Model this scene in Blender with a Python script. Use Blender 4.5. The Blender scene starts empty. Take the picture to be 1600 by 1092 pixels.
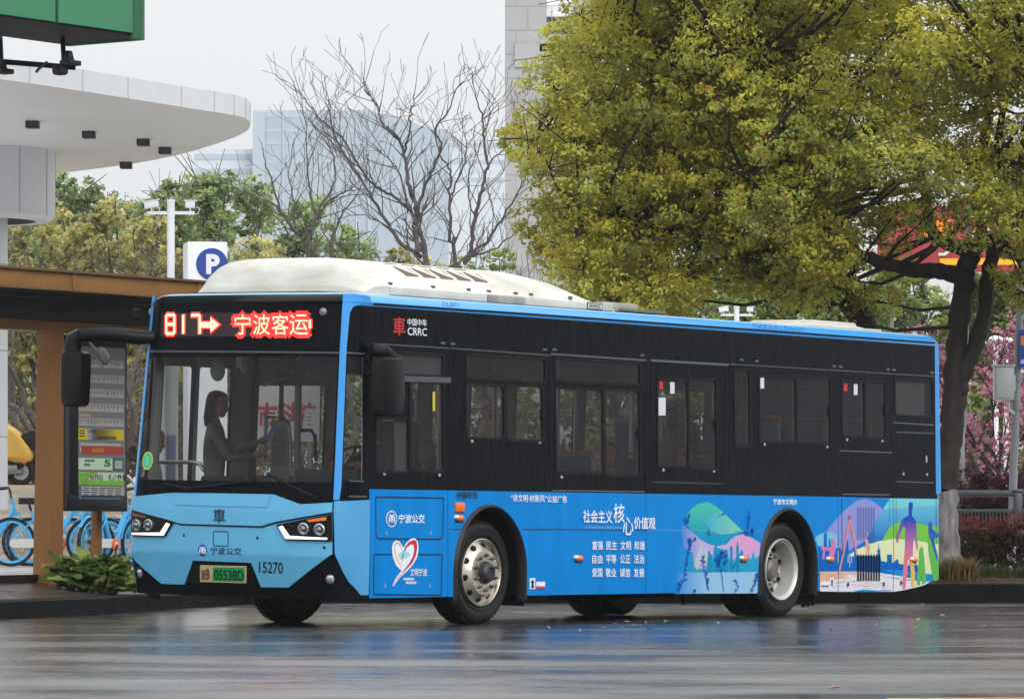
import bpy, bmesh, math, random
import numpy as np
from mathutils import Vector, Matrix
from mathutils.geometry import tessellate_polygon
R = math.radians
SC = bpy.context.scene
COL = SC.collection
random.seed(7)
NP = np.random.default_rng(7)

# ------------------------------------------------------------------ camera
FPX, CAMH, HOR = 7161.8, 0.7489, 846.5          # focal length and horizon in 1600 px pixels
cam = bpy.data.cameras.new('camera'); camo = bpy.data.objects.new('camera', cam); COL.objects.link(camo)
camo.location = (0, 0, CAMH); camo.rotation_euler = (R(90), 0, 0)
cam.sensor_width = 36; cam.lens = FPX / 1600 * 36; cam.shift_y = (HOR - 546) / 1600
cam.clip_start = .5; cam.clip_end = 3000
SC.camera = camo
# ------------------------------------------------------------------ overcast sky
w = bpy.data.worlds.new('World'); SC.world = w; w.use_nodes = True
nt = w.node_tree; nd = nt.nodes; lk = nt.links
bg = nd['Background']
tc = nd.new('ShaderNodeTexCoord'); sp = nd.new('ShaderNodeSeparateXYZ'); lk.new(tc.outputs['Generated'], sp.inputs[0])
mr = nd.new('ShaderNodeMapRange'); lk.new(sp.outputs['Z'], mr.inputs[0])
mr.inputs[1].default_value = 0; mr.inputs[2].default_value = 1; mr.inputs[3].default_value = .86; mr.inputs[4].default_value = 2.5
cl = nd.new('ShaderNodeMix'); cl.data_type = 'RGBA'; cl.blend_type = 'MULTIPLY'; cl.inputs[0].default_value = 1
cl.inputs[6].default_value = (.84, .865, .89, 1); lk.new(mr.outputs[0], cl.inputs[7])
sky = nd.new('ShaderNodeTexSky'); sky.sky_type = 'NISHITA'; sky.sun_disc = False
sky.sun_elevation = R(36); sky.sun_rotation = R(158); sky.dust_density = 6
hs = nd.new('ShaderNodeHueSaturation'); hs.inputs['Saturation'].default_value = .15; hs.inputs['Value'].default_value = .05
lk.new(sky.outputs[0], hs.inputs['Color'])
ad = nd.new('ShaderNodeMix'); ad.data_type = 'RGBA'; ad.blend_type = 'MIX'; ad.inputs[0].default_value = .12
lk.new(cl.outputs[2], ad.inputs[6]); lk.new(hs.outputs[0], ad.inputs[7])
lk.new(ad.outputs[2], bg.inputs['Color']); bg.inputs['Strength'].default_value = 1.0
# ------------------------------------------------------------------ weak sun behind the cloud
sun = bpy.data.lights.new('sun', 'SUN'); suno = bpy.data.objects.new('sun', sun); COL.objects.link(suno)
sun.energy = 1.5; sun.angle = R(50); sun.color = (1, .98, .95)
suno.rotation_euler = (R(54), 0, R(22)); suno.location = (0, 0, 60)
vs = SC.view_settings; vs.view_transform = 'Standard'; vs.look = 'None'; vs.gamma = 1; vs.exposure = .12
SC.cycles.max_bounces = 8; SC.cycles.transparent_max_bounces = 24; SC.cycles.volume_bounces = 1
SC.cycles.caustics_reflective = False; SC.cycles.caustics_refractive = False

# ------------------------------------------------------------------ pixel helpers (1600 x 1092 photo pixels)
def at(u, v, Y): return Vector(((u - 800) / FPX * Y, Y, CAMH + (HOR - v) / FPX * Y))
def on_z(u, v, z):
    Y = FPX * (CAMH - z) / (v - HOR); return at(u, v, Y)
def S(r, g, b, k=1.0):
    f = lambda c: (c / 255 / 12.92 if c / 255 <= .04045 else ((c / 255 + .055) / 1.055) ** 2.4) * k
    return (f(r), f(g), f(b), 1)
# ------------------------------------------------------------------ materials
MATS = {}
def mat(name, col, rough=.5, metal=0., spec=.3, var=0., vscale=6., vstretch=(1, 1, 1), bump=0., bscale=40., coat=0., emit=0, col2=None, rvar=0., alpha=None):
    if name in MATS: return MATS[name]
    m = bpy.data.materials.new(name); m.use_nodes = True; n = m.node_tree.nodes; l = m.node_tree.links
    b = n['Principled BSDF']; b.inputs['Base Color'].default_value = col
    b.inputs['Roughness'].default_value = rough; b.inputs['Metallic'].default_value = metal
    b.inputs['Specular IOR Level'].default_value = spec
    if coat: b.inputs['Coat Weight'].default_value = coat; b.inputs['Coat Roughness'].default_value = .08
    if emit: b.inputs['Emission Color'].default_value = col; b.inputs['Emission Strength'].default_value = emit
    if var or col2 or bump or rvar:
        t = n.new('ShaderNodeTexCoord'); mp = n.new('ShaderNodeMapping'); l.new(t.outputs['Object'], mp.inputs[0]); mp.inputs['Scale'].default_value = vstretch
        no = n.new('ShaderNodeTexNoise'); no.inputs['Scale'].default_value = vscale; no.inputs['Detail'].default_value = 6; no.inputs['Roughness'].default_value = .6
        l.new(mp.outputs[0], no.inputs[0])
        if var or col2:
            mx = n.new('ShaderNodeMix'); mx.data_type = 'RGBA'
            c2 = col2 or tuple(max(0, c * (1 - var)) for c in col[:3]) + (1,)
            c1 = col if col2 else tuple(c * (1 + var) for c in col[:3]) + (1,)
            mx.inputs[6].default_value = c1; mx.inputs[7].default_value = c2
            rp = n.new('ShaderNodeMapRange'); rp.inputs[1].default_value = .3; rp.inputs[2].default_value = .7; l.new(no.outputs['Fac'], rp.inputs[0])
            l.new(rp.outputs[0], mx.inputs[0]); l.new(mx.outputs[2], b.inputs['Base Color'])
        if rvar:
            r2 = n.new('ShaderNodeMapRange'); r2.inputs[1].default_value = .3; r2.inputs[2].default_value = .7
            r2.inputs[3].default_value = max(.02, rough - rvar); r2.inputs[4].default_value = rough + rvar
            l.new(no.outputs['Fac'], r2.inputs[0]); l.new(r2.outputs[0], b.inputs['Roughness'])
        if bump:
            n2 = n.new('ShaderNodeTexNoise'); n2.inputs['Scale'].default_value = bscale; n2.inputs['Detail'].default_value = 5; l.new(mp.outputs[0], n2.inputs[0])
            bp = n.new('ShaderNodeBump'); bp.inputs['Strength'].default_value = bump; bp.inputs['Distance'].default_value = .02
            l.new(n2.outputs['Fac'], bp.inputs['Height']); l.new(bp.outputs[0], b.inputs['Normal'])
    MATS[name] = m; return m
def glass(name, tint, rough=.02, refl=1.0, film=0.):
    if name in MATS: return MATS[name]
    m = bpy.data.materials.new(name); m.use_nodes = True; n = m.node_tree.nodes; l = m.node_tree.links
    n.remove(n['Principled BSDF']); o = n['Material Output']
    tr = n.new('ShaderNodeBsdfTransparent'); tr.inputs[0].default_value = tint
    gl = n.new('ShaderNodeBsdfGlossy'); gl.inputs['Roughness'].default_value = rough; gl.inputs[0].default_value = (refl, refl, refl, 1)
    fr = n.new('ShaderNodeFresnel'); ge = n.new('ShaderNodeNewGeometry'); io = n.new('ShaderNodeMapRange'); io.inputs[3].default_value = 1.45; io.inputs[4].default_value = 1 / 1.45; l.new(ge.outputs['Backfacing'], io.inputs[0]); l.new(io.outputs[0], fr.inputs[0])   # a thin pane reflects the same from both sides
    mx = n.new('ShaderNodeMixShader'); l.new(fr.outputs[0], mx.inputs[0]); l.new(tr.outputs[0], mx.inputs[1]); l.new(gl.outputs[0], mx.inputs[2])
    if film:      # thin dried and wet film, put in to make the dark panes lighter
        df = n.new('ShaderNodeBsdfDiffuse'); df.inputs[0].default_value = (.62, .58, .60, 1); m2 = n.new('ShaderNodeMixShader'); t = n.new('ShaderNodeTexCoord'); mp = n.new('ShaderNodeMapping'); mp.inputs['Scale'].default_value = (6, 6, .8); no = n.new('ShaderNodeTexNoise'); no.inputs['Scale'].default_value = 3; no.inputs['Detail'].default_value = 6
        r = n.new('ShaderNodeMapRange'); r.inputs[1].default_value = .3; r.inputs[2].default_value = .7; r.inputs[3].default_value = film * .6; r.inputs[4].default_value = film * 1.4
        l.new(t.outputs['Object'], mp.inputs[0]); l.new(mp.outputs[0], no.inputs[0]); l.new(no.outputs['Fac'], r.inputs[0]); l.new(r.outputs[0], m2.inputs[0]); l.new(mx.outputs[0], m2.inputs[1]); l.new(df.outputs[0], m2.inputs[2]); mx = m2
    l.new(mx.outputs[0], o.inputs[0]); MATS[name] = m; return m
def leafmat(name, col, var=.35, trans=.52, scale=1.2):
    if name in MATS: return MATS[name]
    m = bpy.data.materials.new(name); m.use_nodes = True; n = m.node_tree.nodes; l = m.node_tree.links
    b = n['Principled BSDF']; b.inputs['Roughness'].default_value = .5; b.inputs['Specular IOR Level'].default_value = .2
    t = n.new('ShaderNodeTexCoord'); no = n.new('ShaderNodeTexNoise'); no.inputs['Scale'].default_value = scale; no.inputs['Detail'].default_value = 5
    l.new(t.outputs['Object'], no.inputs[0])
    mx = n.new('ShaderNodeMix'); mx.data_type = 'RGBA'; rp = n.new('ShaderNodeMapRange'); rp.inputs[1].default_value = .35; rp.inputs[2].default_value = .65
    l.new(no.outputs['Fac'], rp.inputs[0]); l.new(rp.outputs[0], mx.inputs[0])
    mx.inputs[6].default_value = tuple(c * (1 + var) for c in col[:3]) + (1,); mx.inputs[7].default_value = tuple(c * (1 - var) for c in col[:3]) + (1,)
    l.new(mx.outputs[2], b.inputs['Base Color'])
    tl = n.new('ShaderNodeBsdfTranslucent'); l.new(mx.outputs[2], tl.inputs[0])
    ms = n.new('ShaderNodeMixShader'); ms.inputs[0].default_value = trans; l.new(b.outputs[0], ms.inputs[1]); l.new(tl.outputs[0], ms.inputs[2])
    l.new(ms.outputs[0], n['Material Output'].inputs[0]); MATS[name] = m; return m

# ------------------------------------------------------------------ objects
def tag(o, label, cat, group=None):
    o['label'] = label; o['category'] = cat
    if group: o['group'] = group
    return o
def thing(name, label, cat, loc=(0, 0, 0), rot=(0, 0, 0), group=None):
    o = bpy.data.objects.new(name, None); COL.objects.link(o); o.location = loc; o.rotation_euler = rot
    o.empty_display_size = .2
    return tag(o, label, cat, group)
def dup(o, loc, rot=None, label=None, scale=None):
    def rec(a, par):
        c = a.copy(); COL.objects.link(c)
        if par: c.parent = par
        for ch in a.children: rec(ch, c)
        return c
    c = rec(o, None); c.location = loc
    if rot is not None: c.rotation_euler = rot
    if scale: c.scale = scale
    if label: c['label'] = label
    return c
def link_mesh(name, me, mats, parent=None, kind=None, sharp=38):
    for m in mats: me.materials.append(m)
    if sharp is not None:
        me.polygons.foreach_set('use_smooth', np.ones(len(me.polygons), dtype=bool))
        me.set_sharp_from_angle(angle=R(sharp))
    o = bpy.data.objects.new(name, me); COL.objects.link(o)
    if parent: o.parent = parent
    if kind: o['kind'] = kind
    return o
class MB:
    def __init__(s): s.v = []; s.f = []; s.m = []
    def add(s, vs, fs, m=0):
        b = len(s.v); s.v += [tuple(x) for x in vs]; s.f += [tuple(i + b for i in f) for f in fs]; s.m += [m] * len(fs); return s
    def box(s, c, d, m=0, rot=None, bev=0.0, taper=None):
        hx, hy, hz = d[0] / 2, d[1] / 2, d[2] / 2; c = Vector(c)
        if bev <= 0:
            vs = [Vector((x, y, z)) for z in (-hz, hz) for x, y in ((-hx, -hy), (hx, -hy), (hx, hy), (-hx, hy))]
            fs = [(3, 2, 1, 0), (4, 5, 6, 7), (0, 1, 5, 4), (1, 2, 6, 5), (2, 3, 7, 6), (3, 0, 4, 7)]
        else:
            bm = bmesh.new(); bmesh.ops.create_cube(bm, size=1)
            for v in bm.verts: v.co = Vector((v.co.x * d[0], v.co.y * d[1], v.co.z * d[2]))
            bmesh.ops.bevel(bm, geom=bm.edges[:], offset=min(bev, .48 * min(d)), segments=2, affect='EDGES', profile=.5)
            bm.verts.index_update(); vs = [v.co.copy() for v in bm.verts]; fs = [tuple(v.index for v in f.verts) for f in bm.faces]; bm.free()
        if taper:
            for v in vs:
                if v.z > 0: v.x *= taper[0]; v.y *= taper[1]
        if rot is not None:
            rm = rot if isinstance(rot, Matrix) else Matrix.Rotation(rot, 3, 'Z'); vs = [rm @ v for v in vs]
        return s.add([v + c for v in vs], fs, m)
    def tube(s, pts, r, n=8, m=0, caps=True):
        pts = [Vector(p) for p in pts]; k = len(pts)
        rs = [r] * k if isinstance(r, (int, float)) else list(r)
        vs = []; up = None
        for i, p in enumerate(pts):
            d = (pts[min(i + 1, k - 1)] - pts[max(i - 1, 0)]).normalized()
            if up is None: up = Vector((0, 0, 1)) if abs(d.z) < .9 else Vector((1, 0, 0))
            a = d.cross(up).normalized(); b = a.cross(d).normalized(); up = b
            for j in range(n):
                t = 2 * math.pi * j / n; vs.append(p + (a * math.cos(t) + b * math.sin(t)) * rs[i])
        fs = [(i * n + j, i * n + (j + 1) % n, (i + 1) * n + (j + 1) % n, (i + 1) * n + j) for i in range(k - 1) for j in range(n)]
        if caps: fs += [tuple(range(n - 1, -1, -1)), tuple(range((k - 1) * n, k * n))]
        return s.add(vs, fs, m)
    def lathe(s, prof, n=32, m=0, M=None, mats=None, close=False):
        # prof: (radius, height) about local z
        vs = []
        for r, h in prof:
            for j in range(n):
                t = 2 * math.pi * j / n; v = Vector((r * math.cos(t), r * math.sin(t), h)); vs.append(M @ v if M else v)
        k = len(prof)
        for i in range(k - 1):
            fs = [(i * n + j, i * n + (j + 1) % n, (i + 1) * n + (j + 1) % n, (i + 1) * n + j) for j in range(n)]
            s.add([], [], m); b = len(s.v)
            if i == 0: s.v += [tuple(x) for x in vs]; b0 = b
            s.f += [tuple(q + b0 for q in f) for f in fs]; s.m += [mats[i] if mats else m] * len(fs)
        return s
    def prism(s, poly, o, ax, ay, depth, m=0, holes=()):
        # poly 2D in plane o + x ax + y ay, extruded along ax x ay by depth (front face at o)
        o = Vector(o); ax = Vector(ax); ay = Vector(ay); nz = ax.cross(ay).normalized()
        loops = [list(poly)] + [list(h) for h in holes]; flat = [p for l in loops for p in l]
        tri = tessellate_polygon([[Vector((p[0], p[1], 0)) for p in l] for l in loops]); n = len(flat)
        A = [o + ax * p[0] + ay * p[1] for p in flat]; B = [a - nz * depth for a in A]
        fs = []
        for t in tri:
            a, b, c = (Vector(flat[i]) for i in t)
            t = tuple(t) if (b - a).cross(c - a) > 0 else tuple(reversed(t))
            fs.append(t); fs.append(tuple(i + n for i in reversed(t)))
        base = 0
        for l in loops:
            k = len(l); fs += [(base + i, base + i + n, base + (i + 1) % k + n, base + (i + 1) % k) for i in range(k)]; base += k
        return s.add(A + B, fs, m)
    def ball(s, c, r, n=12, m=0, M=None):
        r = (r, r, r) if isinstance(r, (int, float)) else r; c = Vector(c); h = n // 2
        vs = [Vector((r[0] * math.sin(math.pi * i / h) * math.cos(2 * math.pi * j / n), r[1] * math.sin(math.pi * i / h) * math.sin(2 * math.pi * j / n), r[2] * math.cos(math.pi * i / h))) for i in range(h + 1) for j in range(n)]
        if M: vs = [M @ v for v in vs]
        return s.add([v + c for v in vs], [(i * n + j, (i + 1) * n + j, (i + 1) * n + (j + 1) % n, i * n + (j + 1) % n) for i in range(h) for j in range(n)], m)
    def build(s, name, mats, parent=None, kind=None, sharp=38, clean=True):
        me = bpy.data.meshes.new(name); me.from_pydata(s.v, [], s.f)
        me.polygons.foreach_set('material_index', np.array(s.m, dtype=np.int32)); 
        if clean and len(s.v) < 60000:
            bm = bmesh.new(); bm.from_mesh(me); bmesh.ops.remove_doubles(bm, verts=bm.verts[:], dist=1e-5)
            bmesh.ops.recalc_face_normals(bm, faces=bm.faces[:]); bm.to_mesh(me); bm.free()
        me.update()
        return link_mesh(name, me, mats if isinstance(mats, (list, tuple)) else [mats], parent, kind, sharp)
_TXT = {}
def text2d(body, bold=0.0):
    k = (body, bold)
    if k in _TXT: return _TXT[k]
    c = bpy.data.curves.new('lettering', 'FONT'); c.body = body; c.offset = bold; c.resolution_u = 4
    o = bpy.data.objects.new('lettering', c); COL.objects.link(o)
    dg = bpy.context.evaluated_depsgraph_get(); me = bpy.data.meshes.new_from_object(o.evaluated_get(dg))
    V = [(v.co.x, v.co.y) for v in me.vertices]; F = [tuple(p.vertices) for p in me.polygons]
    bpy.data.objects.remove(o); bpy.data.curves.remove(c); bpy.data.meshes.remove(me)
    x0 = min(p[0] for p in V); x1 = max(p[0] for p in V); y0 = min(p[1] for p in V); y1 = max(p[1] for p in V)
    V = [((x - x0) / max(1e-6, x1 - x0), (y - y0) / max(1e-6, y1 - y0)) for x, y in V]
    F = [f if (Vector(V[f[1]]) - Vector(V[f[0]])).cross(Vector(V[f[2]]) - Vector(V[f[0]])) > 0 else tuple(reversed(f)) for f in F]
    _TXT[k] = (V, F); return _TXT[k]
def text_flat(mb, body, o, ax, ay, w, h, m=0, bold=0.0, mirror=False):
    V, F = text2d(body, bold); o = Vector(o); ax = Vector(ax); ay = Vector(ay)
    if mirror: V = [(1 - x, y) for x, y in V]
    mb.add([o + ax * (x * w) + ay * (y * h) for x, y in V], F, m)
def rrect(x0, y0, x1, y1, r, n=4):
    p = []
    for cx, cy, a in ((x1 - r, y1 - r, 0), (x0 + r, y1 - r, 90), (x0 + r, y0 + r, 180), (x1 - r, y0 + r, 270)):
        for i in range(n + 1): t = R(a + 90 * i / n); p.append((cx + r * math.cos(t), cy + r * math.sin(t)))
    return p
def ellipse(cx, cy, rx, ry, n=28, a0=0, a1=360):
    full = abs(a1 - a0) >= 360
    return [(cx + rx * math.cos(R(a0 + (a1 - a0) * i / (n if full else n - 1))), cy + ry * math.sin(R(a0 + (a1 - a0) * i / (n if full else n - 1)))) for i in range(n)]
def stroke(p, w):
    # thin polygon along a polyline
    L = []; Rr = []
    for i, a in enumerate(p):
        d = Vector(p[min(i + 1, len(p) - 1)]) - Vector(p[max(i - 1, 0)]); d.normalize(); n = Vector((-d.y, d.x)) * w / 2
        L.append((a[0] + n.x, a[1] + n.y)); Rr.append((a[0] - n.x, a[1] - n.y))
    return L + Rr[::-1]
# ================================================================== BUS
BX, BZ, BYAW, BROLL = -1.5295, 39.7871, 0.6102, -0.0211
bus = thing('city_bus', 'blue and black electric city bus with red destination sign standing on the wet road', 'bus', (BX, BZ, 0), (-BROLL, 0, math.pi / 2 - BYAW))
BM = Matrix.Translation((BX, BZ, 0)) @ Matrix.Rotation(math.pi / 2 - BYAW, 4, 'Z') @ Matrix.Rotation(-BROLL, 4, 'X')
BMI = BM.inverted()
def wpx(p):      # bus-local point -> photo pixel
    q = BM @ Vector(p); return 800 + FPX * q.x / q.y, HOR - FPX * (q.z - CAMH) / q.y
LEN = 10.56; WID = 2.5; QC = .45
_pl = [(.45, 0), (.33, .007), (.24, .024), (.17, .055), (.12, .10), (.085, .17), (.06, .3), (.035, .52), (.012, .85), (0, 1.25)]
def _cat(P, n=6):
    out = []
    for i in range(len(P) - 1):
        p0 = P[max(i - 1, 0)]; p1 = P[i]; p2 = P[i + 1]; p3 = P[min(i + 2, len(P) - 1)]
        for k in range(n):
            t = k / n
            out.append(tuple(.5 * (2 * b + (c - a) * t + (2 * a - 5 * b + 4 * c - d) * t * t + (-a + 3 * b - 3 * c + d) * t ** 3) for a, b, c, d in zip(p0, p1, p2, p3)))
    out.append(P[-1]); return out
_near = _cat(_pl); _front = _near + [(s, WID - t) for s, t in _near[-2::-1]]
_arc = [0]
for a, b in zip(_front, _front[1:]): _arc.append(_arc[-1] + math.dist(a, b))
FL = _arc[-1]; QMID = QC - FL / 2; QF = QC - FL      # q runs: 10.5 (rear, road side) .. QC .. QMID (nose) .. QF .. far rear
def plan(q):
    if q >= QC: return (q, 0.)
    if q <= QF: return (QC + (QF - q), WID)
    d = QC - q; lo = 0; hi = len(_arc) - 1
    while hi - lo > 1:
        mid = (lo + hi) // 2
        if _arc[mid] <= d: lo = mid
        else: hi = mid
    t = (d - _arc[lo]) / max(1e-9, _arc[hi] - _arc[lo]); a, b = _front[lo], _front[hi]
    return (a[0] + (b[0] - a[0]) * t, a[1] + (b[1] - a[1]) * t)
def _surf(q, z):
    s, t = plan(q)
    wgt = min(1, max(0, (QC - s) / .3)); wgt = wgt * wgt * (3 - 2 * wgt)
    rake = max(0, z - 1.0) * .085 + max(0, .62 - z) * .22
    tum = max(0, z - .6) * .031
    return Vector((s + rake * wgt, t + tum * (1 - t / 1.25), z))
def surf(q, z, off=0.):
    p = _surf(q, z)
    if off:
        e = .01; n = (_surf(q + e, z) - _surf(q - e, z)).cross(_surf(q, z + e) - _surf(q, z - e)); n.normalize(); p = p + n * off
    return p
def pick(u, v):
    q = QC + (u - 577) * .0108 if u > 577 else QC - (577 - u) * FL / 372; z = CAMH + (HOR - v) / 172
    for _ in range(40):
        a = wpx(_surf(q, z)); du, dv = u - a[0], v - a[1]
        if abs(du) + abs(dv) < .02: break
        e = 1e-3; b = wpx(_surf(q + e, z)); c = wpx(_surf(q, z + e))
        J = ((b[0] - a[0]) / e, (c[0] - a[0]) / e, (b[1] - a[1]) / e, (c[1] - a[1]) / e); det = J[0] * J[3] - J[1] * J[2]
        if abs(det) < 1e-6: break
        dq = (du * J[3] - dv * J[1]) / det; dz = (dv * J[0] - du * J[2]) / det
        q += max(-.4, min(.4, dq)); z += max(-.4, min(.4, dz))
    return (q, z)
def front_at(u, v, s):    # photo pixel -> point on the bus-local plane s = const
    o = BMI @ Vector((0, 0, CAMH)); d = BMI @ at(u, v, 40) - o; k = (s - o.x) / d.x; p = o + d * k; return p
def side_at(u, v, t):
    o = BMI @ Vector((0, 0, CAMH)); d = BMI @ at(u, v, 40) - o; k = (t - o.y) / d.y; return o + d * k
def K(ox, oy, sc, pts): return [(ox + x / sc, oy + y / sc) for x, y in pts]
def P5(*p): return K(190, 740, 3.902, p)
def P6(*p): return K(560, 740, 4.55, p)
def P7(*p): return K(840, 740, 4., p)
def P8(*p): return K(1200, 740, 4., p)
def P4(*p): return K(190, 430, 3.31, p)
def P9(*p): return K(560, 440, 3.213, p)
def P10(*p): return K(840, 460, 3.411, p)
def P11(*p): return K(1150, 460, 3.411, p)
def M7(*p): return K(1260, 760, 6.42, p)
def M8(*p): return K(1030, 770, 6.617, p)
def PK(pts): return [pick(*p) for p in pts]
QCUT = [QF - .02 + i * (FL + .04) / 64 for i in range(65)]; ZCUT = [.62, .6, 1.0]
def drape_raw(outer, holes=(), off=0.):
    loops = [[Vector((q, z, 0)) for q, z in l] for l in [outer] + list(holes)]
    flat = [p for l in loops for p in l]; tri = tessellate_polygon(loops)
    bm = bmesh.new(); vv = [bm.verts.new(p) for p in flat]
    for t in tri:
        if len(set(t)) == 3:
            try: bm.faces.new([vv[i] for i in t])
            except ValueError: pass
    q0 = min(p.x for p in flat); q1 = max(p.x for p in flat); z0 = min(p.y for p in flat); z1 = max(p.y for p in flat)
    for q in QCUT:
        if q0 + 1e-4 < q < q1 - 1e-4: bmesh.ops.bisect_plane(bm, geom=bm.verts[:] + bm.edges[:] + bm.faces[:], plane_co=(q, 0, 0), plane_no=(1, 0, 0), dist=1e-6)
    for z in ZCUT:
        if z0 + 1e-4 < z < z1 - 1e-4: bmesh.ops.bisect_plane(bm, geom=bm.verts[:] + bm.edges[:] + bm.faces[:], plane_co=(0, z, 0), plane_no=(0, 1, 0), dist=1e-6)
    bm.verts.index_update(); V = [surf(v.co.x, v.co.y, off) for v in bm.verts]
    F = []
    for f in bm.faces:
        i = [v.index for v in f.verts]
        if f.normal.z < 0: i.reverse()          # outward = +(dq x dz)
        F.append(tuple(i))
    bm.free(); return V, F
def drape(mb, outer, off=0., m=0, holes=()):
    V, F = drape_raw(outer, holes, off); mb.add(V, F, m); return mb
def slab(mb, outer, off, thick, m=0, holes=()):
    # draped sheet with a rim going back to the skin, so raised panels have real edges
    drape(mb, outer, off, m, holes)
    for l in [outer] + list(holes):
        n = len(l)
        for i in range(n):
            a, b = l[i], l[(i + 1) % n]; k = max(1, int(math.dist(a, b) / .12))
            for j in range(k):
                x = [(a[0] + (b[0] - a[0]) * t, a[1] + (b[1] - a[1]) * t) for t in (j / k, (j + 1) / k)]
                mb.add([surf(*x[0], off), surf(*x[1], off), surf(*x[1], off - thick), surf(*x[0], off - thick)], [(0, 1, 2, 3)], m)
    return mb
def bustext(mb, body, tl, tr, br, bl, off, m=0, bold=0.):
    # lettering stretched over four photo-pixel corners lying on the bus skin
    V, F = text2d(body, 0.); c = [pick(*p) for p in (bl, br, tr, tl)]
    n = max(1, len(body) * (.6 if body.isascii() else 1.)); dx = bold * .55 / n; dy = bold * .5
    for k, (ex, ey) in enumerate(((0, 0), (dx, 0), (-dx, 0), (0, dy), (0, -dy)) if bold > 0 else ((0, 0),)):
        vs = []
        for x, y in V:
            x += ex; y += ey
            q = (c[0][0] * (1 - x) + c[1][0] * x) * (1 - y) + (c[3][0] * (1 - x) + c[2][0] * x) * y
            z = (c[0][1] * (1 - x) + c[1][1] * x) * (1 - y) + (c[3][1] * (1 - x) + c[2][1] * x) * y
            vs.append(surf(q, z, off + k * .0002))
        mb.add(vs, F, m)
def box4(x0, y0, x1, y1): return (x0, y0), (x1, y0), (x1, y1), (x0, y1)
# ---- bus materials
mBLACK = mat('gloss_black_band', (.0042, .0052, .0078, 1), .2, spec=.05, var=.7, vscale=3, vstretch=(16, 16, .55), rvar=.10)
mHEAD = mat('header_black', (.004, .0035, .0055, 1), .18, spec=.08)
mRUB = mat('rubber', (.008, .008, .009, 1), .6, spec=.15)
mTYRE = mat('tyre_rubber', (.010, .010, .011, 1), .5, spec=.25, var=.25, vscale=12, bump=.15, bscale=60)
mUND = mat('underside', (.006, .006, .006, 1), .9, spec=.1)
mBLUE = mat('side_blue', S(0, 125, 202, 1.0), .30, spec=.06, var=.09, vscale=2.2, vstretch=(2.5, 2.5, .5))
mFBLUE = mat('front_blue', S(92, 168, 206, 1.04), .30, spec=.2, var=.04, vscale=2, coat=.1)
mEDGE = mat('roof_edge_blue', S(56, 156, 232, .85), .3, spec=.3, coat=.15)
mSEAM = mat('panel_gap', S(12, 36, 60), .6)
mSEAML = mat('black_trim_light', S(72, 76, 84), .35, spec=.6)
mWHITE = mat('print_white', S(226, 234, 242), .4)
mWHITED = mat('dirty_white_shell', S(214, 212, 206, .95), .5, vscale=2.2, vstretch=(1, 1, 3), col2=S(182, 178, 168, .95))
mINT = mat('interior_grey', S(150, 150, 148), .6)
mINTD = mat('interior_dark', S(46, 46, 50), .7)
mSTEEL = mat('brushed_steel', S(190, 190, 186), .3, metal=.9)
mALU = mat('forged_wheel', S(200, 193, 180), .33, metal=.85, var=.12, vscale=9)
mSILV = mat('silver_rim', S(185, 184, 180), .42, metal=.35, var=.1, vscale=9)
mGSIDE = glass('tinted_glass', (.31, .295, .31, 1), .03, .35, .02)
mGSCR = glass('windscreen_glass', (.60, .62, .63, 1), .02, .30, .018)
mORANGE = mat('amber_lens', S(232, 108, 24), .25, spec=.6, coat=.4)
# ---- body shell with openings
zt = 2.845
zsk = lambda u, v: pick(u, v)[1]
QR = 10.50                                     # where the rear corner starts
ARC = [(2.30, .56), (7.47, .545)]              # wheel arch centre, half width
def arch_pts(sc_, r, z0, top=.60, zc=.48, n=20):
    return [(sc_ - r, z0)] + [(sc_ + r * math.cos(t), zc + top * math.sin(t)) for t in [math.pi - math.pi * i / n for i in range(n + 1)]] + [(sc_ + r, z0)]
ZB = pick(840, 929.5)[1]
skirt = [(QC, ZB)]
for c_, r_ in ARC: skirt += arch_pts(c_, r_, ZB)
_rs = PK([(1310, 925), (1395, 924.5), (1408, 922.5), (1430, 917), (1446, 912)])
skirt += _rs + [(QR, pick(1466, 905)[1])]
ZR = skirt[-1][1]
far = lambda s: QF - (s - QC)
fsk = [(far(s), z) for s, z in reversed(skirt)]
fsk = [(far(QR), ZR), (far(9.1), ZB)]
for c_, r_ in reversed(ARC): fsk += [(far(s), z) for s, z in reversed(arch_pts(c_, r_, ZB))]
fsk += [(QF, ZB)]
# windows (photo pixels of the clear panes)
def W(x0, y0, x1, y1, sl=0.0): return (x0, y0, x1, y1)
WIN = [
 ('driver', [((606, 551), (692, 556), (692, 587), (606, 583)), ((643, 597), (692, 599), (692, 735), (643, 735)), ((588, 655), (638, 655), (638, 736), (588, 736))]),
 ('a', [((729, 555), (851, 564), (851, 596), (729, 590)), ((729, 602), (787, 604), (787, 684), (729, 683)), ((792, 603), (848, 606), (848, 687), (792, 687))]),
 ('b', [((868, 560), (999, 570), (999, 600), (868, 594)), ((869, 608), (942, 611), (942, 739), (869, 737)), ((946, 610), (999, 613), (999, 743), (946, 742))]),
 ('c', [((1028, 593), (1074, 595), (1074, 729), (1028, 728)), ((1077, 592), (1119, 595), (1119, 732), (1077, 731))]),
 ('d', [((1148, 578), (1171, 579), (1171, 697), (1148, 696))]),
 ('e', [((1187, 589), (1243, 591), (1243, 690), (1187, 688)), ((1246, 590), (1297, 592), (1297, 693), (1246, 691))]),
 ('f', [((1316, 597), (1350, 598), (1350, 681), (1316, 680)), ((1353, 597), (1383, 598), (1383, 684), (1353, 683))]),
 ('g', [((1399, 593), (1457, 596), (1457, 650), (1399, 648))]),
]
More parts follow.
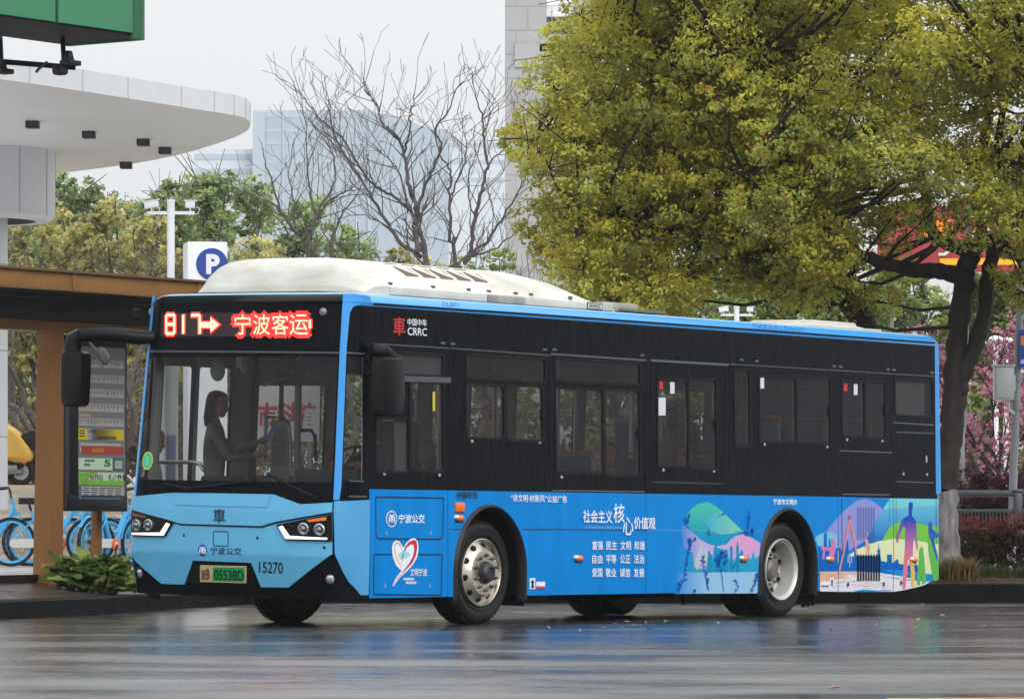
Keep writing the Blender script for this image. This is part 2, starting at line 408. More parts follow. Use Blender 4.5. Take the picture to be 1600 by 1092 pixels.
def win_loop(c4, grow=0., r=.03):
    c = [pick(*p) for p in c4]   # tl tr br bl
    q0 = (c[0][0] + c[3][0]) / 2 - grow; q1 = (c[1][0] + c[2][0]) / 2 + grow; z1 = (c[0][1] + c[1][1]) / 2 + grow; z0 = (c[2][1] + c[3][1]) / 2 - grow
    return rrect(q0, z0, q1, z1, r)
holes = [win_loop(c4) for _, ps in WIN for c4 in ps]
mir = lambda q: 2 * QMID - q
n_t, n_b = pick(528, 557), pick(519, 754)
scr = [n_t, n_b, (mir(n_b[0]), n_b[1]), (mir(n_t[0]), n_t[1])]
zlo = n_b[1]; ztop = n_t[1]
quarter = PK([(543, 558), (566, 558), (564, 750), (535, 751)])
quarter_far = [(mir(q), z) for q, z in quarter]
FARW = [(.52, .98, .48, 2.3), (1.06, 1.55, .48, 2.3), (1.95, 3.0, 1.32, 2.3), (3.15, 4.5, 1.32, 2.3), (4.72, 5.28, .48, 2.3), (5.36, 5.92, .48, 2.3), (6.15, 7.2, 1.32, 2.3), (7.4, 8.5, 1.45, 2.3), (8.65, 9.7, 1.45, 2.3)]
far_holes = [rrect(far(b), z0, far(a), z1, .03) for a, b, z0, z1 in FARW]
zf0 = min(.24, ZB - .004)
outer = skirt + [(QR, zt), (far(QR), zt)] + fsk + [(QF + .2, zf0), (QC - .2, zf0)]
mb = MB(); drape(mb, outer, 0, 0, holes + [scr, quarter, quarter_far] + far_holes)
shell = mb.build('body_shell', [mBLACK], bus, sharp=60, clean=False)
# inner lining (seen through the glass)
mb = MB()
lin = [(.9, 1.22), (.9, 2.6), (10.3, 2.6), (10.3, 1.22)]
drape(mb, [(q, z) for q, z in lin], -.035, 0, [[(q, z) for q, z in h] for h in holes if min(p[0] for p in h) > .95 and max(p[0] for p in h) < 10.2])
drape(mb, [(far(q), z) for q, z in ((1.0, 1.22), (1.0, 2.6), (10.3, 2.6), (10.3, 1.22))][::-1], -.035, 0, [h for h in far_holes if max(p[0] for p in h) < far(1.03)])
mb.build('inner_lining', [mat('lining', S(170, 170, 170), .6)], bus, sharp=60, clean=False)
# rear corner and rear wall
rb = [(QR, .47), (10.62, .50), (10.62, 2.84), (QR, 2.84)]
mb = MB()
def rear_ring(z, m=0): return [(QR, 0), (10.55, .015), (10.585, .05), (10.6, .12), (10.6, WID - .12), (10.585, WID - .05), (10.55, WID - .015), (QR, WID)]
zs = [ZR, 1.21, 1.5, 2.84]
for i in range(3):
    rg = []
    for z in (zs[i], zs[i + 1]):
        tum = max(0, z - .6) * .031
        rg.append([Vector((s, t + tum * (1 - t / 1.25), z)) for s, t in rear_ring(z)])
    n = len(rg[0])
    for j in range(n - 1): mb.add([rg[0][j], rg[0][j + 1], rg[1][j + 1], rg[1][j]], [(0, 1, 2, 3)], 1 if i == 2 or 2 < j < 4 else 0)
mb.build('rear_panel', [mat('rear_corner_light', S(95, 160, 215, .85), .3, coat=.2), mat('rear_corner_blue', S(20, 120, 205, .9), .3, coat=.2)], bus, sharp=60)
# roof: rings following the body outline
mb = MB()
outline_q = [far(QR) + i * (QF - far(QR)) / 6 for i in range(7)] + [QF + i * FL / 40 for i in range(1, 41)] + [QC + i * (QR - QC) / 6 for i in range(1, 7)]
lev = [(0.004, 2.815), (.012, 2.85), (-.02, 2.885), (-.07, 2.915), (-.17, 2.935), (-.5, 2.95)]
ring = [[surf(q, 2.82, 0) for q in outline_q] for _ in lev]
cen = Vector((5.2, 1.25, 0)); rings = []
for inset, z in lev:
    r_ = []
    for q in outline_q:
        p = surf(q, 2.82, inset); p.z = z - .0; r_.append(p)
    # close round the rear
    a = r_[-1]; b = r_[0]; ins = -inset
    r_ += [Vector((10.56 - ins, .03 + a.y, z)), Vector((10.6 - ins, .2 + max(0, ins), z)), Vector((10.6 - ins, WID - .2 - max(0, ins), z)), Vector((10.56 - ins, b.y - .03, z))]
    rings.append(r_)
n = len(rings[0])
fr0, fr1 = pick(536, 470)[0], mir(pick(536, 470)[0])
for i in range(len(lev) - 1):
    for j in range(n):
        k = (j + 1) % n
        q = outline_q[j] if j < len(outline_q) else 99
        mm = 1 if (fr1 - .02 < q < fr0 - .03) and i < 3 else (2 if i >= 3 else 0)
        mb.add([rings[i][j], rings[i][k], rings[i + 1][k], rings[i + 1][j]], [(0, 1, 2, 3)], mm)
mb.add(rings[-1], [tuple(range(n))], 2)
mb.build('roof', [mEDGE, mHEAD, mat('roof_top', S(150, 190, 215, .8), .5)], bus, sharp=50)
# thin black drip rail under the roof edge
mb = MB(); mb.tube([surf(q, z, .006) for q, z in PK([(582, 475), (800, 489), (1000, 503), (1200, 517), (1380, 530), (1459, 536)])], .011, 6)
mb.build('drip_rail', [mRUB], bus)
# ---- blue side panels
mid = [pick(*p) for p in ((578, 764), (700, 766), (1009, 771), (1310, 776), (1397, 778), (1459, 779))]
def band_z(q):
    for a, b in zip(mid, mid[1:]):
        if q <= b[0]: break
    return a[1] + (b[1] - a[1]) * (q - a[0]) / (b[0] - a[0])
low = MB()
qd1 = pick(699, 850)[0]; qd2 = pick(1009, 850)[0]; qd3 = pick(1309, 850)[0]; qd4 = pick(1395, 850)[0]; qs = pick(577, 850)[0]
edges = [qs, qd1, qd2, qd3, qd4, QR]
def skirt_section(q0, q1):
    p = [(q, z) for q, z in skirt if q0 < q < q1]
    def zat(q):
        for a, b in zip(skirt, skirt[1:]):
            if a[0] <= q <= b[0] and b[0] > a[0]: return a[1] + (b[1] - a[1]) * (q - a[0]) / (b[0] - a[0])
        return ZR
    return [(q0, zat(q0))] + p + [(q1, zat(q1))]
side_panels = []
for i in range(5):
    q0, q1 = edges[i] + .004, edges[i + 1] - (.004 if i < 4 else 0)
    sec = skirt_section(q0, q1); top = [(q1, band_z(q1))] + [m_ for m_ in reversed(mid) if q0 < m_[0] < q1] + [(q0, band_z(q0))]
    mb = MB(); slab(mb, sec + top, .006, .01); side_panels.append(mb.build('side_panel', [mBLUE], bus, sharp=60, clean=False))
rear_strip = MB(); drape(rear_strip, PK([(1460, 537), (1466, 538), (1470, 770), (1462, 772)]), .004)
rear_strip.build('rear_pillar', [mEDGE], bus, clean=False)
# seams and hatches on panels
def ringline(mb, loop, wd, off, m=0):
    n = len(loop)
    cx = sum(p[0] for p in loop) / n; cz = sum(p[1] for p in loop) / n
    for i in range(n): drape(mb, stroke([loop[i], loop[(i + 1) % n]], wd), off, m)
def line(mb, px, wd, off, m=0): drape(mb, stroke(PK(px), wd), off, m)
mb = MB()
h1 = PK(P6((118, 165), (600, 172), (595, 440), (575, 465), (135, 460), (120, 440))); h2 = PK(P6((105, 572), (590, 574), (582, 862), (103, 856)))
for h in (h1, h2): ringline(mb, h, .012, .009)
for a in P6((195, 422), (510, 422), (185, 796), (502, 796)):
    q, z = pick(*a); drape(mb, ellipse(q, z, .016, .018, 10), .0105, 1)
line(mb, P6((640, 392), (745, 394)), .006, .009); line(mb, P6((1160, 394), (1365, 395)), .006, .009)
line(mb, P7((0, 345), (680, 352)), .006, .009); line(mb, P7((680, 352), (1400, 356)), .006, .009, 1)
mb.build('service_hatch', [mSEAM, mat('hatch_bolt', S(120, 150, 170), .4)], side_panels[0], clean=False)
mb = MB()
line(mb, [(1314, 778), (1314, 924)], .012, .009); line(mb, [(1399, 780), (1398, 918)], .008, .009); line(mb, P8((1046, 160), (1044, 640)), .010, .009)
line(mb, P8((755, 160), (755, 300)), .006, .009)
mb.build('panel_seam', [mSEAM], bus, clean=False)
# black band joints
mb = MB()
line(mb, [(582, 537), (701, 544)], .010, .004, 1); line(mb, [(703, 544), (858, 555)], .010, .004, 1); line(mb, [(860, 553), (1010, 563)], .016, .004, 1)
line(mb, [(1016, 563), (1138, 570)], .022, .006, 1); line(mb, [(1140, 569), (1180, 571)], .008, .004, 1); line(mb, [(1180, 571), (1459, 588)], .008, .004, 1)
for x, y0, y1 in ((702, 486, 764), (859, 497, 766), (1009, 507, 770), (1140, 516, 772), (1180, 519, 773), (1309, 527, 776), (1394, 533, 777)): line(mb, [(x, y0), (x, y1)], .006, .004, 0)
line(mb, [(1018, 566), (1015, 750), (1130, 755), (1136, 572)], .012, .005, 0)
line(mb, [(1311, 704), (1393, 707)], .012, .004, 1); line(mb, [(1395, 660), (1459, 664)], .012, .004, 1)
line(mb, [(1400, 675), (1459, 677)], .010, .004, 1); line(mb, [(1400, 752), (1459, 754)], .010, .004, 1)
line(mb, [(862, 766), (1006, 768)], .012, .006, 1); line(mb, [(1018, 753), (1130, 756)], .006, .004, 1); line(mb, P8((460, 127), (760, 132)), .012, .006, 1)
for x, y in ((737, 689), (843, 691), (877, 745), (1036, 734), (1115, 736), (1194, 694), (1292, 698), (1323, 687), (1378, 689), (600, 740), (686, 742), (1411, 740), (1448, 741)):
    q, z = pick(x, y); drape(mb, ellipse(q, z, .022, .014, 10), .006, 2)
q, z = pick(1447, 717); drape(mb, ellipse(q, z, .02, .04, 12), .006, 2)
for x, y in ((692, 536), (707, 537), (851, 546), (866, 546), (1003, 555), (1158, 562), (1182, 564), (1303, 572), (1313, 573), (1387, 577), (1396, 578), (1456, 582)):
    q, z = pick(x, y); drape(mb, rrect(q - .035, z - .009, q + .035, z + .009, .004, 1), .005, 3)
mb.build('band_trim', [mRUB, mSEAML, mat('latch', S(165, 168, 172), .35), mat('rivet_tag', S(92, 96, 104), .4)], bus, clean=False)
# ---- windows
for nm, ps in WIN:
    f = MB()
    for c4 in ps: slab(f, win_loop(c4, .022, .045), .006, .012, 0, [win_loop(c4, -.002, .03)])
    if nm == 'driver': line(f, [(640, 595), (640, 738)], .03, .010); line(f, [(600, 591), (703, 594)], .05, .012, 1)
    fo = f.build('window', [mRUB, mat('sill_trim', S(58, 60, 66), .3, spec=.7)], bus, clean=False)
    for i, c4 in enumerate(ps):
        g = MB(); drape(g, win_loop(c4, 0, .03), -.006); g.build('window_pane', [mGSIDE], fo, clean=False)
    if nm in 'abcef' :
        h = MB(); q, z = pick(ps[-1][1][0] - 1, (ps[-1][1][1] + ps[-1][2][1]) / 2); h.box(surf(q, z, .012), (.035, .02, .09), 0, bev=.006); h.build('window_handle', [mRUB], fo)
for h in far_holes:
    f = MB(); slab(f, [(p[0], p[1]) for p in h][::1], -.006, .004); f.build('window_pane', [glass('kerb_side_glass', (.95, .95, .95, 1), .03, .5)], bus, clean=False)
wsc = MB(); drape(wsc, scr, -.008); wo = wsc.build('windscreen', [mGSCR], bus, clean=False)
for i_, q4 in enumerate((quarter, quarter_far)):
    g = MB(); drape(g, q4, -.008); g.build('quarter_glass', [mGSCR], bus, clean=False)
g = MB(); line(g, [(566, 558), (564, 750)], .018, .006); line(g, [(545, 775), (572, 776)], .014, .006); line(g, [(545, 751), (568, 752)], .012, .006); g.build('quarter_trim', [mSEAML], bus, clean=False)
# stickers in the panes
mb = MB()
for x0, y0, x1, y1, m_ in ((1030, 596, 1036, 608, 1), (1047, 597, 1054, 615, 0), (1029, 621, 1040, 649, 0), (1188, 590, 1194, 607, 0), (1318, 599, 1324, 611, 1), (1334, 600, 1340, 617, 0)):
    c = PK(box4(x0, y0, x1, y1)); drape(mb, c, .0, m_)
for x0, y0, x1, y1, m_ in ((676, 612, 680, 642, 2),): drape(mb, PK(box4(x0, y0, x1, y1)), 0., m_)
mb.build('window_sticker', [mat('sticker_white', S(206, 208, 212), .5), mat('sticker_red', S(190, 40, 44), .5), mat('sticker_yellow', S(190, 180, 40), .5)], bus, clean=False)
# ---- front: pillars, header, lower panels
pil = [(536, 459), (556, 459.5), (577, 463), (579, 474), (560, 476), (551, 480), (546, 490), (541, 549), (533, 760), (530, 781), (521, 781), (522, 760), (531, 549)]
pq = PK(pil)
for q_ in (pq, [(mir(q), z) for q, z in pq]):
    mb = MB(); slab(mb, q_, .010, .016); mb.build('front_pillar', [mEDGE], bus, sharp=60, clean=False)
mb = MB()
line(mb, P4((92, 392), (1165, 402)), .010, .004); line(mb, [(231, 550), (530, 552)], .006, .004)
line(mb, [(541, 551), (570, 553)], .012, .004)
mb.build('header_joint', [mSEAML], bus, clean=False)
lowp = P5((60, 150), (165, 166), (210, 166), (318, 116), (620, 120), (930, 126), (1092, 186), (1288, 176), (1286, 488), (1022, 690), (855, 688), (795, 540), (440, 526), (388, 672), (250, 668), (48, 440))
lq = PK(lowp)
hl_r = PK(P5((955, 310), (1284, 248), (1286, 410), (1012, 402))); hl_l = [(mir(q), z) for q, z in reversed(hl_r)]
fp = MB(); slab(fp, lq, .014, .02); fpo = fp.build('front_panel', [mFBLUE], bus, sharp=60, clean=False)
hood = PK(P5((62, 153), (165, 169), (211, 169), (319, 119), (620, 123), (929, 129), (1091, 189), (1286, 179), (1286, 234), (950, 292), (860, 318), (370, 303), (284, 276), (59, 203)))
hp = MB(); slab(hp, hood, .030, .02); hpo = hp.build('hood_panel', [mFBLUE], bus, sharp=60, clean=False)
crease = MB(); slab(crease, PK(P5((325, 122), (620, 126), (925, 132), (900, 205), (620, 200), (345, 190))), .036, .01); crease.build('hood_ridge', [mFBLUE], hpo, sharp=60, clean=False)
mb = MB(); line(mb, P5((57, 208), (284, 281), (370, 309), (860, 324), (950, 298), (1286, 240)), .014, .018); mb.build('hood_gap', [mSEAM], fpo, clean=False)
corner = P5((1295, 168), (1508, 158), (1500, 738), (1452, 738), (1385, 662), (1345, 590), (1300, 484))
cq = PK(corner)
for q_ in (cq, [(mir(q), z) for q, z in cq]):
    mb = MB(); slab(mb, q_, .010, .014); mb.build('corner_panel', [mat('corner_blue', S(80, 165, 220, .85), .28, coat=.3)], bus, sharp=60, clean=False)
# panel screws, sensor cover
mb = MB()
for a in P5((387, 375), (835, 390), (58, 410), (1240, 450)): q, z = pick(*a); drape(mb, ellipse(q, z, .014, .014, 10), .017, 0)
ringline(mb, PK(P5((568, 350), (652, 352), (657, 360), (655, 440), (570, 438), (565, 430))), .008, .017)
mb.build('panel_screw', [mat('dark_screw', S(20, 40, 54), .5)], fpo, clean=False)
# headlights
mHL = mat('headlight_black', (.005, .005, .006, 1), .25, spec=.15); mLENS = mat('lens_silver', S(190, 195, 200), .12, metal=.8)
mDRL = mat('daytime_light', (1, .97, .92, 1), .4, emit=1.2)
def MR(px): return [(mir(q), z) for q, z in reversed(PK(px))]
def headlight(hole, drl, amber, c1, c2, rr, brown=False):
    f = MB(); slab(f, hole, .034, .02)
    h = f.build('headlight', [mHL], bus, clean=False)
    for c in (c1, c2):
        q, z = c; o = surf(q, z, .034); e = surf(q, z, .09) - o
        Mx = Matrix.Translation(o) @ e.to_track_quat('Z', 'Y').to_matrix().to_4x4()
        l = MB(); l.lathe([(rr, 0), (rr, .02), (rr * .86, .024), (rr * .80, .008), (rr * .62, .006)], 24, 0, Mx); l.lathe([(rr * .62, .008), (rr * .5, .03), (rr * .25, .045), (.001, .048)], 24, 1, Mx)
        l.build('headlight_lens', [mLENS, mat('projector_glass', S(70, 74, 80), .05, spec=.9, coat=1)], h)
    d = MB(); slab(d, drl, .046, .014); d.build('daytime_light', [mDRL], h, clean=False)
    a = MB(); slab(a, amber, .044, .012); a.build('indicator', [mORANGE if not brown else mat('indicator_brown', S(120, 62, 44), .3)], h, clean=False)
headlight(hl_r, PK(P5((974, 324), (994, 316), (1037, 378), (1262, 390), (1260, 401), (1016, 395))), PK(P5((1142, 282), (1258, 262), (1256, 284), (1160, 294))), pick(*P5((1125, 335))[0]), pick(*P5((1220, 340))[0]), .053)
headlight(hl_l, MR(P5((974, 324), (994, 316), (1037, 378), (1262, 390), (1260, 401), (1016, 395))), MR(P5((1142, 282), (1258, 262), (1256, 284), (1160, 294))), MR(P5((1125, 335)))[0], MR(P5((1220, 340)))[0], .053, True)
# fog lights
for c in (0, 1):
    q, z = pick(*P5((1275, 640))[0]); q = mir(q) + .05 if c else q; o = surf(q, z, -.005); e = surf(q, z, .06) - o; Mx = Matrix.Translation(o) @ e.to_track_quat('Z', 'Y').to_matrix().to_4x4()
    l = MB(); l.lathe([(.062, 0), (.062, .03), (.048, .034), (.045, .02)], 24, 0, Mx); l.lathe([(.045, .02), (.03, .032), (.001, .036)], 24, 1, Mx); l.build('fog_light', [mHL, mLENS], bus)
# plate, badges, numbers on the front
pl = MB(); slab(pl, PK(P5((483, 555), (765, 562), (763, 664), (483, 656))), .012, .02, 0); slab(pl, PK(P5((563, 566), (756, 570), (754, 656), (558, 650))), .014, .002, 1)
plo = pl.build('number_plate', [mat('plate_tan', S(196, 170, 128), .4, var=.1, vscale=20), mat('plate_green', S(20, 150, 84), .4, var=.1, vscale=12)], bus, clean=False)
t = MB(); bustext(t, '浙', *P5((490, 580), (520, 580), (520, 645), (490, 645)), .0165, 0, .02); bustext(t, 'B', *P5((524, 578), (543, 578), (543, 640), (524, 640)), .0165, 0, .02)
bustext(t, '05538D', *P5((572, 582), (750, 588), (750, 648), (572, 642)), .0165, 0, .03); t.build('plate_lettering', [mat('plate_ink', S(14, 24, 22), .5)], plo, clean=False)
t = MB(); bustext(t, '車', *P5((575, 214), (645, 216), (645, 300), (575, 298)), .034, 0, .035)
drape(t, PK(P5((579, 232), (641, 234), (641, 238), (579, 236))), .0345); drape(t, PK(P5((579, 282), (641, 284), (641, 288), (579, 286))), .0345)
t.build('badge', [mat('badge_dark', S(36, 66, 92), .3, metal=.3)], hpo, clean=False)
t = MB(); q, z = pick(*P5((500, 465))[0]); drape(t, ellipse(q, z, .052, .052), .016, 0)
bustext(t, '甬', *P5((484, 446), (522, 447), (520, 486), (482, 485)), .018, 1, .03)
bustext(t, '宁波公交', *P5((550, 446), (736, 450), (736, 492), (550, 488)), .016, 2, .035)
bustext(t, '15270', *P5((845, 533), (989, 537), (989, 606), (845, 598)), .016, 3, .03)
t.build('lettering', [mat('logo_blue', S(24, 84, 160), .4), mWHITE, mat('ink_navy', S(18, 44, 78), .5), mat('ink_dark', S(14, 28, 40), .5)], fpo, clean=False)
# dark front bumper insert detail
mb = MB(); slab(mb, PK(P5((446, 535), (792, 548), (848, 682), (395, 668))), .004, .004); mb.build('bumper_insert', [mHL], bus, clean=False)
# destination display
dd = PK(P4((205, 195), (985, 195), (985, 318), (205, 318)))
mb = MB(); slab(mb, dd, .004, .004); ddo = mb.build('destination_display', [mat('led_board', S(34, 6, 12), .3, spec=.4)], bus, clean=False)
mREDL = mat('led_halo_red', (1, .016, .014, 1), .5, emit=2.6); mHOT = mat('led_hot', (1, .50, .30, 1), .5, emit=1.3)
for off, bold, mm, nm_ in ((.006, .17, mREDL, 'led_glow'), (.008, .0, mHOT, 'led_characters')):  # wider red letters: halo of the lit sign, built as glowing shapes
    t = MB(); g = 9 if nm_ == 'led_glow' else 0
    def bt(s_, x0, y0, x1, y1): bustext(t, s_, *P4((x0 - g, y0 - g), (x1 + g, y0 - g), (x1 + g, y1 + g), (x0 - g, y1 + g)), off, 0, bold)
    k = 10 + (11 if nm_ == 'led_glow' else 0)
    def seg(*p): drape(t, stroke(PK(P4(*p)), k / 3.31 / 172 * 1.5), off, 0)
    seg((234, 206), (276, 206)); seg((234, 254), (276, 254)); seg((234, 303), (276, 303)); seg((234, 206), (234, 303)); seg((276, 206), (276, 303))
    seg((322, 204), (322, 304)); seg((362, 207), (407, 207)); seg((407, 207), (407, 304))
    drape(t, PK(P4((412, 242 - g / 2), (462, 242 - g / 2), (462, 218 - g), (508 + g, 256), (462, 296 + g), (462, 272 + g / 2), (412, 272 + g / 2))), off, 0)
    bt('宁', 586, 203, 672, 308); bt('波', 682, 203, 770, 308); bt('客', 780, 203, 866, 308); bt('运', 872, 203, 966, 308); seg((976, 230), (976, 276))
    t.build(nm_, [mm], ddo, clean=False)
for c in P4((160, 190), (1045, 190)):
    q, z = pick(*c); l = MB(); o = surf(q, z, 0); e = surf(q, z, .05) - o; Mx = Matrix.Translation(o) @ e.to_track_quat('Z', 'Y').to_matrix().to_4x4()
    l.lathe([(.035, 0), (.035, .015), (.02, .03), (.001, .034)], 18, 0, Mx); l.build('marker_lamp', [mat('marker_grey', S(120, 112, 110), .2, coat=.6)], bus)
# windscreen sticker ring, wipers
mb = MB(); c = (mir(n_b[0]) + .12, pick(400, 722)[1]); drape(mb, ellipse(c[0], c[1], .075, .082), .003, 0); drape(mb, ellipse(c[0], c[1], .06, .066), .005, 1); drape(mb, rrect(c[0] - .03, c[1] - .045, c[0] + .03, c[1] + .04, .02), .007, 2)
mb.build('inspection_sticker', [mat('st_yel', S(186, 196, 60), .5), mat('st_teal', S(60, 180, 150), .5), mat('st_teal2', S(90, 196, 140), .5)], bus, clean=False)
for a, b, c in (((262, 757), (300, 764), (398, 752)), ((425, 742), (455, 758), (497, 778))):
    mb = MB(); p = [surf(*pick(*x), .05) for x in (a, b, c)]; mb.tube([p[0], p[1]], .014, 6); mb.tube([p[1] + Vector((0, 0, 0)), p[2]], .012, 6); q_, z_ = pick(*c)
    mb.tube([surf(q_, z_, 0), surf(q_, z_, .06)], .02, 8); mb.build('wiper', [mRUB], bus)
# ---- wheels
def wheel(s, t, zc, front, near):
    ax = -1 if near else 1
    M = Matrix.Translation((s, t, zc)) @ Matrix.Rotation(R(90) if near else R(-90), 4, 'X')   # local +z points outward
    wo = bpy.data.objects.new('wheel', None); COL.objects.link(wo); wo.parent = bus
    ty = MB(); Rt = .478
    ty.lathe([(.298, -.02), (.33, .0), (.38, .012), (.42, .012), (.447, .0), (.468, -.03), (Rt, -.06), (Rt, -.10), (Rt - .012, -.103), (Rt - .012, -.113), (Rt, -.116), (Rt, -.16), (Rt - .012, -.163), (Rt - .012, -.175), (Rt, -.178), (Rt, -.24), (.46, -.27), (.40, -.29), (.29, -.28)], 56, 0, M)
    for rr_ in (.345, .405): ty.lathe([(rr_ - .006, .009), (rr_ - .003, .016), (rr_ + .003, .016), (rr_ + .006, .009)], 56, 0, M)
    for k in range(60):          # tread shoulder lugs
        a = 2 * math.pi * k / 60; ca, sa = math.cos(a), math.sin(a)
        ty.box(M @ Vector((.470 * ca, .470 * sa, -.05)), (.016, .016, .05), 0, M.to_3x3() @ Matrix.Rotation(a, 3, 'Z'))
    ty.build('tyre', [mTYRE], wo)
    rm = MB()
    if front:
        rm.lathe([(.305, -.03), (.308, .012), (.300, .016), (.292, .004), (.286, -.02), (.255, -.012), (.215, .035), (.205, .045), (.16, .048), (.15, .046), (.105, .046)], 56, 0, M)
        for k in range(10):
            a = 2 * math.pi * (k + .3) / 10; c = M @ Vector((.252 * math.cos(a), .252 * math.sin(a), .003))
            h = M.to_3x3() @ Matrix.Rotation(a, 3, 'Z') @ Matrix.Rotation(R(42), 3, 'Y')
            rm.lathe([(.001, .006), (.026, .006), (.029, .000)], 14, 1, Matrix.Translation(c) @ h.to_4x4())
        rm.build('rim', [mALU, mRUB], wo)
        hb = MB(); hb.lathe([(.108, .03), (.106, .06), (.09, .062), (.085, .10), (.07, .115), (.055, .118), (.05, .10), (.001, .10)], 32, 0, M)
        for k in range(10):
            a = 2 * math.pi * (k + .5) / 10; hb.lathe([(.021, .045), (.021, .055), (.015, .057), (.015, .08), (.011, .088), (.001, .09)], 8, 1, M @ Matrix.Translation((.158 * math.cos(a), .158 * math.sin(a), 0)))
        for k in range(8):
            a = 2 * math.pi * k / 8; hb.lathe([(.008, .06), (.008, .07), (.001, .072)], 6, 1, M @ Matrix.Translation((.097 * math.cos(a), .097 * math.sin(a), 0)))
        hb.build('hub', [mat('hub_dark', S(70, 70, 72), .4, metal=.6), mat('wheel_nut', S(120, 120, 122), .3, metal=.8)], wo)
    else:
        rm.lathe([(.305, -.03), (.310, .012), (.302, .018), (.292, .0), (.270, -.012), (.262, -.05), (.252, -.16), (.235, -.175), (.19, -.15), (.14, -.135), (.12, -.135)], 56, 0, M)
        for k in range(8):
            a = 2 * math.pi * (k + .4) / 8; c = M @ Vector((.212 * math.cos(a), .212 * math.sin(a), -.158))
            h = M.to_3x3() @ Matrix.Rotation(a, 3, 'Z') @ Matrix.Rotation(R(-28), 3, 'Y')
            rm.lathe([(.001, .014), (.030, .014), (.034, .004)], 14, 1, Matrix.Translation(c) @ h.to_4x4())
        rm.build('rim', [mSILV, mRUB], wo)
        hb = MB(); hb.lathe([(.105, -.14), (.10, -.10), (.085, -.09), (.07, -.075), (.001, -.07)], 32, 0, M)
        for k in range(10):
            a = 2 * math.pi * (k + .5) / 10; hb.lathe([(.016, -.14), (.016, -.125), (.012, -.12), (.010, -.105), (.001, -.10)], 8, 0, M @ Matrix.Translation((.15 * math.cos(a), .15 * math.sin(a), 0)))
        hb.build('hub', [mat('hub_grey', S(120, 116, 108), .5, metal=.4, var=.2)], wo)
    return wo
wheel(2.265, .075, .472, True, True); wheel(7.44, .06, .472, False, True)
wheel(2.265, WID - .075, .425, True, False); wheel(7.44, WID - .06, .425, False, False)
# second tyre of the rear twins, axles, underside
for t, zc in ((.43, .465), (WID - .43, .43)):
    mb = MB(); mb.lathe([(.25, -.14), (.42, -.14), (.47, -.10), (.47, .10), (.42, .14), (.25, .14)], 40, 0, Matrix.Translation((7.44, t, zc)) @ Matrix.Rotation(R(90), 4, 'X')); mb.build('inner_tyre', [mTYRE], bus)
mb = MB()
mb.box((5.3, 1.25, .34), (10.0, 1.5, .16)); mb.box((4.8, 1.25, .33), (3.9, 2.36, .12)); mb.box((.95, 1.25, .33), (1.1, 2.2, .12)); mb.box((9.2, 1.25, .52), (2.4, 2.36, .12))
for s_ in (2.265, 7.44): mb.tube([(s_, .2, .45), (s_, WID - .2, .43)], .07, 8)
mb.box((4.75, .62, .24), (.5, .5, .12)); mb.box((5.7, .55, .25), (.7, .25, .1)); mb.tube([(6.0, .3, .28), (6.02, .3, .13)], .02, 6)
mb.build('chassis', [mUND], bus)
# wheel arches: trim ring and well
for c_, r_ in ARC:
    for nr in (True, False):
        rg = MB(); o_ = arch_pts(c_, r_ + .015, ZB - .04, .615); i_ = arch_pts(c_, r_ - .04, ZB - .04, .565); n = len(o_)
        f = (lambda q: q) if nr else far
        for k in range(n - 1):
            P = [surf(f(o_[k][0]), o_[k][1], .004), surf(f(o_[k + 1][0]), o_[k + 1][1], .004), surf(f((o_[k + 1][0] + i_[k + 1][0]) / 2), (o_[k + 1][1] + i_[k + 1][1]) / 2, .035), surf(f((o_[k][0] + i_[k][0]) / 2), (o_[k][1] + i_[k][1]) / 2, .035),
                 surf(f(i_[k + 1][0]), i_[k + 1][1], .015), surf(f(i_[k][0]), i_[k][1], .015), surf(f(i_[k + 1][0]), i_[k + 1][1], -.06), surf(f(i_[k][0]), i_[k][1], -.06)]
            rg.add(P, [(0, 1, 2, 3), (3, 2, 4, 5), (5, 4, 6, 7)])
        rg.build('wheel_arch', [mat('arch_plastic', (.010, .010, .012, 1), .4, spec=.25)], bus, sharp=70)
        wl = MB(); w_ = arch_pts(c_, r_ - .01, .30, .59, n=14); y0, y1 = (.01, .62) if nr else (WID - .62, WID - .01)
        for k in range(len(w_) - 1): wl.add([(w_[k][0], y0, w_[k][1]), (w_[k + 1][0], y0, w_[k + 1][1]), (w_[k + 1][0], y1, w_[k + 1][1]), (w_[k][0], y1, w_[k][1])], [(0, 1, 2, 3)])
        yy = y1 if nr else y0
        wl.add([(a, yy, b) for a, b in w_], [tuple(range(len(w_)))]); wl.build('wheel_well', [mUND], bus, clean=False)
mf = MB(); mf.box((2.92, .25, .33), (.02, .4, .34), 0, bev=.005); mf.build('mud_flap', [mRUB], bus)
mf = MB(); mf.box((8.10, .25, .33), (.02, .4, .34), 0, bev=.005)
for k in range(7): mf.box((8.10, .08 + .055 * k, .14), (.015, .04, .07 + .02 * (k % 3)))
mf.build('mud_flap', [mRUB], bus)
# ---- side marker lamps
for (x, y, sz) in [(*P6((712, 238))[0], 1), (*P6((710, 315))[0], 0), (*P7((250, 528))[0], 0), (*P7((1282, 530))[0], 0), (*P8((382, 534))[0], 0), (*P8((905, 537))[0], 0)]:
    q, z = pick(x, y); m_ = MB()
    if sz: m_.box(surf(q, z, .012), (.14, .03, .088), 0, bev=.012)
    else:
        m_.ball(surf(q + .01, z, .006), (.075, .03, .033), 14, 0); m_.ball(surf(q - .045, z + .008, .012), (.035, .028, .022), 10, 1)
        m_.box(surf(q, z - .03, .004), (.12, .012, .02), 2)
    m_.build('side_marker', [mORANGE, mat('lamp_clear', S(220, 214, 210), .2), mat('marker_shadow_base', S(10, 20, 40), .6)], bus)
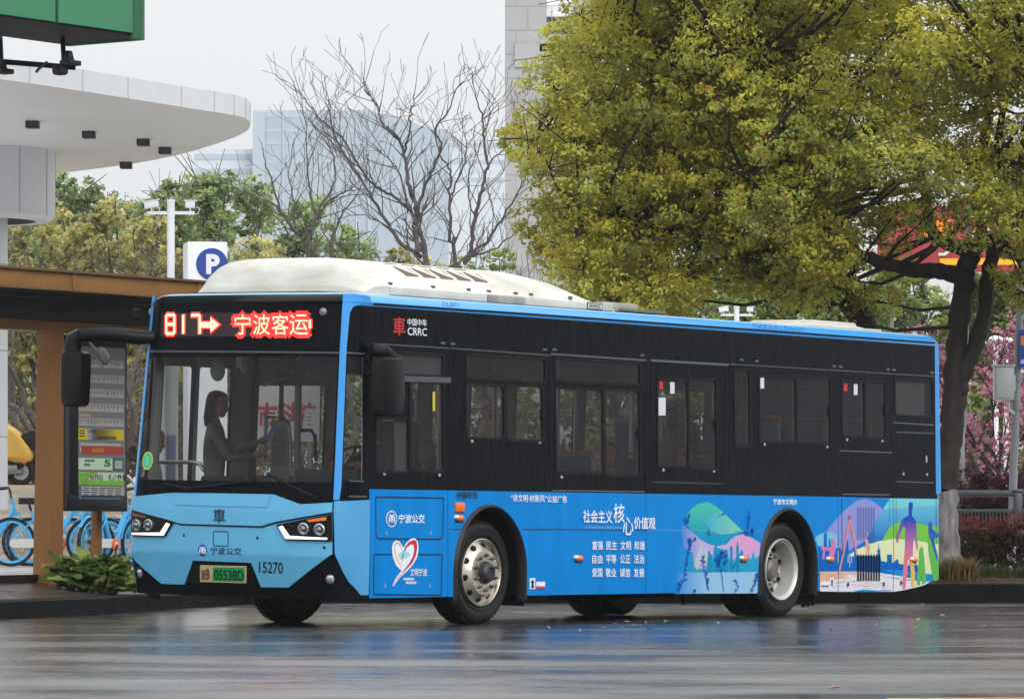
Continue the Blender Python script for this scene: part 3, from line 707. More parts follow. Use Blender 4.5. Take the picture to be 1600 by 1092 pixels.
# ---- printed side artwork
A = {}
def amat(n, c): return mat('print_' + n, c, .30, spec=.06)
def gmat(name, c1, c2, axis, a, b):
    # printed two-colour blend along a bus axis
    m = mat(name, c1, .30, spec=.06); n = m.node_tree.nodes; l = m.node_tree.links
    if len(n) > 2: return m
    t = n.new('ShaderNodeTexCoord'); s_ = n.new('ShaderNodeSeparateXYZ'); l.new(t.outputs['Object'], s_.inputs[0]); r = n.new('ShaderNodeMapRange'); r.inputs[1].default_value = a; r.inputs[2].default_value = b
    l.new(s_.outputs[axis], r.inputs[0]); x = n.new('ShaderNodeMix'); x.data_type = 'RGBA'; x.inputs[6].default_value = c1; x.inputs[7].default_value = c2; l.new(r.outputs[0], x.inputs[0]); l.new(x.outputs[2], n['Principled BSDF'].inputs['Base Color']); return m
SIDEB = S(0, 125, 202, 1.0)
qa = pick(*M8((230, 500))[0])[0]; qb = pick(*M8((520, 500))[0])[0]
art = [ # material, layer, pixel polygon
 (gmat('sky_fade', SIDEB, S(150, 196, 228, .9), 0, pick(*M8((150, 900))[0])[0], pick(*M8((480, 900))[0])[0]), 1, M8((150, 822), (1012, 815), (1008, 1036), (150, 1040))),
 (gmat('teal_fade', SIDEB, S(40, 160, 200, .9), 0, pick(*M8((150, 700))[0])[0], pick(*M8((420, 700))[0])[0]), 1, M8((150, 560), (1030, 580), (1012, 815), (150, 822))),
 (gmat('pink_fade', SIDEB, S(190, 172, 222, .9), 0, pick(*M8((210, 450))[0])[0], pick(*M8((420, 450))[0])[0]), 2, M8((215, 330), (250, 335), (310, 385), (420, 480), (500, 525), (590, 550), (690, 530), (730, 480), (790, 440), (870, 425), (930, 450), (1038, 515), (1030, 640), (985, 680), (965, 600), (940, 690), (905, 640), (850, 645), (815, 620), (760, 700), (720, 690), (700, 590), (560, 560), (545, 690), (500, 640), (470, 800), (430, 780), (380, 790), (350, 760), (340, 620), (240, 560), (220, 420))),
 (amat('pink', S(218, 160, 208, .9)), 3, M8((700, 525), (790, 445), (870, 430), (920, 455), (1036, 520), (1030, 600), (960, 580), (930, 650), (870, 640), (810, 590), (740, 560))),
 (gmat('hill_teal', S(0, 150, 190, .9), S(70, 190, 170, .9), 2, .78, 1.08), 3, M8((270, 230), (330, 160), (400, 110), (480, 92), (540, 110), (640, 185), (760, 300), (870, 400), (830, 420), (770, 440), (720, 485), (680, 530), (600, 548), (500, 525), (420, 478), (330, 400), (280, 330))),
 (gmat('hill_light', S(60, 170, 205, .9), S(120, 205, 180, .9), 0, pick(*M8((450, 300))[0])[0], pick(*M8((780, 300))[0])[0]), 4, M8((460, 310), (520, 220), (640, 190), (760, 300), (850, 390), (740, 420), (640, 430), (540, 400))),
 # rear mural
 (amat('lav', S(140, 150, 215, .9)), 1, M7((195, 450), (270, 350), (350, 265), (430, 190), (500, 140), (575, 122), (640, 135), (700, 175), (760, 225), (690, 350), (650, 440), (560, 560), (420, 640), (300, 640), (240, 500))),
 (gmat('sea', S(20, 110, 195, .9), S(100, 190, 220, .9), 2, .75, 1.15), 2, M7((830, 118), (1300, 125), (1368, 100), (1366, 400), (1290, 400), (1200, 380), (1100, 350), (980, 345), (860, 380), (800, 470), (755, 535), (640, 570), (500, 640), (440, 660), (560, 560), (640, 450), (690, 350), (760, 225))),
 (amat('aqua', S(120, 205, 215, .9)), 3, M7((835, 118), (1300, 125), (1368, 95), (1366, 150), (1300, 190), (1100, 200), (900, 220), (790, 225), (765, 225))),
 (amat('green', S(120, 200, 70, .85)), 4, M7((755, 535), (800, 450), (850, 385), (930, 350), (1010, 348), (1100, 358), (1200, 385), (1290, 398), (1340, 385), (1366, 360), (1364, 575), (1200, 565), (1060, 535), (900, 525))),
 (amat('cream', S(222, 226, 180, .9)), 5, M7((410, 690), (500, 630), (600, 585), (720, 545), (850, 525), (1000, 530), (1150, 550), (1250, 570), (1364, 578), (1356, 900), (1150, 870), (1000, 860), (900, 770), (740, 745), (700, 700), (500, 700), (430, 800))),
 (amat('skyline', S(0, 100, 190, .9)), 6, M7((118, 600), (165, 610), (168, 470), (195, 460), (198, 600), (215, 600), (218, 520), (230, 520), (236, 610), (310, 620), (330, 610), (360, 720), (385, 560), (400, 520), (412, 560), (416, 690), (470, 700), (468, 570), (500, 690), (700, 700), (712, 640), (720, 620), (735, 700), (745, 745), (800, 770), (800, 680), (850, 680), (850, 770), (910, 720), (920, 770), (1000, 790), (1100, 780), (1130, 860), (880, 870), (700, 860), (128, 850))),
 (amat('dome', S(120, 195, 225, .9)), 3, M7((75, 520), (120, 480), (180, 458), (250, 458), (300, 490), (300, 620), (120, 610))),
 (amat('ground', S(226, 224, 232, .9)), 7, M7((126, 852), (500, 850), (730, 862), (840, 880), (960, 900), (1100, 930), (1230, 950), (1180, 985), (1090, 1010), (950, 1040), (870, 1052), (500, 1052), (128, 1050))),
 (amat('ground_orange', S(226, 180, 150, .9)), 8, M7((126, 854), (500, 852), (490, 880), (420, 880), (330, 920), (126, 950))),
 (amat('water', S(20, 140, 200, .9)), 8, M7((760, 905), (900, 912), (1000, 940), (1240, 950), (1310, 930), (1300, 880), (1150, 870), (960, 900), (880, 880), (740, 830), (1000, 840), (1100, 930), (950, 928))),
 (amat('water', SIDEB), 8, M7((470, 1045), (560, 1030), (700, 1040), (840, 1035), (840, 1046), (700, 1050), (480, 1055))),
 (gmat('figure', S(225, 120, 150, .9), S(24, 70, 180, .9), 2, .58, .98), 9, M7((1018, 185), (1022, 160), (1040, 152), (1057, 160), (1060, 195), (1052, 235), (1048, 290), (1068, 320), (1090, 345), (1096, 450), (1100, 540), (1112, 610), (1102, 640), (1084, 560), (1075, 480), (1062, 560), (1058, 640), (1060, 720), (1078, 860), (1074, 960), (1080, 1000), (1040, 1004), (1036, 860), (1024, 740), (1010, 720), (1002, 860), (985, 1024), (952, 1028), (960, 860), (972, 700), (980, 600), (985, 400), (960, 400), (930, 470), (915, 540), (904, 566), (892, 550), (900, 480), (920, 420), (945, 345), (975, 310), (1020, 290))),
 (amat('leg_yellow', S(232, 190, 90, .9)), 10, M7((1036, 720), (1060, 720), (1078, 860), (1074, 960), (1080, 1000), (1040, 1004), (1036, 860))),
 (amat('green_figure', S(96, 186, 80, .9)), 9, M7((1120, 640), (1140, 596), (1160, 615), (1170, 700), (1180, 800), (1190, 960), (1150, 985), (1150, 860), (1130, 985), (1095, 990), (1110, 820), (1120, 720))),
 (amat('green_figure', S(96, 186, 80, .9)), 10, M7((1210, 560), (1225, 490), (1245, 520), (1300, 640), (1320, 760), (1325, 930), (1265, 945), (1240, 800), (1215, 650))),
 (amat('blue_figure', S(40, 90, 190, .9)), 11, M7((1216, 380), (1228, 345), (1246, 365), (1258, 430), (1300, 470), (1335, 460), (1330, 500), (1280, 510), (1270, 540), (1310, 740), (1290, 720), (1225, 500), (1214, 440))),
 (amat('coral', S(222, 140, 140, .9)), 9, stroke(M7((318, 860), (360, 680), (425, 330)), 2.6)), (amat('coral', S(222, 140, 140, .9)), 9, stroke(M7((425, 330), (470, 540), (498, 690)), 2.6)),
 (amat('coral', S(222, 140, 140, .9)), 9, stroke(M7((385, 442), (462, 440)), 2.4)), (amat('magenta', S(215, 50, 120, .9)), 10, M7((414, 285), (424, 282), (426, 300), (436, 284), (440, 320), (410, 322))),
 (amat('pinkfig', S(205, 125, 190, .9)), 10, M7((245, 520), (270, 515), (275, 560), (290, 540), (285, 620), (270, 690), (240, 720), (215, 690), (225, 650), (180, 630), (170, 715), (150, 735), (148, 700), (165, 620), (140, 640), (132, 575), (150, 590), (165, 605), (235, 610))),
 (amat('pinkfig2', S(225, 160, 150, .9)), 10, M7((580, 510), (600, 465), (608, 470), (595, 520), (615, 560), (628, 610), (625, 670), (590, 672), (595, 610), (570, 605), (585, 580), (572, 540))),
 (amat('teal_tower', S(0, 140, 190, .9)), 5, M8((560, 815), (556, 600), (580, 505), (596, 620), (600, 815))), (amat('teal_tower', S(0, 140, 190, .9)), 5, M8((724, 815), (724, 560), (738, 540), (750, 560), (752, 815))),
 (amat('teal_tower', S(0, 140, 190, .9)), 5, M8((790, 815), (788, 560), (803, 490), (816, 560), (820, 815))), (amat('teal_tower', S(0, 140, 190, .9)), 5, M8((495, 815), (498, 600), (520, 598), (522, 640), (542, 630), (545, 815))),
 (amat('teal_tower', S(0, 140, 190, .9)), 5, M8((606, 815), (610, 580), (635, 585), (640, 640), (676, 580), (696, 585), (700, 815))), (amat('teal_tower', S(0, 140, 190, .9)), 5, M8((830, 650), (832, 592), (858, 592), (860, 650))),
 (amat('cream_spire', S(176, 200, 205, .9)), 6, M8((378, 800), (356, 750), (360, 690), (395, 600), (415, 550), (435, 545), (440, 620), (420, 720))), (amat('cream_spire', S(176, 200, 205, .9)), 6, M8((455, 800), (455, 620), (470, 555), (484, 560), (492, 640), (480, 760))),
]
flo = amat('flora', S(10, 84, 180, .9)); rng = random.Random(3)
def sprig(pts, nleaf, sz):
    out = [(flo, 12, stroke(pts, .8))]
    for k in range(nleaf):
        t = (k + .5) / nleaf * (len(pts) - 1); i = min(int(t), len(pts) - 2); u = t - i
        x = pts[i][0] + (pts[i + 1][0] - pts[i][0]) * u; y = pts[i][1] + (pts[i + 1][1] - pts[i][1]) * u; a = rng.uniform(-1.2, 1.2) - 1.57; L_ = sz * rng.uniform(.6, 1.3)
        dx, dy = math.cos(a) * L_, math.sin(a) * L_
        out.append((flo, 13, [(x, y), (x + dx * .5 - dy * .28, y + dy * .5 + dx * .28), (x + dx, y + dy), (x + dx * .5 + dy * .28, y + dy * .5 - dx * .28)]))
    return out
art += sprig(M8((190, 1030), (240, 900), (280, 650), (300, 520), (355, 480)), 22, 7) + sprig(M8((500, 1010), (470, 880), (440, 740), (450, 650)), 16, 5) + sprig(M8((655, 1020), (640, 880), (615, 760)), 3, 3)
art += sprig(M8((600, 780), (630, 620)), 12, 8) + sprig(M8((660, 760), (690, 640)), 6, 6) + sprig(M8((895, 420), (925, 200)), 9, 5) + sprig(M8((880, 440), (940, 440), (960, 400)), 5, 9) + sprig(M8((940, 1030), (990, 900), (1000, 830)), 16, 5)
art += sprig(M8((770, 1030), (810, 980), (780, 930), (800, 900)), 4, 5) + sprig(M8((250, 330), (290, 240)), 5, 7) + sprig(M8((760, 790), (775, 730)), 3, 4) + sprig(M8((600, 240), (650, 220)), 3, 4) + sprig(M8((500, 450), (508, 390)), 3, 4) + sprig(M8((340, 1040), (370, 1010)), 4, 4)
for k in range(26):
    x = rng.uniform(130, 820); y = rng.uniform(865, 1030); art.append((amat('rust_line', S(190, 120, 100, .9)), 9, stroke(M7((x, y + 12), (x + rng.uniform(30, 130), y - 6)), .5)))
for x0, y0, y1 in ((408, 690, 765), (425, 690, 805), (443, 690, 765), (308, 640, 760), (160, 620, 690)): art.append((amat('cream', S(222, 226, 180, .9)), 9, stroke(M7((x0, y0), (x0, y1)), .8)))
art.append((amat('skyline', S(0, 100, 190, .9)), 9, M7((700, 700), (706, 645), (690, 650), (712, 628), (718, 560), (722, 628), (742, 650), (728, 645), (735, 700))))
mlist = []; bypanel = {}
for m_, lay, poly in art:
    pk = PK(poly); qm = sum(p[0] for p in pk) / len(pk)
    for i in range(5):         # cut each shape at the panel joints
        a, b = edges[i] + .006, edges[i + 1] - .006
        if max(p[0] for p in pk) < a or min(p[0] for p in pk) > b: continue
        pp = pk
        for lim, sg in ((a, 1), (b, -1)):
            o_ = []
            for k in range(len(pp)):
                P, Q = pp[k], pp[(k + 1) % len(pp)]; ip, iq = (P[0] - lim) * sg >= 0, (Q[0] - lim) * sg >= 0
                if ip: o_.append(P)
                if ip != iq: t = (lim - P[0]) / (Q[0] - P[0]); o_.append((lim, P[1] + (Q[1] - P[1]) * t))
            pp = o_
            if len(pp) < 3: break
        if len(pp) >= 3: bypanel.setdefault(i, []).append((m_, lay, pp))
for i, lst in bypanel.items():
    mb = MB(); ms = []
    for m_, lay, pp in lst:
        if m_ not in ms: ms.append(m_)
        drape(mb, pp, .0065 + lay * .0006, ms.index(m_))
    mb.build('printed_scenery', ms, side_panels[i], clean=False)
# ---- lettering on the side
def lettering(parent, items, mats):
    t = MB()
    for body, c, mi, bold in items: bustext(t, body, *c, .0165, mi, bold)
    return t.build('lettering', mats, parent, clean=False)
def B6(x0, y0, x1, y1): return P6((x0, y0), (x1, y0), (x1, y1), (x0, y1))
def B7(x0, y0, x1, y1, s=0): return P7((x0, y0), (x1, y0 + s), (x1, y1 + s), (x0, y1))
mInk = mat('ink_black', S(30, 40, 56), .5)
t = MB(); q, z = pick(*P6((230, 320))[0]); drape(t, ellipse(q, z, .082, .072), .010, 0); drape(t, ellipse(q, z, .072, .062), .0115, 1)
bustext(t, '甬', *B6(208, 290, 252, 348), .013, 0, .03); bustext(t, '宁波公交', *B6(280, 288, 464, 350), .010, 0, .045)
bustext(t, '文明宁波', *B6(360, 672, 480, 726), .0115, 0, .03)
for r_, (x0, x1, y) in enumerate(((315, 390, 738), (332, 408, 764))):
    for k in range(9):
        x = x0 + (x1 - x0) * k / 9; drape(t, PK(P6((x, y), (x + 5.6, y), (x + 5.6, y + 18), (x, y + 18))), .010, 0)
t.build('lettering', [mWHITE, mat('logo_blue2', S(20, 96, 180), .4)], side_panels[0], clean=False)
# heart emblem
t = MB()
L = [(300, 690), (268, 655), (245, 600), (234, 540), (240, 500), (262, 475), (285, 480), (303, 510), (310, 550)]
drape(t, PK(P6((236, 795), (258, 740), (300, 690), (262, 650), (238, 590), (232, 530), (240, 490), (262, 472), (285, 480), (303, 508), (316, 525), (335, 490), (365, 462), (395, 456), (415, 480), (422, 530), (412, 590), (385, 640), (340, 690), (290, 735), (262, 770), (244, 797))), .010, 0)
drape(t, PK(P6((302, 682), (285, 640), (262, 600), (248, 540), (250, 500), (262, 482), (252, 520), (262, 580), (290, 640))), .0115, 1); drape(t, PK(P6((262, 482), (285, 488), (300, 515), (304, 545), (290, 510), (272, 496), (255, 505), (250, 500))), .0115, 1)
drape(t, PK(P6((300, 640), (306, 570), (325, 520), (350, 485), (385, 468), (405, 475), (412, 520), (402, 580), (378, 630), (340, 672), (300, 705), (350, 640), (380, 590), (390, 540), (385, 505), (370, 500), (340, 520), (318, 560))), .0115, 2)
drape(t, PK(P6((300, 705), (340, 672), (310, 706), (262, 756), (244, 788), (262, 740))), .0115, 3); drape(t, PK(P6((275, 570), (310, 545), (350, 555), (362, 580), (330, 600), (290, 605))), .0115, 4)
t.build('heart_emblem', [mWHITE, mat('heart_gold', S(216, 176, 100), .4), mat('heart_red', S(196, 40, 62), .4), mat('heart_pink', S(230, 170, 170), .4), mat('heart_teal', S(150, 210, 225), .4)], side_panels[0], clean=False)
lettering(side_panels[1], [('中国中车', B6(692, 124, 840, 176), 1, .04), ('“讲文明·树新风”公益广告', (P6((1072, 146))[0], P7((174, 136))[0], P7((174, 181))[0], P6((1072, 198))[0]), 0, .03),
  ('社会主义', B7(276, 226, 458, 304, 4), 0, .035), ('核', B7(466, 188, 534, 306), 0, .022), ('心', B7(524, 270, 590, 382), 0, .022), ('价值观', B7(594, 270, 726, 344, 2), 0, .035),
  ('富强', B7(333, 420, 399, 474), 0, .03), ('民主', B7(420, 421, 486, 475), 0, .032), ('文明', B7(508, 421, 574, 475), 0, .032), ('和谐', B7(595, 421, 660, 475), 0, .032),
  ('自由', B7(332, 505, 396, 560), 0, .032), ('平等', B7(418, 505, 482, 560), 0, .032), ('公正', B7(506, 505, 570, 560), 0, .032), ('法治', B7(593, 505, 657, 560), 0, .032),
  ('爱国', B7(331, 590, 395, 644), 0, .032), ('敬业', B7(416, 590, 482, 644), 0, .032), ('诚信', B7(505, 590, 570, 644), 0, .032), ('友善', B7(592, 590, 657, 644), 0, .032),
  ('人民有信仰|国家有力量|民族有希望', B7(278, 326, 518, 347, 2), 2, 0)], [mWHITE, mInk, mat('print_pale', S(120, 180, 220), .4)])
lettering(side_panels[2], [('宁波市文明办', P8((24, 155), (173, 160), (173, 196), (24, 192)), 0, .05)], [mWHITE])
# charging socket stickers with arrows
def arrow_sticker(tl, br, red, parent):
    t = MB(); (x0, y0), (x1, y1) = tl, br; drape(t, PK(box4(x0, y0, x1, y1)), .012, 0); cx = (x0 + x1) / 2; h = y1 - y0; w_ = x1 - x0
    drape(t, PK([(cx, y0 + h * .12), (x1 - w_ * .12, y0 + h * .42), (cx + w_ * .18, y0 + h * .42), (cx + w_ * .18, y0 + h * .62), (x1 - w_ * .2, y0 + h * .9), (x0 + w_ * .2, y0 + h * .9), (cx - w_ * .18, y0 + h * .62), (cx - w_ * .18, y0 + h * .42), (x0 + w_ * .12, y0 + h * .42)]), .0135, 1)
    (a, b), (c, d) = red; drape(t, PK(box4(a, b, c, d)), .012, 0); drape(t, PK(box4(a, d - (d - b) * .35, c, d)), .0135, 2)
    t.build('sticker', [mWHITE, mInk, mat('sticker_red2', S(190, 60, 80), .5)], parent, clean=False)
arrow_sticker(*P6((1210, 740), (1250, 818)), P6((1257, 766), (1320, 815)), side_panels[1]); arrow_sticker(*M7((228, 915), (264, 1000)), M7((138, 955), (212, 1004)), side_panels[3])
# maker's mark on the black band, faint marks on the roof edge
t = MB(); mRED = mat('mark_red', S(176, 50, 44), .45); mPW = mat('mark_white', S(220, 222, 226), .45)
bustext(t, '車', *P9((172, 178), (232, 180), (232, 270), (172, 268)), .006, 0, .04)
bustext(t, '中国中车', *P9((244, 184), (340, 190), (340, 224), (244, 220)), .006, 1, .03); bustext(t, 'CRRC', *P9((245, 230), (341, 235), (341, 273), (245, 268)), .006, 1, .03)
for c in (M7,): pass
t.build('lettering', [mRED, mPW], bus, clean=False)
t = MB(); bustext(t, 'OLBP1', *K(660, 410, 4, ((112, 246), (216, 254), (216, 280), (112, 272))), .016, 0, -.005); bustext(t, '宁波客运总公司:967277', *P11((80, 152), (360, 176), (360, 200), (80, 180)), .016, 0, -.004)
t.build('lettering', [mat('ink_edge', S(24, 84, 170), .5)], bus, clean=False)
# grille slots on the rear panel and blind louvres
t = MB()
for k in range(9):
    x = 1260 + (497 + k * 26.5) / 6.42; drape(t, PK([(x, 866), (x + 2.2, 866), (x + 2.2, 907), (x, 907)]), .019, 0)
for k in range(7):
    x = 1260 + (502 + k * 26.5) / 6.42; drape(t, PK([(x, 792), (x + 1, 792), (x + 1, 842 - (k == 3) * 3), (x, 842)]), .019, 1)
t.build('grille', [mUND, mat('louvre_shadow', S(70, 90, 160), .5)], side_panels[3], clean=False)
t = MB()
for a in M7((403, 980), (762, 975), (937, 963)): q, z = pick(*a); drape(t, ellipse(q, z, .02, .025, 8), .019)
t.build('hatch_bolt', [mInk], side_panels[3], clean=False)
# ---- roof equipment
mb = MB(); s0, s1 = .74, 4.66
def acs(s, k, rise):    # cross section scaled by k in height
    zb = 2.935; H = .335 * rise; return [Vector((s, t, zb + h * H)) for t, h in ((.26, 0), (.26, .24), (.30, .32), (.42, .64), (.54, .87), (.68, .97), (.92, 1.02), (1.25, 1.03), (1.6, 1.03), (1.84, 1.01), (1.98, .95), (2.09, .82), (2.17, .62), (2.22, .35), (2.24, .24), (2.24, 0))]
secs = []; xs_ = [0, .005, .015, .035, .06, .09, .13, .18, .26]
def rise_f(s):
    x = min(1, (s - s0) / .26); y = min(1, max(0, (s1 - s) / 1.5)); return (.22 + .78 * (1 - (1 - x) ** 2.6)) * (.26 + .74 * (1 - (1 - y) ** 2.2))
for s in [s0 + x for x in xs_] + [2.0, 2.6, 3.1, 3.3, 3.5, 3.7, 3.9, 4.05, 4.2, 4.35, 4.48, 4.58, s1]:
    secs.append(acs(s, 1, rise_f(s)))
secs = [[Vector((p.x, p.y, 2.935)) for p in secs[0]]] + secs + [[Vector((p.x, p.y, 2.935)) for p in secs[-1]]]
for q in secs:
    for p in q:
        if q[0].x < s0 + .26: p.y = 1.25 + (p.y - 1.25) * (1 - .035 * (1 - min(1, (p.x - s0) / .26)) ** 2)
for a, b in zip(secs, secs[1:]):
    for j in range(len(a) - 1): mb.add([a[j], a[j + 1], b[j + 1], b[j]], [(0, 1, 2, 3)], 0)
aco = mb.build('air_conditioner', [mWHITED], bus, sharp=45)
def ac_pt(s, t, off=.006):
    import bisect as bs
    T = [(.26, .24), (.30, .32), (.42, .64), (.54, .87), (.68, .97), (.92, 1.02), (1.25, 1.03)]
    for (t0, h0), (t1, h1) in zip(T, T[1:]):
        if t0 <= t <= t1: h = h0 + (h1 - h0) * (t - t0) / (t1 - t0)
    n = Vector((0, -1, .5)).normalized(); return Vector((s, t, 2.935 + h * .335)) + n * off
vt = MB()
for i in range(5):
    a = 1.42 + i * .27; vt.add([ac_pt(a + x * .2 + y, .40 + .21 * yy) for x, yy, y in ((0, 0, .06), (1, 0, .06), (1, .5, .03), (1, 1, -.02), (0, 1, -.02), (0, .5, .03))], [tuple(range(6))])
for i in range(3):
    a = 1.5 + i * .34; vt.add([ac_pt(a, .70), ac_pt(a + .24, .70), ac_pt(a + .22, .92), ac_pt(a - .02, .92)], [(0, 1, 2, 3)])
vt.build('vent', [mat('vent_mesh', S(96, 84, 76), .8, var=.3, vscale=90)], aco, clean=False)
sd = MB()
for a, b, z0, z1 in ((1.05, 2.52, 2.94, 3.012), (2.54, 3.12, 2.94, 3.008), (3.14, 4.60, 2.94, 3.008)): sd.box(((a + b) / 2, .25, (z0 + z1) / 2), (b - a, .03, z1 - z0), 1 if a == 2.54 else 0, bev=.006)
for s in (1.1, 1.75, 2.3, 2.62, 3.05, 3.3, 3.95, 4.5): sd.box((s, .29, 3.04), (.05, .02, .03), 2, bev=.004)
sd.build('side_cover', [mWHITED, mat('stained_cover', S(150, 146, 138), .5, var=.35, vscale=6), mat('clip', S(90, 86, 82), .5)], aco)
t = MB(); t.box((4.28, .232, 2.975), (.24, .006, .05), 0); text_flat(t, 'SONGZ', (4.185, .2285, 2.958), (1, 0, 0), (0, 0, 1), .19, .034, 1, .03); t.box((4.28, .2335, 2.975), (.26, .005, .066), 1)
t.build('maker_plate', [mat('plate_cream', S(190, 188, 180), .5), mInk], aco, clean=False)
st = MB()
for s, t0, t1, d in ((2.75, .36, .8, .5), (3.0, .45, .9, .25), (3.45, .4, .8, .12), (3.6, .4, .8, .1), (3.85, .36, .6, .3)):
    pass
rh = MB(); rh.box((4.95, .95, 2.99), (.55, 1.2, .09), 0, bev=.03); rh.box((5.25, .75, 2.965), (.75, .9, .03), 1, bev=.01); rh.build('roof_duct', [mat('duct_grey', S(150, 146, 138), .5, var=.2), mat('duct_dark', S(96, 94, 92), .5)], bus)
rh = MB(); rh.box((9.25, .95, 2.985), (1.05, .9, .09), 0, bev=.035, taper=(.86, .86)); rh.box((9.3, .95, 2.955), (1.35, 1.05, .03), 0, bev=.01); rh.build('roof_hatch', [mat('hatch_cream', S(186, 184, 176), .5, var=.1)], bus)
# ---- mirrors
def LP(u, v, s=None, t=None): return front_at(u, v, s) if s is not None else side_at(u, v, t)
arm = MB(); sm = .12
pA = [LP(216, 527, s=.16), LP(190, 524, s=.05), LP(150, 522, s=-.05), LP(128, 524, s=-.1)]
pA = [Vector((.25, pA[0].y - .12, pA[0].z))] + pA
for p, q_ in zip(pA, pA[1:]): pass
arm.tube(pA, [.06, .07, .072, .07, .066], 10); pB = [LP(128, 524, s=-.1), LP(117, 530, s=-.11), LP(113, 545, s=-.12), LP(115, 562, s=-.12)]; arm.tube(pB, [.072, .085, .085, .078], 10)
mo = MB(); c = LP(118, 592, s=-.12)
def shell_mirror(mb, c, w_, d_, h_, m=0):
    secs = []
    for k, (kz, kw) in enumerate(((-.5, .62), (-.47, .86), (-.38, .95), (0, 1.0), (.36, 1.0), (.46, .94), (.5, .7))):
        secs.append([Vector((c.x + d_ / 2 * kw * x, c.y + w_ / 2 * kw * y, c.z + h_ * kz)) for x, y in ((-1, -.8), (-1, .8), (-.8, 1), (.8, 1), (1, .8), (1, -.8), (.8, -1), (-.8, -1))])
    for a, b in zip(secs, secs[1:]):
        for j in range(8): mb.add([a[j], a[(j + 1) % 8], b[(j + 1) % 8], b[j]], [(0, 1, 2, 3)], m)
    mb.add(secs[0], [tuple(range(8))], m); mb.add(secs[-1], [tuple(range(8))], m)
shell_mirror(mo, c, .24, .17, .50)
m1 = mo.build('wing_mirror', [mat('mirror_black', (.006, .006, .007, 1), .35, spec=.16)], bus, sharp=35); arm.build('mirror_arm', [mat('mirror_black', (.006, .006, .007, 1), .35, spec=.16)], m1)
g = MB(); g.box((c.x + .088, c.y, c.z), (.006, .18, .40), 0, bev=.002); g.build('mirror_glass', [mat('mirror_glass_grey', S(120, 126, 132), .05, metal=1)], m1)
rm_ = MB(); cc = LP(161, 556, s=-.1); rm_.ball(cc, (.02, .062, .095), 16, 0, Matrix.Rotation(R(-40), 4, 'X')); rm_.tube([LP(140, 535, s=-.1), LP(152, 549, s=-.1), cc], .012, 6); rm_.build('round_mirror', [mat('mirror_grey', S(70, 72, 76), .3)], m1)
m2 = MB(); c = LP(606, 604, t=-.17); shell_mirror(m2, c, .17, .31, .52)
m2o = m2.build('wing_mirror', [mat('mirror_black', (.006, .006, .007, 1), .35, spec=.16)], bus, sharp=35)
a2 = MB(); a2.tube([LP(580, 548, t=.02), LP(590, 547, t=-.1), LP(602, 550, t=-.17), LP(609, 557, t=-.17), LP(611, 570, t=-.17)], [.05, .055, .06, .065, .06], 10)
for k in range(3): a2.box(LP(606, 567 + k * 2.4, t=-.17), (.26 + .02 * k, .14, .012), 0, bev=.004)
for v in (540, 560, 584): a2.box(LP(579, v, t=.005), (.10, .07, .05), 0, bev=.012)
a2.tube([LP(578, 538, t=-.01), LP(579, 590, t=-.01)], .02, 8); a2.build('mirror_arm', [mat('mirror_black', (.006, .006, .007, 1), .35, spec=.16)], m2o)
g = MB(); g.box((c.x + .158, c.y, c.z), (.006, .13, .42), 0, bev=.002); g.build('mirror_glass', [mat('mirror_glass_grey', S(120, 126, 132), .05, metal=1)], m2o)
cb = MB(); cb.box(LP(214, 487, s=.1), (.08, .06, .06), 0, bev=.015); cb.ball(LP(213, 494, s=.1), .04, 12, 0); cb.build('side_camera', [mRUB], bus)
# ---- interior
mb = MB(); mb.box((3.9, 1.25, .405), (6.6, 1.2, .03)); mb.box((4.85, 1.25, .385), (3.7, 2.36, .03)); mb.box((1.1, 1.25, .385), (.9, 2.2, .03)); mb.box((9.3, 1.25, .82), (2.4, 2.36, .03)); mb.box((7.4, 1.25, .815), (1.6, 1.2, .03)); mb.build('floor', [mat('vinyl_floor', S(96, 94, 92), .4, var=.1)], bus)
mb = MB(); mb.box((5.6, 1.25, 2.66), (9.6, 2.2, .03)); mb.box((1.2, 1.25, 2.58), (.9, 2.1, .12), 0); mb.build('ceiling', [mat('ceiling_grey', S(196, 196, 194), .6)], bus)
mb = MB(); mb.box((.62, 1.25, 1.02), (.62, 2.2, .42), 0, bev=.08); mb.box((.95, .72, 1.3), (.3, .8, .16), 0, bev=.04); mb.box((.78, 1.9, 1.25), (.3, .3, .12), 1, bev=.03)
mb.build('dashboard', [mat('dash', S(40, 40, 44), .6), mINTD], bus)
sw = MB(); swM = Matrix.Translation((1.05, .7, 1.42)) @ Matrix.Rotation(R(-50), 4, 'Y'); rgp = [swM @ Vector((.22 * math.cos(2 * math.pi * k / 24), .22 * math.sin(2 * math.pi * k / 24), 0)) for k in range(25)]; sw.tube(rgp, .015, 6); sw.tube([rgp[0], rgp[12]], .012, 6); sw.tube([swM @ Vector((0, 0, 0)), (.9, .7, 1.2)], .03, 8); sw.build('steering_wheel', [mRUB], bus)
mSEAT = mat('seat_blue', S(50, 80, 130), .6); mSB = mat('seat_shell', S(150, 152, 156), .5)
def seat(s, t, z, face=1, m=mSEAT):
    b = MB(); b.box((s, t, z + .42), (.42, .42, .08), 0, bev=.03); b.box((s + .2 * face, t, z + .78), (.07, .42, .70), 0, Matrix.Rotation(R(-8 * face), 3, 'Y'), bev=.03); b.box((s + .24 * face, t, z + .78), (.03, .44, .66), 1, Matrix.Rotation(R(-8 * face), 3, 'Y'), bev=.01)
    b.tube([(s, t, z), (s, t, z + .4)], .035, 8, 1); b.tube([(s + .25 * face, t - .2, z + 1.08), (s + .25 * face, t - .19, z + 1.17), (s + .25 * face, t + .19, z + 1.17), (s + .25 * face, t + .2, z + 1.08)], .014, 6, 2)
    b.build('passenger_seat', [m, mSB, mat('grab_yellow', S(196, 150, 30), .4)], bus)
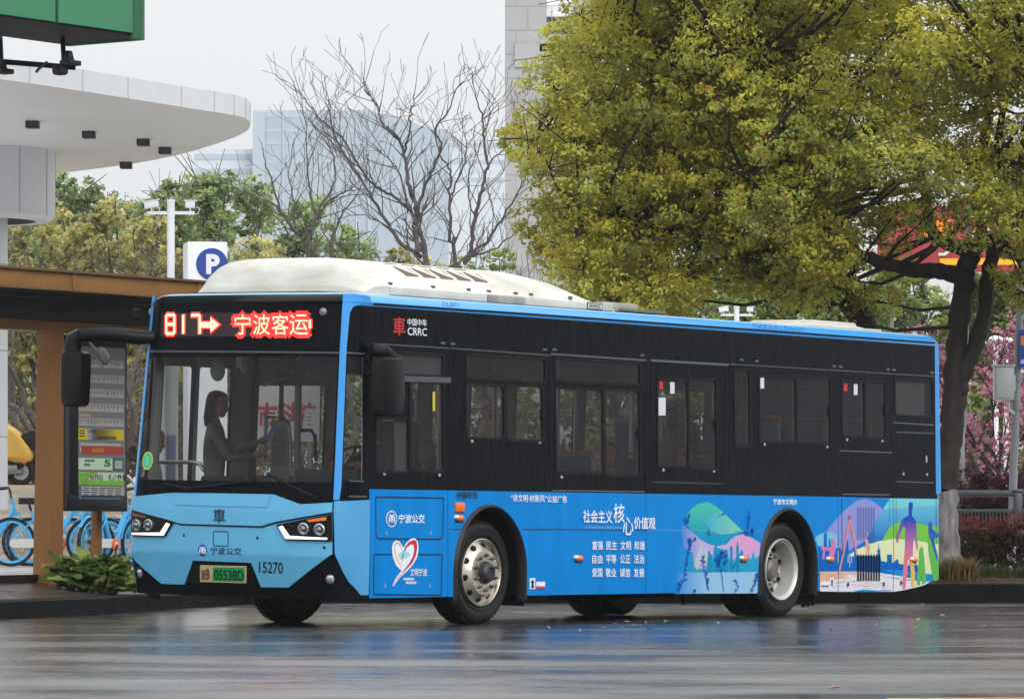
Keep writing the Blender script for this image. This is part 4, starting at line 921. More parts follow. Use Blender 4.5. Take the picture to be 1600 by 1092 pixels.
b = MB(); b.box((1.5, .68, .98), (.48, .48, .14), 0, bev=.05); b.box((1.76, .68, 1.42), (.14, .46, .82), 0, Matrix.Rotation(R(6), 3, 'Y'), bev=.05); b.box((1.83, .68, 1.95), (.1, .26, .2), 0, bev=.04); b.box((1.5, .68, .66), (.4, .4, .5), 1); b.build('driver_seat', [mINTD, mRUB], bus)
SEATS = [(3.3, .45, .42), (3.3, 2.05, .42), (4.1, .45, .42), (4.1, 2.05, .42), (4.95, .45, .42), (6.3, .45, .42), (6.3, 2.05, .42), (7.5, .48, .83), (7.5, .95, .83), (7.5, 2.02, .83), (8.4, .48, .83), (8.4, .95, .83), (8.4, 2.02, .83), (9.3, .48, .83), (9.3, .95, .83), (9.3, 1.5, .83), (9.3, 2.02, .83)]
for s, t, z in SEATS: seat(s, t, z)
hr = MB()
for s, t in ((1.95, 1.15), (1.9, 1.9), (3.0, 1.1), (4.6, .85), (4.6, 1.6), (5.9, .85), (6.0, 1.6), (6.9, .85), (7.0, 1.6), (8.0, 1.25)): hr = MB(); hr.tube([(s, t, .42 if s < 7 else .82), (s, t, 2.64)], .017, 8); hr.build('handrail', [mSTEEL], bus)
hr = MB()
for t in (.75, 1.75): hr.tube([(2.0, t, 2.3), (9.6, t, 2.3)], .015, 8, 1)
hr.tube([(7.0, .25, 1.35), (8.0, .25, 1.6), (9.9, .25, 1.62)], .016, 8); hr.tube([(3.1, .22, 2.25), (6.8, .22, 2.25)], .014, 8, 1)
hr.build('handrail', [mSTEEL, mat('rail_grey', S(150, 150, 120), .4, metal=.4)], bus)
# driver's cab partition and the perforated screen seen through the windscreen
pt = MB()
def fq(u, v, s): return front_at(u, v, s)
a, b = fq(424, 656, 1.9), fq(452, 728, 1.9); h_ = a.y - b.y
pt.box((1.9, (a.y + b.y) / 2, (a.z + b.z) / 2 - .1), (.015, abs(h_), abs(a.z - b.z) + .2), 0, bev=.004)
for i in range(9):
    for j in range(16): pt.box((1.889, (a.y + b.y) / 2 + (i - 4) * .016 + (.008 if j % 2 else 0), b.z + .01 + j * .022), (.004, .008, .008), 2)
l1 = [fq(415, 720, 1.88), fq(415, 655, 1.88), fq(416, 640, 1.88)]; pt.tube(l1 + [], .016, 8, 1)
pt.tube([fq(415, 651, 1.88), fq(432, 651, 1.88), fq(445, 655, 1.88), fq(452, 668, 1.88), fq(454, 690, 1.88), fq(454, 730, 1.88)], .017, 8, 1)
pt.box((1.86, (fq(394, 640, 1.86).y), 1.8), (.06, .07, 1.6), 3); pt.box((1.84, fq(465, 640, 1.84).y, 1.75), (.03, .05, 1.3), 0); pt.box((1.84, fq(440, 600, 1.84).y, 2.2), (.025, .035, .75), 3)
pt.tube([fq(470, 672, 1.9), fq(486, 672, 1.9), fq(492, 680, 1.9), fq(494, 720, 1.9)], .018, 8, 3)
pt.build('cab_partition', [mat('screen_grey', S(168, 168, 158), .45), mSTEEL, mINTD, mat('post_dark', S(26, 26, 30), .5)], bus)
pt = MB(); a, b = fq(400, 602, 3.0), fq(500, 690, 3.0); pt.box((3.0, (a.y + b.y) / 2, (a.z + b.z) / 2), (.02, abs(a.y - b.y), abs(a.z - b.z)), 0)
text_flat(pt, '市科植', (2.986, a.y - .04, b.z + .12), (0, -1, 0), (0, 0, 1), abs(a.y - b.y) - .08, abs(a.z - b.z) - .28, 1, .03)
pt.build('notice_board', [mat('board_white', S(200, 196, 196), .6), mat('board_red', S(176, 54, 62), .6)], bus)
vz = MB()
for pts in ((P4((760, 455), (885, 500), (892, 510), (880, 520), (735, 570))), (P4((1112, 462), (972, 500), (962, 508), (975, 520), (1115, 566)))): vz.tube([fq(u, v, .62) for u, v in pts], .012, 6)
a = fq(*P4((700, 440))[0], .66); b = fq(*P4((1120, 572))[0], .66); vz.box((.67, (a.y + b.y) / 2, (a.z + b.z) / 2), (.01, abs(a.y - b.y), abs(a.z - b.z)), 1); vz.build('sun_blind', [mat('blind_rod', S(96, 96, 100), .4), mat('blind_dark', S(44, 44, 48), .7)], bus)
im = MB(); c = fq(*P4((497, 492))[0], .6); im.ball(c, (.03, .085, .10), 14, 0); im.tube([c, (c.x + .05, c.y, c.z + .25)], .014, 6); im.build('interior_mirror', [mat('mirror_back', S(150, 148, 142), .5)], bus)
ic = MB(); c = fq(*P4((622, 480))[0], .55); ic.box(c + Vector((0, 0, .03)), (.09, .075, .16), 0, bev=.02); ic.lathe([(.028, 0), (.028, .02), (.02, .024), (.001, .025)], 16, 1, Matrix.Translation(c + Vector((-.04, .005, -.03))) @ Matrix.Rotation(R(-90), 4, 'Y')); ic.build('cabin_camera', [mat('cam_white', S(205, 205, 200), .4), mRUB], bus)
hb = MB(); hb.tube([fq(225, 722, .5), fq(300, 722, .5), fq(313, 725, .5), fq(318, 735, .5)], .018, 8); hb.build('front_rail', [mSTEEL], bus)
lp = MB()
for s_, t_ in ((.56, 2.42),): lp.tube([(.35, 2.38, 1.0), (.42, 2.36, 2.5)], .05, 8)
lp.build('door_post_trim', [mat('trim_grey', S(130, 128, 124), .6)], bus)
# ================================================================== GROUND
def kx(y):     # road edge of the stop platform
    return -4.97 + (y - 44.5) * .2694
def road_material():
    m = bpy.data.materials.new('wet_asphalt'); m.use_nodes = True; n = m.node_tree.nodes; l = m.node_tree.links; b = n['Principled BSDF']
    t = n.new('ShaderNodeTexCoord')
    def noise(sc, det, stretch=(1, 1, 1)):
        mp = n.new('ShaderNodeMapping'); mp.inputs['Scale'].default_value = stretch; l.new(t.outputs['Object'], mp.inputs[0])
        x = n.new('ShaderNodeTexNoise'); x.inputs['Scale'].default_value = sc; x.inputs['Detail'].default_value = det; x.inputs['Roughness'].default_value = .6; l.new(mp.outputs[0], x.inputs[0]); return x.outputs['Fac']
    def rng_(src, a, b_, c, d):
        r = n.new('ShaderNodeMapRange'); r.inputs[1].default_value = a; r.inputs[2].default_value = b_; r.inputs[3].default_value = c; r.inputs[4].default_value = d; l.new(src, r.inputs[0]); return r.outputs[0]
    big = noise(.55, 8, (.6, 1.0, 1)); fine = noise(55, 4); mid_ = noise(3.2, 5)
    sy = n.new('ShaderNodeSeparateXYZ'); l.new(t.outputs['Object'], sy.inputs[0]); near = rng_(sy.outputs['Y'], 27, 39, 0, .55)      # water gathers towards the kerb
    wa = n.new('ShaderNodeMath'); wa.operation = 'ADD'; wa.use_clamp = True; l.new(rng_(big, .36, .64, 1, 0), wa.inputs[0]); l.new(near, wa.inputs[1]); wet = wa.outputs[0]
    cm = n.new('ShaderNodeMix'); cm.data_type = 'RGBA'; cm.inputs[6].default_value = (.12, .116, .116, 1); cm.inputs[7].default_value = (.030, .029, .031, 1); l.new(wet, cm.inputs[0])
    c2 = n.new('ShaderNodeMix'); c2.data_type = 'RGBA'; c2.blend_type = 'MULTIPLY'; c2.inputs[0].default_value = 1; l.new(cm.outputs[2], c2.inputs[6]); l.new(rng_(fine, .3, .7, .6, 1.4), c2.inputs[7]); l.new(c2.outputs[2], b.inputs['Base Color'])
    ma = n.new('ShaderNodeMath'); ma.operation = 'MULTIPLY_ADD'; l.new(wet, ma.inputs[0]); ma.inputs[1].default_value = -.22; l.new(rng_(mid_, .3, .7, .34, .46), ma.inputs[2]); l.new(ma.outputs[0], b.inputs['Roughness'])
    bp = n.new('ShaderNodeBump'); bp.inputs['Distance'].default_value = .004; l.new(rng_(wet, 0, 1, .28, .05), bp.inputs['Strength'])
    l.new(noise(90, 3), bp.inputs['Height'])
    b2 = n.new('ShaderNodeBump'); b2.inputs['Distance'].default_value = .02; b2.inputs['Strength'].default_value = .03; l.new(noise(1.6, 3), b2.inputs['Height']); l.new(bp.outputs[0], b2.inputs['Normal']); l.new(b2.outputs[0], b.inputs['Normal'])
    b.inputs['Specular IOR Level'].default_value = .5
    return m
mb = MB(); ys = [-30, 0, 20, 30, 40, 47.5, 49, 52.3, 60, 120, 900]; zz = [0, 0, 0, 0, 0, 0, .018, .058, .058, .058, .058]
for (a, b, c, d) in zip(ys, ys[1:], zz, zz[1:]):
    X = 90 if b < 120 else 700; mb.add([(-X, a, c), (X, a, c), (X, b, d), (-X, b, d)], [(0, 1, 2, 3)])
mb.build('road', [road_material()], None, 'structure', sharp=60)
KP = [(-9.6, 27.3), (-4.97, 44.5), (-3.03, 51.7), (-2.2, 52.3), (90, 52.3)]
KT = [.18, .18, .20, .27, .285]; BKZ = [.31, .31, .315, .36, .40]
def off(p, i):
    return [(-11.05, 27.3), (-6.42, 44.5), (-4.48, 51.7), (-4.0, 53.8), (90, 53.8)][i]
mKERB = mat('wet_granite', S(40, 41, 44, .22), .5, spec=.08, var=.5, vscale=5, bump=.1, bscale=40); mPLAT = mat('platform_paving', S(84, 68, 66, .5), .34, var=.3, vscale=3, rvar=.12)
def strip(A, za, B, zb, name, m, kind='structure', mi=0):
    mb = MB()
    for i in range(len(A) - 1): mb.add([(*A[i], za[i]), (*A[i + 1], za[i + 1]), (*B[i + 1], zb[i + 1]), (*B[i], zb[i])], [(0, 1, 2, 3)])
    return mb.build(name, [m], None, kind, sharp=30)
inn = [(-9.85, 27.3), (-5.22, 44.5), (-3.28, 51.75), (-2.4, 52.52), (90, 52.52)]
mb = MB()
for i in range(4):
    A, B = KP[i], KP[i + 1]; L_ = math.dist(A, B); k = min(60, max(1, int(L_ / 1.0)))
    for j in range(k):       # kerb stones one by one inside the kerb mesh, with open joints
        t0, t1 = j / k + .004 / L_ * 1, (j + 1) / k - .004 / L_
        f = lambda P, Q, t: (P[0] + (Q[0] - P[0]) * t, P[1] + (Q[1] - P[1]) * t)
        a, b, c, d = f(A, B, t0), f(A, B, t1), f(inn[i], inn[i + 1], t1), f(inn[i], inn[i + 1], t0)
        z0 = KT[i] + (KT[i + 1] - KT[i]) * t0; z1 = KT[i] + (KT[i + 1] - KT[i]) * t1
        ch = lambda P, Q, w: (P[0] + (Q[0] - P[0]) * w, P[1] + (Q[1] - P[1]) * w)
        mb.add([(*a, -.05), (*b, -.05), (*b, z1 - .02), (*a, z0 - .02), (*ch(a, d, .08), z0), (*ch(b, c, .08), z1), (*c, z1), (*d, z0)], [(0, 1, 2, 3), (3, 2, 5, 4), (4, 5, 6, 7)])
mb.build('kerb', [mKERB], None, 'structure', sharp=30)
strip(inn, [z - .004 for z in KT], [off(0, i) for i in range(5)], BKZ, 'platform', mPLAT)
mb = MB(); bk = [off(0, i) for i in range(5)]; up = [.09, .09, .085, .05, .02]
for i in range(4): mb.add([(*bk[i], BKZ[i]), (*bk[i + 1], BKZ[i + 1]), (*bk[i + 1], BKZ[i + 1] + up[i + 1]), (*bk[i], BKZ[i] + up[i])], [(0, 1, 2, 3)])
mb.build('platform_step', [mKERB], None, 'structure')
tp = [(*bk[i], BKZ[i] + up[i]) for i in range(5)] + [(90, 120, .42), (-90, 120, .42), (-90, 27.3, .40)]
mb = MB(); tri = tessellate_polygon([[Vector(p) for p in tp]]); mb.add(tp, [tuple(t) for t in tri]); mb.build('pavement', [mat('wet_paving', S(196, 194, 192, .95), .25, var=.25, vscale=1.2, rvar=.1)], None, 'structure')
mb = MB(); mb.add([(-400, 120, .42), (400, 120, .42), (400, 900, .42), (-400, 900, .42)], [(0, 1, 2, 3)]); mb.build('terrain', [mat('far_ground', S(110, 116, 96, .6), .9, var=.2, vscale=.05)], None, 'structure')
def plat_z(x, y):
    k = kx(y) - .25; t = min(1, max(0, (k - x) / 1.2)); return .178 + (.31 - .178) * t
# planting bed on the right
mSOIL = mat('soil', S(70, 56, 44, .5), .9, var=.4, vscale=6, bump=.4, bscale=12)
mb = MB(); g = []
rb_ = random.Random(4)
for j in range(9):
    for i in range(70): g.append((1.5 + i * .25, 52.5 + j * .32, (.26 + .03 * min(1, j) + .14 * min(1, j / 4.5)) + rb_.uniform(-.012, .012)))
for j in range(8):
    for i in range(69): a = j * 70 + i; mb.add([g[a], g[a + 1], g[a + 71], g[a + 70]], [(0, 1, 2, 3)])
mb.build('planting_bed', [mSOIL], None, 'structure', sharp=None)
# yellow lane mark at the near edge of the picture
mb = MB(); mb.add([(1.72, 21.55, .004), (2.5, 21.60, .004), (2.5, 21.98, .004), (1.8, 21.92, .004)], [(0, 1, 2, 3)]); mb.build('road_marking', [mat('worn_yellow_paint', S(200, 150, 60, .7), .4, var=.3, vscale=14)], None, 'structure')
# terrace with steps behind the bicycle stand
mb = MB(); mSTEP = mat('step_stone', S(196, 184, 166, .9), .4, var=.18, vscale=2)
for k in range(8): mb.box((-12, 66 + k * .32 + 6, .42 + .147 * (k + .5)), (22, 12.0, .147), 0, bev=.008)
mb.build('terrace', [mSTEP], None, 'structure')

# ================================================================== VEGETATION TOOLS
def leafmesh(name, clumps, mats, parent=None, aspect=.5, kind=None, seed=1, fold=.0):
    rg = np.random.default_rng(seed); P = []; N = []; SZ = []; MI = []
    for c, r, n, size, wts in clumps:
        d = rg.normal(size=(n, 3)); d /= np.linalg.norm(d, axis=1)[:, None]
        rad = .35 + .65 * rg.random(n) ** .6
        sub = max(4, n // 26); sc_ = rg.normal(size=(sub, 3)); sc_ /= np.linalg.norm(sc_, axis=1)[:, None]; sc_ *= (.45 + .5 * rg.random(sub) ** .5)[:, None]
        own = rg.integers(0, sub, n); mixd = rg.random(n) < .86
        loc = np.where(mixd[:, None], sc_[own] + d * .24 * rad[:, None], d * rad[:, None])
        P.append(np.array(c) + loc * np.array(r)); dd = loc / (np.linalg.norm(loc, axis=1)[:, None] + 1e-6)
        nn = dd * .6 + np.array([0, 0, .55]) + rg.normal(size=(n, 3)) * .55; N.append(nn / np.linalg.norm(nn, axis=1)[:, None])
        SZ.append(size * (.6 + .8 * rg.random(n)))
        wv = np.array(wts, float); wv /= wv.sum(); cum = np.cumsum(wv)
        key = np.clip(.42 + .38 * (1 - (loc[:, 2] * .75 + np.linalg.norm(loc, axis=1) * .45)) - .12 + rg.normal(size=n) * .16, 0, .999)   # young leaves sit at the shoot tips
        MI.append(np.searchsorted(cum, key))
    P = np.vstack(P); N = np.vstack(N); SZ = np.concatenate(SZ); MI = np.clip(np.concatenate(MI), 0, len(mats) - 1).astype(np.int32)
    if len(mats) > 3: rr_ = rg.random(len(P)); MI[rr_ < .011] = len(mats) - 1
    n = len(P); a = np.cross(N, rg.normal(size=(n, 3))); a /= np.linalg.norm(a, axis=1)[:, None]; b = np.cross(N, a)
    h = SZ[:, None]; V = np.empty((n, 4, 3)); dr = N * h * fold
    V[:, 0] = P - a * h * .5; V[:, 1] = P + b * h * aspect * .5 + dr; V[:, 2] = P + a * h * .5; V[:, 3] = P - b * h * aspect * .5 + dr
    me = bpy.data.meshes.new(name); me.vertices.add(n * 4); me.vertices.foreach_set('co', V.reshape(-1)); me.loops.add(n * 4); me.loops.foreach_set('vertex_index', np.arange(n * 4, dtype=np.int32))
    me.polygons.add(n); me.polygons.foreach_set('loop_start', np.arange(0, n * 4, 4, dtype=np.int32)); me.polygons.foreach_set('material_index', MI); me.update(calc_edges=True)
    return link_mesh(name, me, mats, parent, kind, sharp=None)
def segmesh(name, segs, m, parent=None, sides=5):
    A = np.array([s[0] for s in segs], float); B = np.array([s[1] for s in segs], float); ra = np.array([s[2] for s in segs]); rb = np.array([s[3] for s in segs])
    D = B - A; D /= np.linalg.norm(D, axis=1)[:, None] + 1e-9; ref = np.where(np.abs(D[:, 2:3]) < .9, np.array([[0, 0, 1.]]), np.array([[1., 0, 0]])); u = np.cross(D, ref); u /= np.linalg.norm(u, axis=1)[:, None]; v = np.cross(D, u)
    n = len(segs); V = np.empty((n, 2, sides, 3))
    for j in range(sides):
        t = 2 * math.pi * j / sides; w_ = u * math.cos(t) + v * math.sin(t); V[:, 0, j] = A + w_ * ra[:, None]; V[:, 1, j] = B + w_ * rb[:, None]
    base = np.arange(n)[:, None, None] * 2 * sides; j = np.arange(sides); F = np.stack([j, (j + 1) % sides, (j + 1) % sides + sides, j + sides], 1)[None] + base
    F = F.reshape(-1, 4); k = len(F); me = bpy.data.meshes.new(name); me.vertices.add(n * 2 * sides); me.vertices.foreach_set('co', V.reshape(-1)); me.loops.add(k * 4); me.loops.foreach_set('vertex_index', F.reshape(-1).astype(np.int32))
    me.polygons.add(k); me.polygons.foreach_set('loop_start', np.arange(0, k * 4, 4, dtype=np.int32)); me.update(calc_edges=True)
    return link_mesh(name, me, [m], parent, None, 60)
def grow(rg, p, d, ln, r, depth, segs, spread=.5, up=.12, twig=.004, kids=(2, 3), tips=None, wob=.12, shrink=(.62, .82)):
    k = max(2, int(ln / .22)); q = Vector(p); d = Vector(d).normalized(); r0 = r
    for i in range(k):
        d = (d + Vector((rg.gauss(0, wob), rg.gauss(0, wob), rg.gauss(0, wob) + up * .3))).normalized(); nx = q + d * ln / k; r1 = max(twig, r * (1 - .38 * (i + 1) / k)); segs.append((tuple(q), tuple(nx), r0, r1)); r0 = r1; q = nx
        if depth > 0 and i > 0 and rg.random() < .13:
            dd = (d + Vector((rg.gauss(0, spread * 1.3), rg.gauss(0, spread * 1.3), rg.gauss(.1, spread)))).normalized(); grow(rg, q, dd, ln * rg.uniform(.4, .65), r0 * .55, depth - 1, segs, spread, up, twig, kids, tips, wob, shrink)
    if depth <= 0:
        if tips is not None: tips.append(tuple(q))
        return
    for _ in range(rg.randint(*kids)):
        dd = (d + Vector((rg.gauss(0, spread), rg.gauss(0, spread), rg.gauss(up, spread * .6)))).normalized(); grow(rg, q, dd, ln * rg.uniform(*shrink), r0 * rg.uniform(.6, .85), depth - 1, segs, spread, up, twig, kids, tips, wob, shrink)
mBARK = mat('wet_bark', S(58, 52, 48, .75), .75, var=.4, vscale=14, vstretch=(1, 1, .25), bump=.6, bscale=22)
mBARK2 = mat('grey_bark', S(100, 94, 94, .72), .8, var=.3, vscale=9)
mLIME = mat('limewashed_bark', S(176, 174, 172, .7), .8, var=.25, vscale=16, vstretch=(1, 1, .2), bump=.7, bscale=26, col2=S(92, 88, 84, .7))
# ---- street tree on the right: limbs traced at their depth
def limb(px, Y0, Y1=None, r0=.2, r1=.1):
    Y1 = Y1 or Y0; n = len(px); return [(at(u, v, Y0 + (Y1 - Y0) * i / (n - 1)), r0 + (r1 - r0) * i / (n - 1)) for i, (u, v) in enumerate(px)]
def smooth_limb(L, k=4):
    P = _cat([tuple(p) + (r,) for p, r in L], k); return [Vector(p[:3]) for p in P], [p[3] for p in P]
G1 = S(190, 182, 72, .98); G2 = S(182, 184, 86, 1.08); G3 = S(158, 168, 90, 1.05); G4 = S(178, 142, 84, .95); G5 = S(184, 80, 44, .7)
CAMM = [leafmat('camphor_young_leaf', G1), leafmat('camphor_leaf', G2), leafmat('camphor_old_leaf', G3), leafmat('camphor_bronze_leaf', G4), leafmat('camphor_red_leaf', G5)]
def inside(x, y, poly):
    c = False; n = len(poly)
    for i in range(n):
        (x0, y0), (x1, y1) = poly[i], poly[i - 1]
        if (y0 > y) != (y1 > y) and x < (x1 - x0) * (y - y0) / (y1 - y0) + x0: c = not c
    return c
def crown(name, poly, Yc, depth, n, parent, limbs, seed, rsize=(.30, .52), nleaf=580, leaf=.060, extra=(), mats=None, wts=(5.6, 3.4, 1.8, .8, .0)):
    rg = random.Random(seed); xs = [p[0] for p in poly]; ys_ = [p[1] for p in poly]; cl_ = []; sg = []
    nodes = [p for L in limbs for p in L[0]]
    tries = 0
    while len(cl_) < n and tries < 20000:
        tries += 1; u, v = rg.uniform(min(xs), max(xs)), rg.uniform(min(ys_), max(ys_))
        if not inside(u, v, poly): continue
        Y = Yc + rg.uniform(-1, 1) * depth; c = at(u, v, Y); r = rg.uniform(*rsize)
        if any((c - Vector(q[0])).length < .33 for q in cl_[-400:]): continue
        cl_.append((tuple(c), (r * 1.15, r * 1.1, r * .8), int(nleaf * (r / .4) ** 2), leaf, rg.choice((wts, wts, (9, 3, 1, .5, 0), (2.2, 3.6, 3.2, 1.2, 0)))))
    for u, v, Y, r in extra: cl_.append((tuple(at(u, v, Y)), (r * 1.1, r, r * .8), int(nleaf * (r / .4) ** 2), leaf, wts))
    for c, r, *_ in cl_:
        c = Vector(c); q = min(nodes, key=lambda p: (p - c).length + max(0, p.z - c.z) * .8); m = q.lerp(c, .55) + Vector((rg.gauss(0, .08), rg.gauss(0, .08), -.06 * (q - c).length))
        l_ = (q - c).length; r0 = min(.05, .012 + .012 * l_); sg += [(tuple(q), tuple(m), r0, r0 * .65), (tuple(m), tuple(c), r0 * .65, .007)]
        for _ in range(3):
            e = c + Vector((rg.gauss(0, .3), rg.gauss(0, .3), rg.gauss(.08, .25))); sg.append((tuple(m.lerp(c, .7)), tuple(e), .009, .004))
    leafmesh('foliage', cl_, mats or CAMM, parent, .5, seed=seed, fold=.12)
    segmesh('twigs', sg, mBARK, parent, 5)
YT = 53.3
camphor = thing('camphor_tree', 'large camphor tree with limewashed dark trunk standing right behind the bus rear', 'tree', at(1492, 905, YT))
inv = camphor.location.copy()
_rj = random.Random(55)
def rel(limbs): return [([p - inv + Vector((_rj.gauss(0, .012), _rj.gauss(0, .012), 0)) for p in P], [a * _rj.uniform(.88, 1.13) for a in r]) for P, r in limbs]
LB = [smooth_limb(limb(p, *a)) for p, a in (
 ([(1487, 915), (1483, 880), (1479, 830), (1477, 780), (1480, 730), (1485, 690), (1490, 640), (1493, 600), (1494, 560), (1498, 510), (1505, 450), (1510, 420), (1520, 395), (1540, 370)], (YT, YT, .165, .10)),
 ([(1494, 605), (1510, 570), (1529, 530), (1538, 480), (1543, 430), (1556, 385), (1576, 335), (1592, 280), (1600, 220), (1610, 120)], (YT, YT - .2, .115, .045)),
 ([(1512, 450), (1496, 432), (1470, 424), (1430, 422), (1390, 414), (1350, 400), (1318, 382), (1290, 364), (1250, 330), (1200, 300), (1165, 280)], (YT, YT - 1.2, .11, .03)),
 ([(1520, 395), (1490, 384), (1465, 374), (1452, 350), (1446, 310), (1436, 240), (1428, 170), (1420, 90), (1415, 0)], (YT, YT + .6, .085, .035)),
 ([(1540, 372), (1570, 390), (1600, 400), (1660, 380), (1720, 340)], (YT, YT, .09, .04)), ([(1546, 430), (1580, 455), (1620, 470), (1680, 460)], (YT, YT - .8, .08, .04)),
 ([(1530, 390), (1535, 330), (1530, 260), (1545, 180), (1540, 100), (1550, 0), (1550, -80)], (YT, YT + 1.2, .08, .03)),
 ([(1436, 240), (1400, 200), (1360, 170), (1300, 140), (1230, 130), (1150, 100)], (YT + .5, YT - 1, .06, .02)), ([(1580, 330), (1560, 250), (1570, 160), (1600, 130)], (YT - .2, YT - 1, .06, .02)))]
tr = MB()
for i, (P, r) in enumerate(rel(LB)):
    if i == 0:
        k = next(j for j, p in enumerate(P) if p.z > 1.02); tr.tube(P[:k + 1], [a * (1.0 + .35 * max(0, 1 - j / 5)) for j, a in enumerate(r[:k + 1])], 14, 1); tr.tube(P[k:], r[k:], 14, 0)
    else: tr.tube(P, r, 10, 0)
tr.ball(Vector(at(1503, 606, YT - .05)) - inv, (.085, .08, .13), 10, 0); tr.ball(Vector(at(1565, 392, YT)) - inv, (.09, .09, .07), 8, 0)
tr.build('trunk', [mBARK, mLIME], camphor, clean=False, sharp=60)
CP = [(1230, 470), (1205, 400), (1180, 330), (1130, 260), (1080, 200), (1000, 60), (1000, -140), (1300, -220), (1800, -200), (1900, 100), (1800, 330), (1660, 390), (1600, 360), (1590, 345), (1540, 335), (1500, 300), (1470, 300), (1440, 260), (1330, 330), (1300, 360), (1290, 430)]
def crown_rel(parent, *a, **k):
    before = set(bpy.data.objects); crown('crown', a[0], a[1], a[2], a[3], parent, a[4], a[5], **k)
    for o in parent.children:
        if o not in before: o.location = -parent.location
crown_rel(camphor, CP, YT - .3, 2.4, 345, LB, 11, extra=[(1500, 350, YT - 1.4, .42), (1460, 330, YT - 1.5, .4), (1560, 360, YT - 1.5, .36), (1410, 320, YT - 1, .38), (1585, 420, YT - 1, .3), (1600, 455, YT - 1.2, .34), (1340, 440, YT + 1, .42), (1370, 470, YT + 1, .36), (1390, 420, YT + 1.2, .34), (1350, 380, YT + .8, .4), (1330, 500, YT + 1, .3), (1400, 350, YT, .4), (1290, 380, YT, .4), (1600, 330, YT - 1, .5), (1540, 300, YT - 1, .5), (1370, 320, YT, .4), (1350, 345, YT + .4, .34), (1310, 340, YT, .4), (1250, 360, YT - .5, .42)])
# second street tree, its trunk hidden behind the bus
YB = 54.4
cam2 = thing('camphor_tree', 'leafy yellow green camphor tree rising behind the bus roof, trunk hidden by the bus', 'tree', at(1345, 900, YB))
LB2 = [smooth_limb(limb(p, *a)) for p, a in (
 ([(1345, 905), (1350, 760), (1352, 640), (1362, 560), (1350, 505), (1318, 462), (1288, 425), (1284, 390), (1300, 350)], (YB, YB, .2, .09)),
 ([(1318, 462), (1280, 470), (1230, 440), (1150, 400), (1080, 370), (1000, 350), (920, 330)], (YB, YB - 1.5, .1, .03)),
 ([(1300, 350), (1250, 280), (1180, 230), (1100, 180), (1020, 130), (960, 80)], (YB, YB - .6, .09, .03)),
 ([(1180, 230), (1080, 240), (980, 230), (900, 220), (840, 200)], (YB - .3, YB - 1, .06, .02)), ([(1300, 350), (1280, 240), (1240, 120), (1180, 20), (1150, -60)], (YB, YB + .5, .08, .03)),
 ([(1288, 425), (1320, 440), (1345, 400)], (YB, YB, .07, .03)))]
inv = cam2.location.copy(); tr = MB()
for P, r in rel(LB2): tr.tube(P, r, 10, 0)
tr.build('trunk', [mBARK], cam2, clean=False, sharp=60)
CP2 = [(818, 212), (828, 186), (856, 156), (880, 110), (900, 70), (925, 20), (945, -40), (980, -120), (1150, -140), (1250, -60), (1300, 100), (1310, 250), (1290, 330), (1290, 430), (1270, 470), (1236, 462), (1200, 440), (1150, 420), (1100, 440), (1060, 480), (1000, 470), (960, 490), (900, 460), (895, 410), (875, 370), (865, 340), (880, 300), (872, 265), (835, 250), (824, 235)]
crown_rel(cam2, CP2, YB - .5, 1.9, 335, LB2, 23, extra=[(812, 215, YB, .3), (830, 240, YB, .3), (845, 340, YB - 1, .34), (860, 370, YB - 1, .34), (880, 400, YB - 1, .34), (930, 440, YB - 1, .34), (985, 455, YB - 1, .34), (1040, 465, YB - 1, .34), (1160, 430, YB - 1, .3), (1240, 450, YB - 1.2, .34), (1270, 420, YB - 1.4, .4), (1250, 380, YB - 1.4, .42), (870, 120, YB - 1, .34), (890, 60, YB - .5, .34), (905, 20, YB, .34), (950, 480, YB - 1, .25), (1200, 410, YB - 1, .34)])
# ---- bare trees beyond the stop
def bare(u, v_top, Y, seed, label, lean=0., r=.09, first=None, depth=5, spread=.36):
    z0 = .42; o = thing('bare_tree', label, 'tree', (at(u, 846, Y).x, Y, z0), group='leafless trees behind the bus stop'); rg = random.Random(seed); H = (HOR - v_top) / FPX * Y + CAMH - z0; sg = []
    r *= 1.45; ln = H * .30; stems = rg.randint(2, 3)
    p0 = Vector((0, 0, 0)); p1 = Vector((lean * .3, 0, H * .26)); sg.append((tuple(p0), tuple(p1), r * 1.15, r))
    for k in range(stems): grow(rg, p1, Vector((lean + rg.gauss(0, .32), rg.gauss(0, .3), 1)), ln, r * .9, depth, sg, spread, .20, .0038, (2, 2), None, .20, (.62, .84))
    top = max(s[1][2] for s in sg); k = H / top
    sg = [(tuple(c * k for c in a), tuple(c * k for c in b), ra, rb) for a, b, ra, rb in sg]
    segmesh('branches', sg, mBARK2, o, 5); return o
def Z2(*p): return K(281, 125, 2.215, p)
